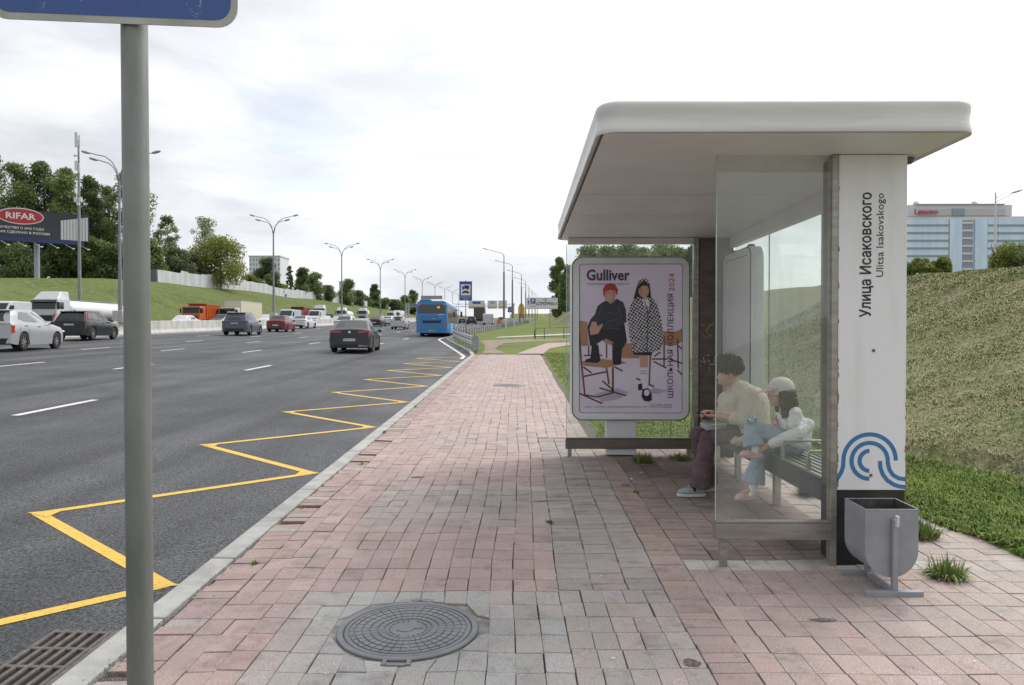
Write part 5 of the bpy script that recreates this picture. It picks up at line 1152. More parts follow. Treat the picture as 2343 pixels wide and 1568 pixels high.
for k in range(10):
    o=ml if k==0 else copy_tree(ml); Y=53.4+33.6*k
    o.location=(-28.1,Y,rz2(-28.1,Y)+1.0-.1); o['label']='double armed grey street lamp on the median, %s from the camera'%ords[k]
for o in list(ml.children): pass
# right-hand lamp posts
M_lampr=mat('lamp_pole_rust',(.21,.145,.14),.6,col2=(.26,.20,.19),vscale=1.5,stretch=(1,1,.3))
def right_lamp():
    r=thing('street_lamp','x','street lamp',(0,0,0),'single arm street lamps on the right verge')
    g=MB(); g.tube([(0,0,-.1),(0,0,.5),(0,0,1.25),(0,0,1.3)],[.42,.36,.30,.16],14); g.build('base_block',M_barr,r,world=False,smooth=True)
    g=MB(); g.tube([(0,0,1.2),(0,0,8.0),(0,0,8.02),(0,0,10.3)],[.16,.12,.07,.06],10); g.build('pole',M_lampr,r,world=False,smooth=True)
    g=MB(); g.tube([(0,0,10.2),(-.12,0,10.5),(-.5,0,10.68),(-2.3,0,11.15)],[.05,.045,.04,.035],7); a=g.build('arm',M_lamp,r,world=False,smooth='all')
    g=MB(); g.ell((-2.65,0,11.24),(.42,.16,.07),10,6,Matrix.Rotation(.2,3,'Y')); g.build('lamp_head',M_lhead,a,world=False,smooth='all')
    return r
rl=right_lamp()
for k,(x,Y) in enumerate([(-2.1,108),(-1.1,131),(.55,158),(1.7,188),(2.9,218),(4.4,250),(6,282),(7.6,314)]):
    o=rl if k==0 else copy_tree(rl); o.location=(x,Y,SY(Y)-.02); o['label']='single arm lamp post with pale conical foot behind the guardrail, %s from the camera'%ords[k]
# guardrail
M_gr=mat('guardrail_zinc',(.36,.37,.385),.4,metal=.5,col2=(.28,.29,.30),vscale=3,stretch=(1,1,3))
gr=thing('guardrail','galvanised steel guardrail curving away from the end of the pavement','guardrail',(-2.05,35.4,SY(35.4)))
gp=[(-2.05,35.4),(-3.3,44),(-4.75,54.5),(-4.95,58),(-4.9,64),(-3.95,80),(-2.9,95),(-1.75,118),(-1.0,131),(.2,150),(1.6,175),(3.1,205)]
def gpt(s_):
    for a,b in zip(gp[:-1],gp[1:]):
        l=math.hypot(b[0]-a[0],b[1]-a[1])
        if s_<=l: return lerp(a[0],b[0],s_/l),lerp(a[1],b[1],s_/l)
        s_-=l
    return gp[-1]
for z0,z1 in ((.22,.40),(.50,.68)):
    g=MB(); rings=[]
    s_=0
    while s_<168:
        x,Y=gpt(s_); z=SY(Y); zc=(z0+z1)/2; hh=(z1-z0)/2
        rings.append([(x-o_,Y,z+zc+q) for o_,q in ((.0,-hh),(.045,-hh*.5),(.0,0),(.045,hh*.5),(.0,hh),(-.02,hh),(.02,hh*.5),(-.03,0),(.02,-hh*.5),(-.02,-hh))]); s_+=2
    g.loft(rings); g.build('beam',M_gr,gr,smooth=True,sharp=40)
M_refl=mat('reflector_red',(.45,.04,.03),.4)
for k in range(80):
    x,Y=gpt(2.0*k+.3); g=MB(); z=SY(Y); g.box(x+.03,x+.12,Y-.04,Y+.04,z-.1,z+.70); p_=g.build('post',M_gr,gr)
    if k%2==0: g=MB(); g.box(x+.0,x+.06,Y-.02,Y+.0,z+.705,z+.78); g.build('reflector',M_refl,p_)
g=MB(); x,Y=gpt(0); z=SY(Y); g.box(x-.10,x+.16,Y-.16,Y-.10,z+.0,z+.72); g.box(x-.10,x-.04,Y-.095,Y+.3,z+.15,z+.715); g.box(x+.165,x+.19,Y-.155,Y+.25,z+.02,z+.68); g.build('end_plate',M_gr,gr,bevel=.01)
# blue information sign
M_sb=mat('road_sign_blue',(.02,.07,.30),.4,coat=.2); M_sw=mat('road_sign_white',(.62,.63,.66),.4); M_blk2=mat('sign_black',(.02,.02,.02),.5); M_post=mat('sign_post',(.30,.29,.27),.5,metal=.4)
def pole(parent,x,Y,z0,z1,r_=.04,m=None): g=MB(); g.tube([(x,Y,z0),(x,Y,z1)],r_,10); return g.build('post',m or M_post,parent,smooth=True)
p0=at(1051,688,66); p1=at(1080,644,66); zc0,zc1=p0.z,p1.z
s1=thing('information_sign','blue information sign with lorry and car pictogram above the guardrail','road sign',((p0.x+p1.x)/2,66,SY(66)))
pole(s1,(p0.x+p1.x)/2,66.06,SY(66)-.1,zc1+.1)
def board(parent,x0,x1,Y,z0,z1,m,name='sign_board',th=.03,bev=0): g=MB(); g.box(x0,x1,Y,Y+th,z0,z1); return g.build(name,m,parent,bevel=bev)
b_=board(s1,p0.x,p1.x,66,zc0,zc1,M_sb); h_=zc1-zc0; w_=p1.x-p0.x; ww=.012
def rectp(parent,name,m,x0,x1,z0,z1,Y,k=1): g=MB(); g.add([(x0,Y,z0),(x1,Y,z0),(x1,Y,z1),(x0,Y,z1)],[(0,1,2,3)]); return g.build(name,m,parent,fix=False)
rectp(b_,'white_square',M_sw,p0.x+.12*w_,p1.x-.12*w_,zc0+.27*h_,zc1-.16*h_,65.995)
def icon(parent,polys,x,z,sx,sz,Y,m):
    g=MB()
    for P_ in polys: g.add([(x+a*sx,Y,z+b*sz) for a,b in P_],[tuple(range(len(P_)))])
    return g.build('pictogram',m,parent,fix=False)
circ=lambda cx,cy,r:[(cx+r*math.cos(rad(a)),cy+r*math.sin(rad(a))) for a in range(0,360,30)]
xm=(p0.x+p1.x)/2
icon(b_,[[(-.2,.15),(.5,.15),(.5,.62),(-.2,.62)],[(-.5,.12),(-.24,.12),(-.24,.5),(-.42,.5),(-.5,.3)],circ(-.35,.05,.1),circ(.3,.05,.1),[(-.5,.08),(.5,.08),(.5,.13),(-.5,.13)]],xm,zc0+.58*h_,w_*.55,w_*.5,65.99,M_blk2)
icon(b_,[[(-.5,.12),(.5,.12),(.5,.28),(.36,.30),(.26,.46),(-.26,.46),(-.36,.30),(-.5,.28)],circ(-.3,.1,.1),circ(.3,.1,.1)],xm,zc0+.36*h_,w_*.55,w_*.5,65.99,M_blk2)
for k,(tx_,sz_) in enumerate((('СПЕЦИАЛЬНЫЙ',.115),('КОНТРОЛЬ',.115),('500 м',.125))): text('sign_text',tx_,sz_,face_cam(xm,65.99,zc0+h_*(.20-.075*k)),M_sw,b_,res=1)
# direction sign
q0=at(1204.6,707.5,95); q1=at(1276.2,681.5,95)
s2_=thing('direction_sign','white direction sign with blue parking square and СТРОГИНО lettering on two posts','road sign',(q0.x,95,SY(95)))
for f in (.28,.75): pole(s2_,lerp(q0.x,q1.x,f),95.1,terr(lerp(q0.x,q1.x,f),95)-.3,q0.z+.1,.05)
b_=board(s2_,q0.x,q1.x,95,q0.z,q1.z,M_sw); W_2=q1.x-q0.x; H_2=q1.z-q0.z
rectp(b_,'border_line',M_blk2,q0.x+.03,q1.x-.03,q1.z-.05,q1.z-.03,94.99); rectp(b_,'border_line',M_blk2,q0.x+.03,q1.x-.03,q0.z+.03,q0.z+.05,94.99)
rectp(b_,'parking_square',M_sb,q0.x+W_2*.13,q0.x+W_2*.29,q0.z+H_2*.48,q0.z+H_2*.92,94.985); text('parking_letter','P',.58,face_cam(q0.x+W_2*.21,94.975,q0.z+H_2*.70),M_sw,b_,bold=.02)
icon(b_,[[(-.5,.4),(.5,.4),(0,1)],[(-.15,-.6),(.15,-.6),(.15,.4),(-.15,.4)]],q0.x+W_2*.065,q0.z+H_2*.52,.28,.34,94.985,M_blk2)
text('direction_text','«СТРОГИНО» 3',.5,face_cam(q0.x+W_2*.64,94.985,q0.z+H_2*.46),M_blk2,b_,bold=.012,width=W_2*.66); 
M_mred=mat('metro_red',(.5,.04,.03),.5)
g=MB(); a=[(math.cos(rad(t)),math.sin(rad(t))) for t in range(0,361,20)]; ribbon(g,[(q0.x+W_2*.60+.2*c,q0.z+H_2*.80+.15*s_) for c,s_ in a],.04,94.98,.001); g.build('metro_ring',M_mred,b_,fix=False); text('metro_letter','M',.2,face_cam(q0.x+W_2*.60,94.98,q0.z+H_2*.79),M_mred,b_)
text('small_red_text','Парковка',.16,face_cam(q0.x+W_2*.21,94.985,q0.z+H_2*.25),M_mred,b_,res=1)
# small blue lane sign
p0=at(1161.6,715,139); p1=at(1172.4,703,139)
s3=thing('lane_sign','small square blue sign with two white lane arrows between the lamp posts','road sign',((p0.x+p1.x)/2,139,SY(139)))
pole(s3,(p0.x+p1.x)/2,139.06,SY(139)-.1,p0.z+.1,.04); b_=board(s3,p0.x,p1.x,139,p0.z,p1.z,M_sb); xm=(p0.x+p1.x)/2; zm=(p0.z+p1.z)/2
g=MB(); ribbon(g,[(xm-.2,zm+.3),(xm-.2,zm-.05),(xm-.05,zm-.25),(xm-.05,zm-.4)],.08,138.99,.001); ribbon(g,[(xm+.2,zm+.3),(xm+.2,zm-.05),(xm+.05,zm-.2)],.08,138.99,.001); g.build('arrows',M_sw,b_,fix=False)
# gantry
M_gan=mat('gantry_steel',(.42,.43,.45),.5,metal=.3)
ga=thing('sign_gantry','long steel gantry across the road carrying pale direction boards behind the bus','sign gantry',(-17,262,SY(262)))
YG=262
def GX(px): return at(px,700,YG).x
def GZ(py): return at(1150,py,YG).z
zt_=GZ(696); zb_=GZ(702)
g=MB()
for zq in (zt_,zb_): g.box(GX(928),GX(1176),YG,YG+.18,zq-.09,zq+.09)
x=GX(930); up=True
while x<GX(1172): g.beam((x,YG+.09,zb_ if up else zt_),(x+1.4,YG+.09,zt_ if up else zb_),.08,.08); x+=1.4; up=not up
g.build('truss',M_gan,ga)
for px in (928,934,1108,1175): g=MB(); X=GX(px); g.box(X-.28,X+.28,YG+.3,YG+.8,SY(YG)-.3,zt_+.3); g.build('pillar',M_gan,ga)
M_gy=mat('gantry_yellow',(.60,.42,.08),.5); M_gg=mat('gantry_green',(.25,.45,.38),.5)
for a,b,c,d,kk in ((1072,1109,688,706.5,1),(1115.6,1137.6,688,706.5,2),(1140,1160,688,706.5,0)):
    g=MB(); g.box(GX(a),GX(b),YG-.25,YG-.1,GZ(d),GZ(c)); bb=g.build('sign_board',M_sw,ga); rectp(bb,'yellow_strip',M_gy,GX(a)+.1,GX(b)-.1,GZ(d)+.05,GZ(d)+.75,YG-.26)
    if kk: rectp(bb,'name_strip',M_sb if kk==1 else M_gg,lerp(GX(a),GX(b),.25),lerp(GX(a),GX(b),.75),GZ(c)-1.15,GZ(c)-.35,YG-.26)
g=MB(); g.box(GX(963),GX(1012),YG+.3,YG+.45,GZ(693),GZ(676.7)); g.build('sign_board',mat('board_back',(.30,.30,.31),.6),ga)
# totem
to=thing('totem_sign','slim dark totem with a rounded yellow top beyond the small blue lane sign','totem sign',(.9,230,SY(230))); a=at(1193,742,230); 
g=MB(); g.prism([(a.x-.8,SY(230)),(a.x+.8,SY(230)),(a.x+.8,a.z+3.0),(a.x-.8,a.z+3.0)],'y',230,230.4); g.build('column',M_lampr,to)
g=MB(); z_=a.z+3; g.prism([(a.x-1,z_),(a.x+1,z_),(a.x+1,z_+2),(a.x+.6,z_+3),(a.x,z_+3.5),(a.x-.6,z_+3),(a.x-1,z_+2)],'y',229.9,230.3); g.build('top_panel',M_gy,to)
# cell mast
ms_=thing('cell_mast','thin tall telecom mast with white panel antennas behind the billboard end','telecom mast',(-47.2,81.4,terr(-47.2,81.4)))
M_ant=mat('antenna_white',(.60,.62,.64),.5); xm,ym=-47.2,81.4; zt_=1.6+440/F*81.4; zb_=terr(xm,ym)-.3
g=MB(); g.tube([(xm,ym,zb_),(xm,ym,zb_+7),(xm,ym,zt_-3),(xm,ym,zt_)],[.20,.17,.12,.08],12); g.build('pole',M_lamp,ms_,smooth=True)
def MZ(py): return 1.6+(760-py)/F*81.4
for a,b,c,d in ((-.30,.02,303,337),(.10,.28,310,336),(-.32,-.02,368,390),(.08,.24,374,396)):
    g=MB(); g.box(xm+a,xm+b,ym-.25,ym-.12,MZ(d),MZ(c)); g.build('antenna',M_ant,ms_,bevel=.03)
for a,b,c,d in ((-.38,-.05,452,463),(.08,.42,453,462),(-.1,.18,462,470)): g=MB(); g.box(xm+a,xm+b,ym-.3,ym-.1,MZ(d),MZ(c)); g.build('equipment_box',M_ant,ms_,bevel=.02)
g=MB(); g.ell((xm-.35,ym-.1,MZ(356)),(.14,.14,.14),10,6); g.box(xm-.3,xm+.1,ym-.05,ym+.05,MZ(357),MZ(355)); g.build('dish',M_ant,ms_)
# billboard
bbx=thing('billboard','large dark roadside billboard with red oval logo on a single post','billboard',(-85,134,terr(-85,134)))
A=Vector((at(-14,512,129).x,129,0)); B_=Vector((at(204,512,138).x,138,0)); ux=(B_-A).normalized(); uy=Vector((-ux.y,ux.x,0)); WB=(B_-A).length
def bp(u,z,o=0): q=A+ux*u-Vector((-ux.y,ux.x,0))*o*-1; return (A.x+ux.x*u+ux.y*o,A.y+ux.y*u-ux.x*o,z)
zT=1.6+(760-484)/F*134; zB=1.6+(760-546.5)/F*134; zS=1.6+(760-556)/F*134
def bpoly(name,m,pts,o,parent=None,fix=False): g=MB(); g.add([bp(u,z,o) for u,z in pts],[tuple(range(len(pts)))]); return g.build(name,m,parent or bbx,fix=fix)
def bslab(name,m,u0,u1,z0,z1,o0,o1,parent=None):
    g=MB(); v=[bp(u,z,o) for o in (o0,o1) for z in (z0,z1) for u in (u0,u1)]; g.add(v,[(0,1,3,2),(4,6,7,5),(0,4,5,1),(2,3,7,6),(0,2,6,4),(1,5,7,3)]); return g.build(name,m,parent or bbx)
pnl=bslab('panel',mat('billboard_dark',(.022,.022,.028),.4,col2=(.032,.032,.04),vscale=.3),0,WB,zB,zT,0,-1.2)
bslab('caption_strip',mat('billboard_navy',(.02,.035,.13),.5),0,WB-.8,zS,zB-.02,.05,-.9)
def ub(px): return (px+14)/218*WB
def zb2(py): return 1.6+(760-py)/F*134
bpoly('oval_logo',M_sw,[(ub(44.5)+3.45*math.cos(rad(t)),zb2(499)+1.42*math.sin(rad(t))) for t in range(0,360,10)],.02,pnl)
bpoly('oval_logo',mat('logo_red',(.38,.02,.03),.4),[(ub(44.5)+3.3*math.cos(rad(t)),zb2(499)+1.27*math.sin(rad(t))) for t in range(0,360,10)],.04,pnl)
def btext(body,u,z,size,m,w_,bold=0):
    M=Matrix.Translation(bp(u,z,.06))@Matrix.Rotation(math.atan2(ux.y,ux.x),4,'Z')@Matrix.Rotation(math.pi/2,4,'X'); return text('billboard_text',body,size,M,m,pnl,width=w_,bold=bold,res=1)
btext('RIFAR',ub(44),zb2(499.5),1.5,M_sw,4.4,.03); btext('КАЧЕСТВО С 2002 ГОДА',ub(45),zb2(526),.54,M_sw,ub(97)-ub(-7),.01); btext('100% СДЕЛАНО В РОССИИ',ub(51),zb2(536),.54,M_sw,ub(110)-ub(-7),.01)
M_rad=mat('radiator_white',(.50,.52,.54),.4)
for k in range(9):
    u0=ub(lerp(136,202,k/9)); u1=ub(lerp(136,202,(k+1)/9))-.08; f=k/9; bpoly('radiator_print',M_rad,[(u0,zb2(546)),(u1,zb2(546)),(u1,zb2(lerp(502,490,f+.11))),(u0,zb2(lerp(502,490,f)))],.03,pnl)
xp=at(83,600,135).x; g=MB(); g.tube([(xp,135.2,terr(xp,135)-.5),(xp,135.2,zS)],.46,18); g.build('post',mat('billboard_post',(.33,.37,.42),.5),bbx,smooth=True)
for k in range(6):
    u=WB*(k+.4)/6; a=bp(u,zS-.05,0); b=bp(u+.9,zS-1.0,2.6); g=MB(); g.tube([a,b],.04,6); g.ell(b,(.3,.2,.12),8,5); g.build('flood_lamp',M_ant,bbx)
# metal fence on the embankment
fe=thing('metal_fence','long white metal panel fence stepping down the left embankment','fence',(-70,147,terr(-70,147)))
M_fe=mat('fence_sheet',(.55,.56,.57),.5,metal=.15,col2=(.42,.43,.44),vscale=.5,stretch=(1,.8,.2)); M_fed=mat('fence_dark_sheet',(.11,.115,.12),.5)
y=147; k=0
while y<352 and k<60:
    l=3.4; g=MB(); x=-70; zz_=min(terr(x,y),terr(x,y+l)); off=[0,.0,.0,.55,.55,.55,.5,1.1,1.0,.6][k%10]*(1 if k<14 else .35)*(.6 if k%3 else 1); h=2.35+off
    n_=9; pts=[]
    for i in range(n_+1): yy_=y+.04+(l-.08)*i/n_; pts.append((x+(.05 if i%2 else -.02),yy_))
    zsl=(terr(x,y+l)-terr(x,y))/l
    v=[(a,b,terr(x,b)-.1) for a,b in pts]+[(a,b,terr(x,y)+h+zsl*(b-y)) for a,b in pts]+[(a-.05,b,terr(x,b)-.1) for a,b in pts]+[(a-.05,b,terr(x,y)+h+zsl*(b-y)) for a,b in pts]; m_=n_+1
    g.add(v,[(i,i+1,m_+i+1,m_+i) for i in range(n_)]+[(2*m_+i,3*m_+i,3*m_+i+1,2*m_+i+1) for i in range(n_)]+[(m_+i,m_+i+1,3*m_+i+1,3*m_+i) for i in range(n_)]+[(0,m_,3*m_,2*m_),(m_-1,3*m_-1,4*m_-1,2*m_-1)])
    g.build('fence_panel',M_fe,fe); y+=l; k+=1
g=MB(); g.box(-74.5,-70.1,146.6,146.8,terr(-72,146)-.2,terr(-70,147)+2.4); g.build('dark_panel',M_fed,fe)
# low pipe railing by the dirt track
rl_=thing('pipe_railing','low dark pipe railing beside the branching path on the verge','railing',(1.1,55,SY(55))); M_rail=mat('railing_iron',(.06,.06,.06),.5)
g=MB(); g.tube([(1.1,53,SY(53)+.12),(1.1,53.2,SY(53)+.70),(1.3,53.4,SY(53)+.82),(6.3,58,SY(58)+.88)],.028,8); g.tube([(1.12,53.02,SY(53)+.22),(6.3,58,SY(58)+.22)],.022,8); g.build('rail',M_rail,rl_,smooth='all')
for t in (.0,.13,.42,.75): x=lerp(1.15,6.2,t); Y=lerp(53.2,57.9,t); g=MB(); g.tube([(x,Y,SY(Y)-.1),(x,Y,SY(Y)+.83)],.028,8); g.build('post',M_rail,rl_,smooth='all')
# office block
of=thing('office_building','distant pale office block with blue glass bands and red roof lettering','office building',(200,350,10))
YO=350
def OP(zx,zy): p=at(1888.3+.3141*zx,328.4+.3141*zy,YO); return p.x,p.z
def oslab(name,m,x0,x1,z0,z1,d0,d1,par=None): 
    a=OP(x0,z1); b=OP(x1,z0); g=MB(); g.box(a[0],b[0],YO-d0,YO+d1,a[1],b[1]); return g.build(name,m,par or of)
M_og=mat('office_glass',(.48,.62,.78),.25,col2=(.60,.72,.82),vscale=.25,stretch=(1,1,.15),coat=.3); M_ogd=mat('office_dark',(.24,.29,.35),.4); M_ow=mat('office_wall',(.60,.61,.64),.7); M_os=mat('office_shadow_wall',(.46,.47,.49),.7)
oslab('wall',M_ow,480,1900,530,1120,0,30); oslab('crown',M_ow,560,1360,447,529,0,25); oslab('roof_parapet',M_ow,650,1305,440,446.5,1,24)
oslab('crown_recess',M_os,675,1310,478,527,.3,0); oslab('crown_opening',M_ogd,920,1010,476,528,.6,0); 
oslab('glazing',M_og,484,895,552,1100,.4,0); oslab('glazing',M_og,897,990,552,1100,.9,0); oslab('shaft',M_ogd,992,1072,560,1100,.3,0); oslab('glazing',M_og,1080,1175,552,1100,.9,0); oslab('glazing',M_og,1178,1245,552,1100,.4,0); oslab('glazing',M_og,1256,1890,540,1100,.2,0)
for k in range(8):
    z_=591+k*55.8
    oslab('window_band',M_ogd,484,893,z_,z_+12,.8,0); oslab('window_band',M_ogd,1178,1243,z_,z_+12,.8,0); oslab('window_band',M_ogd,1256,1890,z_,z_+12,.7,0); oslab('shaft_slab',M_ow,993,1071,z_-18,z_-4,.6,0)
a=OP(722,502); text('roof_lettering','Lenovo',3.7,face_cam(a[0],YO-1.6,a[1]),mat('lettering_red',(.55,.03,.06),.5),of,width=OP(808,0)[0]-OP(640,0)[0],ext=.3)
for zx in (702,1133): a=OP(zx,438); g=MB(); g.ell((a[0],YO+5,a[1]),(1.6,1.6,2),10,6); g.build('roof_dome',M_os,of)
def block(label,pxa,pxb,py,Y,depth,rows,cols):
    a=at(pxa,py,Y); b=at(pxb,py,Y); r=thing('apartment_block',label,'apartment block',(a.x,Y,8)); 
    zg=terr(a.x,Y)-1
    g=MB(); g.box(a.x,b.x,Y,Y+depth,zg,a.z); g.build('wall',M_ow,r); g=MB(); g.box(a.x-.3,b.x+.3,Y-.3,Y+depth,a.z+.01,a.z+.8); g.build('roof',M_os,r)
    for i in range(rows):
        for j in range(cols):
            x=lerp(a.x,b.x,(j+.25)/cols); w2=(b.x-a.x)/cols*.45; z=a.z-2.6-i*2.9
            if z<zg+1: continue
            g=MB(); g.box(x,x+w2,Y-.05,Y+.1,z,z+1.5); g.build('window',M_ogd,r)
block('distant grey apartment block rising behind the left embankment trees',570,641,588,470,18,9,10)
block('farther low apartment block over the end of the white fence',776,802,646,620,18,4,5)
# far street lamp on the right hilltop
hl=thing('hill_lamp','white street lamp with one angled arm in front of the distant office block','street lamp',(37.7,60,terr(37.7,60)))
a=at(2278,441,60); M_wl=mat('white_lamp',(.55,.57,.60),.5); g=MB(); g.tube([(a.x,60,terr(a.x,60)-.2),(a.x,60,a.z)],[.10,.06],10); g.build('pole',M_wl,hl,smooth=True)
b=at(2316,442,60); g=MB(); g.tube([(a.x,60,a.z-.45),((a.x+b.x)/2,60,a.z-.02),(b.x,60,b.z)],.03,6); g.tube([(a.x,60,a.z-.75),(b.x,60,b.z-.05)],.03,6); g.build('arm',M_wl,hl)
c=at(2328,438,60); g=MB(); g.ell((c.x,60,c.z),(.5,.2,.09),10,6,Matrix.Rotation(-.3,3,'Y')); g.build('lamp_head',M_lhead,hl,smooth='all')
# ================================================================ TREES
M_bark=mat('bark',(.10,.08,.06),.9,col2=(.16,.14,.12),vscale=2)
def leafmat(name,a,b):
    m=mat(name,a,.75,spec=.25,attr='Col'); nt=m.node_tree; B=nt.nodes['Principled BSDF']; N=nt.nodes.new; L=nt.links.new
    src=B.inputs['Base Color'].links[0].from_socket if B.inputs['Base Color'].links else None
    va=[n for n in nt.nodes if n.type=='VERTEX_COLOR'][0]; g=N('ShaderNodeNewGeometry'); q=N('ShaderNodeMapRange'); q.inputs[3].default_value=.65; q.inputs[4].default_value=1.4; L(g.outputs['Random Per Island'],q.inputs[0])
    h=N('ShaderNodeHueSaturation'); L(va.outputs[0],h.inputs['Color']); L(q.outputs[0],h.inputs['Value']); L(h.outputs[0],B.inputs['Base Color'])
    B.inputs['Subsurface Weight'].default_value=0
    t=N('ShaderNodeBsdfTranslucent'); L(h.outputs[0],t.inputs[0]); mx=N('ShaderNodeMixShader'); mx.inputs[0].default_value=.42; o=nt.nodes['Material Output']; L(B.outputs[0],mx.inputs[1]); L(t.outputs[0],mx.inputs[2]); L(mx.outputs[0],o.inputs[0]); return m
M_leaf=leafmat('leaves',(.07,.11,.03),(.1,.1,.1))
GD=np.array((.125,.175,.075)); GM=np.array((.175,.23,.09)); GO=np.array((.20,.23,.065)); GG=np.array((.17,.20,.11)); GP=np.array((.24,.27,.15))
def leaves(cent,rad_,n,size,rs,wi=False):
    """quads spread through a set of leafy clumps"""
    k=len(cent); vol=np.array([r_**2 for r_ in rad_]); idx=rs.choice(k,n,p=vol/vol.sum()); c=np.array(cent)[idx]; r_=np.array(rad_)[idx]
    d=rs.normal(size=(n,3)); d/=np.linalg.norm(d,axis=1)[:,None]; u=rs.random(n)**.45; p=c+d*(r_*u)[:,None]*np.array((1,1,.85))
    p+=rs.normal(size=(n,3))*.06*r_[:,None]
    a=rs.normal(size=(n,3)); a/=np.linalg.norm(a,axis=1)[:,None]; b=np.cross(a,d+rs.normal(size=(n,3))*.6); b/=np.linalg.norm(b,axis=1)[:,None]+1e-9
    s=(size*(.6+.9*rs.random(n)))[:,None]; V=np.stack([p-a*s*.5-b*s*.32,p+a*s*.5-b*s*.2,p+a*s*.4+b*s*.35,p-a*s*.45+b*s*.3],1)
    return (V.reshape(-1,3),idx) if wi else V.reshape(-1,3)
def tree(name,label,x,Y,base,H,R,col,n=2600,size=.42,group=None,low=.12,sparse=0,seed=0,shape='round',cat='tree'):
    rs=np.random.default_rng(seed+int(abs(x)*13+Y*7)); root=thing(name,label,cat,(x,Y,base),group)
    cent=[];rr=[]; h0=H*low; K2=int(min(60,(16 if sparse<.5 else 26)*max(1,H/(2.2*R))))
    n=int(n*max(1,(H/(2*R))**.7)*(2.4 if sparse<.5 else 1.7)); size*=.78
    for i in range(K2):
        t=(i+.5)/K2; z=h0+(H-h0)*t
        env=(math.sin(math.pi*min(1,.12+.86*t))**.6) if shape=='round' else (1.08-t)**.8
        a=rs.random()*2*math.pi; q=R*env*rs.random()**.5*.72; r_=R*(.30+.24*rs.random())*(1-.40*sparse)*(.6+.5*env)
        cent.append((q*math.cos(a),q*math.sin(a),min(z,H-r_*.75))); rr.append(r_)
    cent.append((0,0,H-R*.28)); rr.append(R*.3)
    V,ix=leaves(cent,rr,n,size,rs,True); m_=len(V)//4; ct=.68+.62*rs.random(len(cent))
    cl=np.repeat(col[None,:],m_,0); zt=(V.reshape(-1,4,3)[:,0,2]/H)[:,None]; 
    # lighter and darker sprays by clump
    cl=cl*ct[ix][:,None]*(.8+.45*rs.random((m_,1)))+np.array((.02,.015,0))*rs.random((m_,1))
    Cc=np.repeat(cl,4,0); Fc=np.arange(len(V)).reshape(-1,4)
    np_mesh('crown',V,Fc,M_leaf,root,colors=Cc)
    g=MB(); g.tube([(0,0,-.5),(0.02*H,0,H*.3),(0,.02*H,H*.62),(0,0,H*.85)],[H*.018+.05,H*.014+.04,H*.008+.03,.03],7)
    for i in range(7 if sparse<.5 else 12):
        c=cent[i]; z=h0*.6+c[2]*.55; g.tube([(0,0,z),(c[0]*.5,c[1]*.5,(z+c[2])*.5+.02*H),c],[H*.007+.02,H*.004+.02,.015],5)
    g.build('trunk',M_bark,root,world=False,smooth='all'); return root
def ptree(px,py,Y,hw,col,label,**k):
    X=at(px,py,Y); b=terr(X.x,Y); H=X.z-b; R=hw/F*Y; name=k.pop('name','broadleaf_tree')
    return tree(name,label,X.x,Y,b-.1,H,R,col,**k)
TG='trees along the top of the left embankment'
L_=[(-30,345,152,50,GM,'tall green tree at the left edge above the billboard',{}),
(38,372,150,58,GM,'tall dark green tree rising behind the billboard logo',{}),
(98,368,153,52,GD,'tall dense tree behind the middle of the billboard',{}),
(152,384,150,44,GM,'tall tree left of the telecom mast top',{}),
(205,402,155,42,GD,'dark tree right of the telecom mast, behind the mast cabinet',{}),
(247,425,162,40,GG,'thin crowned tree behind the nearest median lamp',dict(sparse=.6,n=2200)),
(298,392,156,70,GM,'tall loose crowned tree behind the foreground sign pole',dict(sparse=.7,n=4200)),
(265,560,149,46,GD,'dark bushy tree filling the gap left of the foreground pole',dict(low=.02)),
(70,575,160,60,GD,'low dark thicket tree behind the billboard post',dict(low=.02)),
(180,580,162,60,GD,'low dark thicket tree behind the telecom mast',dict(low=.02)),
(30,556,142,55,GD,'bushy dark tree below the billboard left of its post',dict(low=.02)),
(130,556,150,52,GD,'bushy dark tree below the billboard right of its post',dict(low=.02)),
(215,540,150,44,GM,'bushy tree on the crest right of the mast foot',dict(low=.02)),
(345,545,158,36,GM,'low bushy tree right of the foreground sign pole',dict(low=.02)),
(383,492,176,42,GP,'pale loose crowned tree behind the start of the white fence',dict(sparse=1,n=1900)),
(467,494,196,54,GP,'pale airy tree behind the round olive tree',dict(sparse=1,n=2000)),
(400,565,165,38,GG,'olive bush tree below the pale tree behind the fence',dict(low=.03)),
(440,575,172,40,GG,'dark low tree between the pale tree and the round olive tree',dict(low=.05)),
(503,541,178,66,GO,'broad round olive green tree overhanging the white fence',dict(n=5200,low=.05)),
(572,628,212,26,GO,'small olive tree right of the broad round tree',dict(low=.03)),
(611,588,226,27,GD,'dark narrow tree in front of the grey apartment block',dict(low=.03)),
(641,650,228,22,GO,'small yellow green tree beside the second median lamp',dict(low=.03)),
(663,608,245,11,GG,'slender sparse birch above the white fence',dict(sparse=1,n=700)),
(692,612,252,26,GD,'dark green tree left of a pair above the fence',dict(low=.03)),
(722,622,262,28,GM,'round green tree of a pair above the fence',dict(low=.03)),
(752,652,275,22,GG,'grey green tree left of the third median lamp',dict(low=.03)),
(795,637,300,25,GM,'round tree right of the third median lamp',dict(low=.03)),
(820,664,325,20,GG,'low tree at the far end of the white fence',dict(low=.03))]
for px,py,Y,hw,c,lab,k in L_: ptree(px,py,Y,hw,c,lab,group=TG,**dict(dict(n=3000),**k))
FG='dark trees far beyond the oncoming traffic'
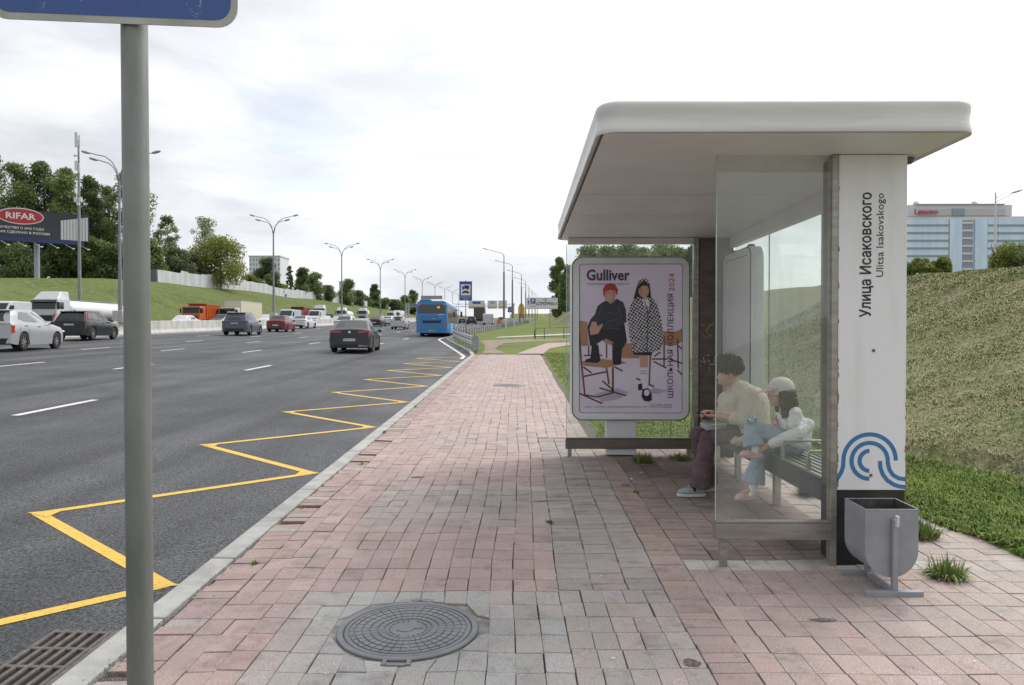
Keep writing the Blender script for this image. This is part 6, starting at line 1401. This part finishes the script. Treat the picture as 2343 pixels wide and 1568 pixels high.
for i,(px,py,Y,hw,c) in enumerate([(838,678,380,24,GD),(857,650,400,15,GD),(880,682,410,22,GM),(905,685,420,22,GD),(925,676,430,18,GM),(945,663,440,22,GD),(968,690,450,20,GD),(990,692,470,20,GG)]):
    ptree(px,py,Y,hw,c,['first','second','tall third','fourth','fifth','sixth','seventh','eighth'][i]+' dark distant tree from the fence end towards the bus',group=FG,n=1500,size=.8,low=.02)
RGp='trees on the right embankment behind the shelter'
for i,(px,py,Y,hw,c,lab) in enumerate([(1277,588,292,24,GM,'leafy tree on the right embankment above the direction sign'),(1302,606,262,28,GD,'dark tree just left of the shelter roof corner, behind the leafy one'),(1345,556,190,66,GM,'tree seen above the poster lightbox at its left'),(1430,550,135,70,GD,'tree seen above the middle of the poster lightbox'),(1515,552,108,66,GM,'tree seen above the right of the poster lightbox'),(1590,560,92,54,GD,'tree mostly hidden behind the far pylon'),(1388,563,160,52,GD,'darker tree filling the gap above the left half of the lightbox'),(1474,564,118,50,GM,'tree filling the gap above the right half of the lightbox'),(1556,566,98,46,GM,'tree above the right top corner of the lightbox')]):
    ptree(px,py,Y,hw,c,lab,group=RGp,n=3400,low=.02,size=.5 if Y>150 else .3)
def hedge(label,pxa,pxb,pyt,Y,dep,col,cat='hedge',n=5000,box=True):
    a=at(pxa,pyt,Y); b=at(pxb,pyt,Y); x0_,x1_=a.x,b.x; zt=a.z; rs=np.random.default_rng(int(pxa)); r=thing('hedge' if box else 'bush',label,cat,((x0_+x1_)/2,Y,terr((x0_+x1_)/2,Y)))
    zb0=min(terr(x0_,Y),terr(x1_,Y+dep))-.05; cent=[];rr=[]
    for i in range(26 if box else 14):
        q=.16 if box else .28; 
        cent.append((lerp(x0_+q,x1_-q,rs.random()),Y+dep*rs.random(),lerp(zb0+.1,zt-q*.8,rs.random() if box else rs.random()**1.5))); rr.append(q*(.8+.4*rs.random()))
    V=leaves(np.array(cent)-np.array(r.location),rr,n,.05,rs); m_=len(V)//4; cl=col*(.7+.7*rs.random((m_,1))); np_mesh('foliage',V,np.arange(len(V)).reshape(-1,4),M_leaf,r,colors=np.repeat(cl,4,0))
    g=MB()
    for i in range(5):
        x=lerp(x0_+.1,x1_-.1,(i+.5)/5); g.tube([(x,Y+dep/2,zb0-.1),(x+.05,Y+dep/2,(zb0+zt)/2),(x-.05,Y+dep/2,zt-.1)],[.02,.015,.008],5)
    g.build('stem',M_bark,r); return r
hedge('clipped box shaped hedge on the hilltop in front of the office block',2098,2204,584,24.5,.7,GO,n=9000)
hedge('small dark clipped hedge against the white pylon on the hilltop',2066,2102,598,25.5,.6,GM,n=3500)
hedge('rounded bush at the right edge of the hilltop',2278,2345,548,22.5,.8,GO,'bush',6000,False); hedge('second rounded bush cut by the right edge of the photo',2325,2420,540,22,.8,GM,'bush',6000,False)
# ================================================================ GRASS
M_blade=mat('grass_blade',(.1,.15,.03),.8,attr='Col',spec=.15)
def blades(name,n,xf,col,hgt,lie,rs,wid=.006,label=None):
    P=[];Cs=[]
    xs_,ys_=xf(n); z=np.array([terr(a,b) for a,b in zip(xs_,ys_)])-.005
    a=rs.random(n)*2*math.pi; h=hgt*(.4+1.0*rs.random(n)**1.5)*(1+.5*nzf(xs_*1.5,ys_*1.5)); l=lie*(.4+rs.random(n)); w2=wid*(.6+.8*rs.random(n))*(1+np.maximum(0,ys_-8)*.06)
    base=np.stack([xs_,ys_,z],1); d=np.stack([np.cos(a),np.sin(a),0*a],1); s=np.stack([-np.sin(a),np.cos(a),0*a],1)
    mid=base+d*(h*l*.35)[:,None]+np.array((0,0,1))*(h*.6)[:,None]*(1-.4*np.minimum(1,l))[:,None]; tip=base+d*(h*l)[:,None]+np.array((0,0,1))*(h*(1-.75*np.minimum(1,l)))[:,None]
    V=np.stack([base-s*w2[:,None],base+s*w2[:,None],mid+s*w2[:,None]*.8,tip,mid-s*w2[:,None]*.8],1).reshape(-1,3)
    i=np.arange(n)*5; Fc=np.stack([i,i+1,i+2,i+4],1); Tr=np.stack([i+4,i+2,i+3,i+3],1)
    c=col(n,xs_,ys_); Cc=np.repeat(c,5,0)
    me_=np_mesh(name,V,np.stack([i,i+1,i+2,i+4],1),M_blade,colors=Cc) if False else None
    # triangles only: base strip as two, tip as one
    T=np.concatenate([np.stack([i,i+1,i+2],1),np.stack([i,i+2,i+4],1),np.stack([i+4,i+2,i+3],1)])
    o=np_mesh(name,V,T,M_blade,colors=Cc); return tag(o,label,'grass',kind='stuff')
rs=np.random.default_rng(3)
def edge(y): return 3.36+.05*np.sin(y*5)+.06*np.sin(y*1.7+1)-.04*np.maximum(0,y-5)
def toeX(y): return np.interp(y,[p[0] for p in TOE],[p[1] for p in TOE])
def fA(n):
    y=3.0+7.4*rs.random(n)**.75; e=edge(y); x=e+(toeX(y)-.12-e)*rs.random(n)**1.3; return x,y
def nzf(x,y,a=1.3,b=1.1): return (np.sin(x*a*2+y*.7)+np.sin(y*b*2.3-x)+np.sin(x*5+y*4)*.6)/2.6
def cA(n,x,y):
    t=np.clip(.5+.5*nzf(x,y)+.25*rs.normal(size=n),0,1)[:,None]; c=np.array((.075,.145,.022))*(1-t)+np.array((.19,.26,.055))*t; k=rs.random(n)<.07; c[k]=np.array((.33,.29,.14)); return c*(.7+.6*rs.random((n,1)))
blades('lush_grass',60000,fA,cA,.095,.9,rs,.0042,'lush green grass strip between the paving and the foot of the slope')
def fB(n): 
    y=5.5+19*rs.random(n)**1.25; x=toeX(y)-.3+8.4*rs.random(n)**1.05; return x,y
def cB(n,x,y):
    q=nzf(x*.8,y*.8); up=np.clip((x-toeX(y)-3.5)/3,0,1); t=np.clip(.36+.45*q-.28*up+.28*rs.normal(size=n),0,1)[:,None]; c=np.array((.40,.36,.225))*t+np.array((.23,.275,.11))*(1-t); k=rs.random(n)<.12; c[k]=np.array((.33,.30,.21)); k=rs.random(n)<.03; c[k]=np.array((.10,.09,.05)); return c*(.65+.6*rs.random((n,1)))
blades('mown_grass',170000,fB,cB,.065,1.5,rs,.0048,'dry mown grass lying on the right hand slope')
def fC(n):
    y=9.9+24*rs.random(n)**1.6; x=1.08+.05*np.sin(y*3)+(toeX(y)-1.0)*rs.random(n); return x,y
def cC(n,x,y):
    t=np.clip(.45+.3*nzf(x,y)+.25*rs.normal(size=n),0,1)[:,None]; c=np.array((.10,.16,.03))*(1-t)+np.array((.20,.235,.07))*t; return c*(.75+.5*rs.random((n,1)))
blades('lawn',36000,fC,cC,.05,.8,rs,.0045,'short lawn beside the pavement beyond the shelter')
def tuft(name,label,x,y,r_,h,n,cat='weed',dead=.15,spread=1.2,z=None):
    rs=np.random.default_rng(int(x*100+y*37)); zb=SY(y)-.006 if z is None else z; t=thing(name,label,cat,(x,y,zb))
    a=rs.random(n)*2*math.pi; q=r_*.45*rs.random(n)**.7; b=np.stack([q*np.cos(a),q*np.sin(a),0*a],1); da=a+rs.normal(size=n)*.8; l=h*(.4+.8*rs.random(n)); out=spread*rs.random(n)
    d=np.stack([np.cos(da)*out,np.sin(da)*out,np.ones(n)],1); d/=np.linalg.norm(d,axis=1)[:,None]; s=np.stack([-np.sin(da),np.cos(da),0*a],1)*(.0035*(.6+rs.random(n)))[:,None]
    mid=b+d*(l*.6)[:,None]; tip=b+d*l[:,None]-np.array((0,0,1))*(l*.25*out)[:,None]
    V=np.stack([b-s,b+s,mid+s,mid-s,tip],1).reshape(-1,3); i=np.arange(n)*5; T=np.concatenate([np.stack([i,i+1,i+2],1),np.stack([i,i+2,i+3],1),np.stack([i+3,i+2,i+4],1)])
    c=np.array((.17,.24,.075))*(.6+.9*rs.random((n,1))); k=rs.random(n)<dead; c[k]=(.28,.24,.12); np_mesh('blades',V,T,M_blade,t,colors=np.repeat(c,5,0))
    # small leaves
    L2=leaves([(0,0,h*.3),(r_*.4,0,h*.2),(-r_*.35,.05,h*.22)],[r_*.45,r_*.35,r_*.3],int(n*.5),.015,rs); L2[:,2]=np.abs(L2[:,2])*.7; m_=len(L2)//4; np_mesh('leaves',L2,np.arange(len(L2)).reshape(-1,4),M_leaf,t,colors=np.repeat(np.array((.15,.22,.06))*(.6+.9*rs.random((m_,1))),4,0)); return t
tuft('weed_tuft','large green weed tuft in the paving right of the litter bin',2.62,4.66,.19,.15,300,spread=1.9)
tuft('weed_tuft','weed at the grass edge directly behind the litter bin',2.93,5.55,.26,.13,420)
tuft('weed_tuft','low weed creeping onto the paving near the right edge',3.28,4.35,.12,.07,160)
tuft('weed_tuft','weed growing under the left part of the far glass panel',1.36,8.35,.20,.13,300,dead=.4)
tuft('weed_tuft','weed growing under the right part of the far glass panel',1.78,8.45,.22,.10,260,dead=.4)
tuft('weed_tuft','pale weed in the paving beneath the bench seen through glass',2.60,6.85,.16,.15,240,dead=.3)
tuft('weed_tuft','small weed behind the bench leg close to the rear rail',2.66,7.7,.16,.13,200,dead=.5)
# litter
M_yl=mat('yellow_leaf',(.55,.38,.03),.7); M_wp=mat('white_scrap',(.65,.65,.62),.8)
def scrap(name,label,cat,x,y,s,m,grp=None):
    g=MB(); n_=7; z=SY(y)+.006; pts=[(x+s*(.6+.5*random.random())*math.cos(2*math.pi*i/n_),y+s*(.5+.5*random.random())*math.sin(2*math.pi*i/n_),z+random.random()*s*.5) for i in range(n_)]
    g.add(pts+[(x,y,z+s*.3)],[(i,(i+1)%n_,n_) for i in range(n_)]); o=g.build(name,m,fix=False); tag(o,label,cat,grp)
for x,y in ((-1.72,4.9),(-1.80,6.3),(-1.70,8.2),(-1.86,10.5),(.24,5.9),(1.07,6.9),(-1.84,13.5),(.88,9.4),(1.6,8.6),(2.2,8.8)):
    tuft('weed_sprout','tiny weed sprouting from a joint of the paving',x,y,.05,.045,26,spread=1.6)['group']='tiny weeds in the paving joints'
scrap('fallen_leaf','yellow fallen leaf alone on the pink paving left of the shelter','leaf',-1.03,11.7,.045,M_yl)
scrap('yellow_wrapper','yellow wrapper lying behind the bottom rail of the far glass','wrapper',1.32,9.15,.09,M_yl)
scrap('fallen_leaf','small yellow leaf left of the woman\'s shoe','leaf',1.25,7.75,.02,M_yl)
scrap('paper_scrap','white paper scrap on the paving under the shelter','paper scrap',1.10,7.45,.025,M_wp)
rr_=random.Random(4)
for i in range(46):
    x=rr_.uniform(-1.5,2.6); y=rr_.uniform(2.9,10); scrap('white_chip','tiny white chip lying on the paving','chip',x,y,rr_.uniform(.004,.010),M_wp,'tiny white chips scattered on the paving')
# ================================================================ PEOPLE
M_skin=mat('skin',(.56,.34,.26),.55,col2=(.60,.37,.28),vscale=20,spec=.3); M_hair1=mat('hair_dark_grey',(.035,.030,.030),.6,col2=(.09,.08,.08),vscale=45,bump=.8,bscale=70,detail=3); M_hair2=mat('hair_brown',(.075,.042,.028),.45,col2=(.035,.02,.014),vscale=14,stretch=(9,9,.5),bump=.6,bscale=20)
def knit(name,a,b): 
    m=mat(name,a,.9,col2=b,vscale=70,detail=3,bump=1.0,bscale=130,spec=.15,thresh=(.42,.6)); return m
M_card=knit('cream_knit',(.92,.83,.73),(.78,.69,.60)); M_trou=mat('plum_trousers',(.16,.11,.125),.85,col2=(.115,.08,.09),vscale=9,bump=.5,bscale=14,spec=.2)
M_denim=mat('pale_denim',(.30,.38,.49),.85,col2=(.42,.50,.60),vscale=9,bump=.5,bscale=30,spec=.2); M_wht=mat('white_cotton',(.92,.92,.93),.85,col2=(.84,.84,.87),vscale=9,bump=.6,bscale=18); M_pink=mat('pale_pink_foam',(.60,.42,.40),.6); M_cap=mat('cap_cream',(.80,.77,.72),.8,col2=(.74,.62,.62),vscale=6,thresh=(.58,.64)); M_sole=mat('shoe_sole_white',(.62,.62,.62),.6); M_shoeg=mat('shoe_grey_canvas',(.30,.32,.35),.85,col2=(.36,.38,.41),vscale=60); M_navy=mat('navy_band',(.02,.025,.045),.6); M_grout=mat('print_rose',(.45,.15,.2),.7)
def V3(*a): return Vector(a)
class Clay(MB):
    def chain(s,pts,n=14,end=True):
        P=[Vector(p[0]) for p in pts]; R_=[p[1] for p in pts]
        # densify
        Q=[];W=[]
        for i in range(len(P)-1):
            for k in range(4): t=k/4; Q.append(P[i].lerp(P[i+1],t)); W.append(lerp(R_[i],R_[i+1],t))
        Q.append(P[-1]); W.append(R_[-1]); s.tube(Q,W,n)
        for p,r_ in (zip(P,R_) if end else list(zip(P,R_))[:-1]): s.ell(p,(r_,r_,r_),n,8)
        return s
    def clay(s,name,m,parent,vox=.007,it=4,fac=.5,fold=0,fs=.06):
        o=s.build(name,m,parent,fix=True,smooth='all'); r=o.modifiers.new('remesh','REMESH'); r.mode='VOXEL'; r.voxel_size=vox; r.use_smooth_shade=True
        if it: q=o.modifiers.new('smooth','SMOOTH'); q.factor=fac; q.iterations=it
        if fold:
            for k,(a,b) in enumerate(((fold,fs),(fold*.5,fs*.4))):
                t=D.textures.new('folds','CLOUDS'); t.noise_scale=b; t.noise_depth=2; dm=o.modifiers.new('folds','DISPLACE'); dm.texture=t; dm.strength=a; dm.mid_level=.5
        return o
def hand(g,wr,d,n_,side,curl=.5,s=1.0):
    """palm from wrist wr along d, palm normal n_, thumb on 'side'; five separate fingers"""
    d=d.normalized(); n_=(n_-d*n_.dot(d)).normalized(); t=d.cross(n_)*side
    pc=wr+d*.045*s
    for a in (-.028,-.010,.010,.028): g.chain([(wr+d*.01+t*a*.55*s,.014*s),(wr+d*.082*s+t*a*s,.0125*s)],8)
    for a,l in ((.030,.064),(.0105,.076),(-.0105,.070),(-.030,.054)):
        b=wr+d*.088*s+t*a*s; c=b+(d*math.cos(curl*.6)+n_*math.sin(curl*.6))*l*.5*s; e=c+(d*math.cos(curl*1.5)+n_*math.sin(curl*1.5))*l*.32*s; f=e+(d*math.cos(curl*2.1)+n_*math.sin(curl*2.1))*l*.25*s
        g.chain([(b,.0088*s),(c,.0082*s),(e,.0075*s),(f,.0065*s)],8)
    b=wr+d*.025*s+t*.030*s; g.chain([(b,.012*s),(b+(d*.6+t*.7+n_*.2).normalized()*.036*s,.0095*s),(b+(d*.6+t*.7+n_*.2).normalized()*.036*s+(d*.9+t*.15+n_*.4).normalized()*.028*s,.008*s)],8)
# ---- woman
wo=thing('person','seated woman in cream knitted cardigan and plum trousers bending over her phone','person',(2.1,6.85,.62))
YW=6.86
def W(x,z,dy=0): return V3(x,YW+dy,z)
b=Clay()
hc=W(1.885,1.235); 
b.chain([(W(2.10,.72),.13),(W(2.06,.90),.12),(W(2.01,1.03),.11),(W(1.965,1.10),.062),(W(1.935,1.15),.052)])      # torso core and neck
b.ell(hc+V3(.015,0,.03),(.098,.078,.095),16,10); b.ell(hc+V3(-.030,0,-.045),(.062,.060,.080),14,9)
b.ell(hc+V3(-.088,0,-.045),(.020,.012,.017),8,6); b.ell(hc+V3(-.075,0,-.095),(.02,.024,.012),8,6)                    # nose, chin
for s_ in (1,-1): b.ell(hc+V3(.005,s_*.078,-.01),(.018,.010,.030),8,6)                                             # ears
for s_ in (-1,1):
    sh_=W(2.03,1.05,s_*.185); el=W(1.965,.835,s_*.215); wr=W(1.775,.855,s_*.085)
    b.chain([(W(2.01,1.04,0),.07),(sh_,.058),(el,.044),(el.lerp(wr,.5),.038),(wr,.027)])
hand(b,W(1.775,.852,-.085),V3(-1,.45,-.05),V3(.1,.3,1),1,.75,1.0)
hand(b,W(1.775,.875,.085),V3(-1,-.4,.05),V3(0,0,-1),1,.8,1.0)
for dy,kn,an in ((-.10,(1.675,.655),(1.60,.225)),(.13,(1.64,.66),(1.735,.225))):
    b.chain([(W(2.10,.70,dy*.8),.085),(W(kn[0],kn[1],dy),.058),(W(an[0],an[1],dy),.034),(W(an[0]-.02,an[1]-.035,dy),.034),(W(an[0]-.14,an[1]-.055,dy),.026)])
b.clay('body',M_skin,wo,.0062,3)
c=Clay()   # trousers, wide legs
c.chain([(W(2.12,.70,-.07),.135),(W(2.12,.70,.07),.135)])
for dy,kn,an in ((-.10,(1.680,.650),(1.615,.27)),(.13,(1.645,.655),(1.74,.26))):
    c.chain([(W(2.10,.70,dy*.85),.105),(W(kn[0]+.18,.695,dy),.092),(W(kn[0],kn[1],dy),.078),(W(lerp(kn[0],an[0],.5),.46,dy),.076),(W(an[0],an[1]+.03,dy),.088),(W(an[0]-.01,an[1]-.05,dy),.098)],end=False)
c.clay('trousers',M_trou,wo,.008,4,fold=.016,fs=.09)
c=Clay()   # cardigan with sleeves to mid forearm
c.chain([(W(2.09,.70,-.06),.155),(W(2.08,.86,-.05),.165),(W(2.035,1.0,-.07),.135),(W(1.995,1.07,-.04),.10)]); c.chain([(W(2.09,.70,.06),.155),(W(2.08,.86,.05),.165),(W(2.035,1.0,.07),.135),(W(1.995,1.07,.04),.10)])
c.ell(W(1.94,.87,0),(.15,.19,.16),14,10); c.ell(W(1.90,.965,-.01),(.105,.17,.11),14,10); c.ell(W(2.13,.93,0),(.115,.19,.18),14,10)
for s_ in (-1,1):
    sh_=W(2.035,1.04,s_*.185); el=W(1.975,.835,s_*.225); wr=W(1.775,.855,s_*.085)
    c.chain([(sh_,.085),(sh_.lerp(el,.5),.078),(el,.070),(el.lerp(wr,.38),.058)])
c.clay('cardigan',M_card,wo,.008,3,fold=.014,fs=.08)
c=Clay(); c.chain([(W(1.92,.72,-.14),.040),(W(1.89,.64,-.165),.035),(W(2.02,.66,-.165),.045)]); c.chain([(W(1.99,.76,-.13),.06),(W(1.93,.62,-.165),.028)]); c.clay('cardigan_hem',M_card,wo,.008,3)
c=Clay(); c.ell(W(1.885,.96,0),(.05,.08,.10),10,8); c.clay('shirt',M_wht,wo,.010,3)
h_=Clay(); h_.ell(hc+V3(.018,0,.05),(.115,.100,.095),16,10); rs=random.Random(2)
for i in range(46):
    a=rs.uniform(0,6.28); e=rs.uniform(-.45,1.4); q=V3(math.cos(a)*math.cos(e)*.105,math.sin(a)*math.cos(e)*.092,math.sin(e)*.098); 
    if q.x<-.06 and q.z<.0: continue
    h_.ell(hc+V3(.018,0,.05)+q,(.027,.027,.025),7,5)
h_.clay('hair',M_hair1,wo,.005,1,fold=.03,fs=.02)
c=Clay(); c.box(hc.x-.11,hc.x-.095,YW-.06,YW+.06,hc.z-.022,hc.z-.018); c.clay('glasses_rim',M_navy,wo,.003,0) if False else None
def shoe(parent,x,y,zg,mu,ms,L_=.25,w_=.045,band=None,rot=0):
    g=Clay(); g.ell((x-.02,y,zg+.045),(L_*.48,w_,.035),14,8); g.ell((x-.07,y,zg+.038),(L_*.30,w_*1.05,.030),14,8); g.ell((x+.055,y,zg+.055),(L_*.24,w_*.85,.045),12,8); u=g.clay('shoe',mu,parent,.006,2)
    g=MB(); n_=22; ol=[(x-.02+L_*.52*math.cos(2*math.pi*i/n_),y+w_*1.15*math.sin(2*math.pi*i/n_)*(1 if math.cos(2*math.pi*i/n_)<0 else .88)) for i in range(n_)]
    g.prism(ol,'z',zg,zg+.026); g.build('sole',ms,u,bevel=.004)
    if band: g=MB(); g.tube([(x+.0,y-w_*1.0,zg+.05),(x+.0,y-w_*.6,zg+.083),(x,y+w_*.6,zg+.083),(x,y+w_,zg+.05)],.011,6); g.build('strap',band,u,smooth='all')
shoe(wo,1.555,YW-.10,SY(YW)+.002,M_shoeg,M_sole,band=M_navy); shoe(wo,1.695,YW+.13,SY(YW)+.003,M_shoeg,M_sole,band=M_navy)
ph=MB(); ph.obox((1.655,YW-.02,.868),(.145,.072,.009),Matrix.Rotation(.12,3,'Y')); o=ph.build('mobile_phone',mat('phone_black',(.015,.015,.02),.2,coat=.4),bevel=.003); tag(o,'black mobile phone held in the seated woman\'s hands','mobile phone')
bg_=thing('handbag','small grey white handbag lying on the seated woman\'s lap','handbag',(1.74,YW-.03,.74)); M_bag=mat('bag_leather',(.40,.38,.38),.5,col2=(.35,.33,.33),vscale=15)
g=MB(); g.obox((1.745,YW-.04,.765),(.19,.24,.055),Matrix.Rotation(-.12,3,'Y')); g.build('bag_body',M_bag,bg_,bevel=.015,seg=3)
g=MB(); g.tube([(1.70,YW-.165,.78),(1.74,YW-.20,.79),(1.80,YW-.19,.78),(1.84,YW-.165,.765)],.008,6); g.build('strap',M_bag,bg_,smooth='all')
# ---- child
ch=thing('person','seated girl in pale cap, white top and flared jeans holding her crossed foot','person',(2.2,6.18,.62))
YC=6.17
def K(x,z,dy=0): return V3(x,YC+dy,z)
b=Clay(); hc=K(2.112,1.095)
b.chain([(K(2.20,.71),.095),(K(2.215,.85),.085),(K(2.185,.945),.075),(K(2.15,.995),.038),(K(2.14,1.03),.036)])
b.ell(hc+V3(.012,0,.02),(.082,.070,.082),16,10); b.ell(hc+V3(-.030,0,-.035),(.052,.052,.066),12,8); b.ell(hc+V3(-.076,0,-.020),(.014,.009,.012),8,6); b.ell(hc+V3(-.062,0,-.068),(.015,.018,.010),8,6)
for s_ in (1,-1): b.ell(hc+V3(.01,s_*.070,-.01),(.014,.008,.022),8,6)
near=-1
sh_=K(2.20,.95,-.125); el=K(2.15,.79,-.155); wr=K(1.985,.70,-.12); b.chain([(K(2.18,.95),.045),(sh_,.038),(el,.030),(wr,.020)]); hand(b,wr,V3(-.9,.15,-.45),V3(-.3,.6,-.5),-1,.85,.72)
sh_=K(2.20,.95,.125); el=K(2.10,.80,.15); wr=K(1.95,.74,.04); b.chain([(K(2.18,.95),.045),(sh_,.038),(el,.030),(wr,.020)]); hand(b,wr,V3(-.9,-.25,-.45),V3(-.2,-.5,-.6),1,.8,.72)
b.chain([(K(2.19,.70,.07),.062),(K(1.99,.68,.07),.045),(K(1.925,.36,.03),.026),(K(1.90,.31,.03),.026),(K(1.82,.285,.03),.02)])
b.chain([(K(2.19,.72,-.06),.062),(K(1.865,.815,-.05),.042),(K(1.895,.665,-.09),.026),(K(1.865,.63,-.09),.024)])
b.clay('body',M_skin,ch,.0055,3)
c=Clay(); c.chain([(K(2.21,.70,-.05),.10),(K(2.21,.70,.05),.10)])
c.chain([(K(2.19,.70,.07),.078),(K(2.0,.665,.06),.062),(K(1.955,.54,.04),.058),(K(1.925,.44,.03),.080),(K(1.912,.37,.03),.096)],end=False)
c.chain([(K(2.19,.73,-.06),.080),(K(2.02,.79,-.055),.070),(K(1.865,.825,-.05),.056),(K(1.872,.745,-.07),.070),(K(1.878,.685,-.085),.085)],end=False)
c.clay('jeans',M_denim,ch,.007,3,fold=.014,fs=.06)
c=Clay(); c.chain([(K(2.225,.745),.100),(K(2.225,.85),.098),(K(2.20,.935),.085),(K(2.165,.975),.055)]); c.ell(K(2.17,.86),(.085,.10,.10),12,8)
for s_ in (-1,1): c.chain([(K(2.20,.95,s_*.115),.052),(K(2.175,.875,s_*.145),.050)])
c.clay('white_top',M_wht,ch,.007,3,fold=.022,fs=.04)
# jacket slipped down round her arms and waist
c=Clay(); c.chain([(K(2.30,.865,-.10),.045),(K(2.20,.80,-.17),.052),(K(2.10,.765,-.18),.050),(K(2.01,.715,-.135),.036)]); c.chain([(K(2.31,.86,-.08),.05),(K(2.31,.84,.08),.05),(K(2.20,.80,.16),.052),(K(2.06,.78,.12),.042)]); c.chain([(K(2.29,.84,-.07),.06),(K(2.275,.72,-.07),.062)]); c.chain([(K(2.29,.84,.07),.06),(K(2.275,.72,.07),.062)]); c.chain([(K(2.18,.735,-.15),.045),(K(2.27,.71,-.13),.05)])
c.clay('jacket',M_wht,ch,.006,2,fold=.020,fs=.05)
rs=random.Random(9); g=MB()
for i in range(9): g.obox((2.083+rs.uniform(-.004,.004),YC+rs.uniform(-.06,.03),.86+rs.uniform(-.06,.06)),(.006,.022,.020),Matrix.Rotation(rs.random()*3,3,'X'))
g.build('shirt_print',M_grout,ch)
h_=Clay(); h_.ell(hc+V3(.028,0,.02),(.088,.084,.085),14,9)
for a in range(-130,131,13):
    t=rad(a); q=V3(.035+.072*math.cos(t),.085*math.sin(t),0); ln=.155+.02*math.sin(a); h_.chain([(hc+q+V3(0,0,.02),.020),(hc+q*1.08+V3(.008,0,-.07),.022),(hc+q*1.12+V3(.018,0,-ln),.014)],8)
h_.clay('hair',M_hair2,ch,.005,2,fold=.015,fs=.03)
c=Clay(); c.ell(hc+V3(.014,0,.055),(.104,.090,.088),18,10); cp=c.build('cap',M_cap,ch,smooth='all')
# brim tipping down over the face
g=MB(); vs=[]; n_=12
for i in range(n_+1):
    a=rad(-70+140*i/n_); vs.append(tuple(hc+V3(.014-.098*math.cos(a),.082*math.sin(a),.060)))
for i in range(n_+1):
    a=rad(-70+140*i/n_); vs.append(tuple(hc+V3(.014-.098*math.cos(a)-.100*math.cos(a)**.7,.084*math.sin(a),.060-.045*math.cos(a))))
k=len(vs); vs+=[(v[0],v[1],v[2]-.004) for v in vs]; m_=n_+1
g.add(vs,[(i,i+1,m_+i+1,m_+i) for i in range(n_)]+[(k+i,k+m_+i,k+m_+i+1,k+i+1) for i in range(n_)]+[(m_+i,m_+i+1,k+m_+i+1,k+m_+i) for i in range(n_)]); g.build('brim',mat('cap_pink',(.60,.42,.42),.8),cp,smooth=True)
g=MB(); g.ell(hc+V3(.014,0,.144),(.010,.010,.006),8,5); g.build('button',M_cap,cp)
# clog shoes
def clog(x,y,z,ang):
    R_=Matrix.Rotation(ang,3,'Y'); g=Clay(); c0=V3(x,y,z)
    for d,r_ in (((-.035,0,.0),(.065,.040,.034)),((-.065,0,-.008),(.040,.040,.026)),((.045,0,-.005),(.05,.034,.030)),((0,0,-.022),(.105,.038,.014))): g.ell(c0+R_@V3(*d),r_,12,8,R_)
    u=g.clay('clog',M_pink,ch,.005,2)
    g=MB()
    for i,(a,b_) in enumerate(((-.07,.012),(-.05,.022),(-.03,.028),(-.055,.0),(-.035,.008))): g.ell(c0+R_@V3(a,-.036+.006*abs(i-2),b_*.6-.004),(.0045,.004,.0045),6,4)
    g.build('vent_hole',mat('clog_hole',(.25,.12,.12),.8),u)
clog(1.862,YC-.10,.625,.06); clog(1.862,YC+.03,.262,-.10)
g=Clay(); g.chain([(K(1.915,.40,.03),.030),(K(1.905,.31,.03),.031),(K(1.885,.275,.03),.030)]); g.clay('sock',M_wht,ch,.006,2)
g=Clay(); g.chain([(K(1.893,.70,-.09),.030),(K(1.885,.645,-.092),.031)]); g.clay('sock',M_wht,ch,.006,2)
g=Clay(); g.ell((1.875,YC-.055,.895),(.045,.05,.028),10,8); g.ell((1.84,YC-.08,.885),(.03,.03,.022),8,6); o=g.build('patterned_pouch',mat('pouch_cloth',(.55,.60,.70),.7,col2=(.04,.14,.42),vscale=38,thresh=(.47,.53)),smooth='all'); tag(o,'small blue and white patterned pouch on the girl\'s raised knee','pouch')
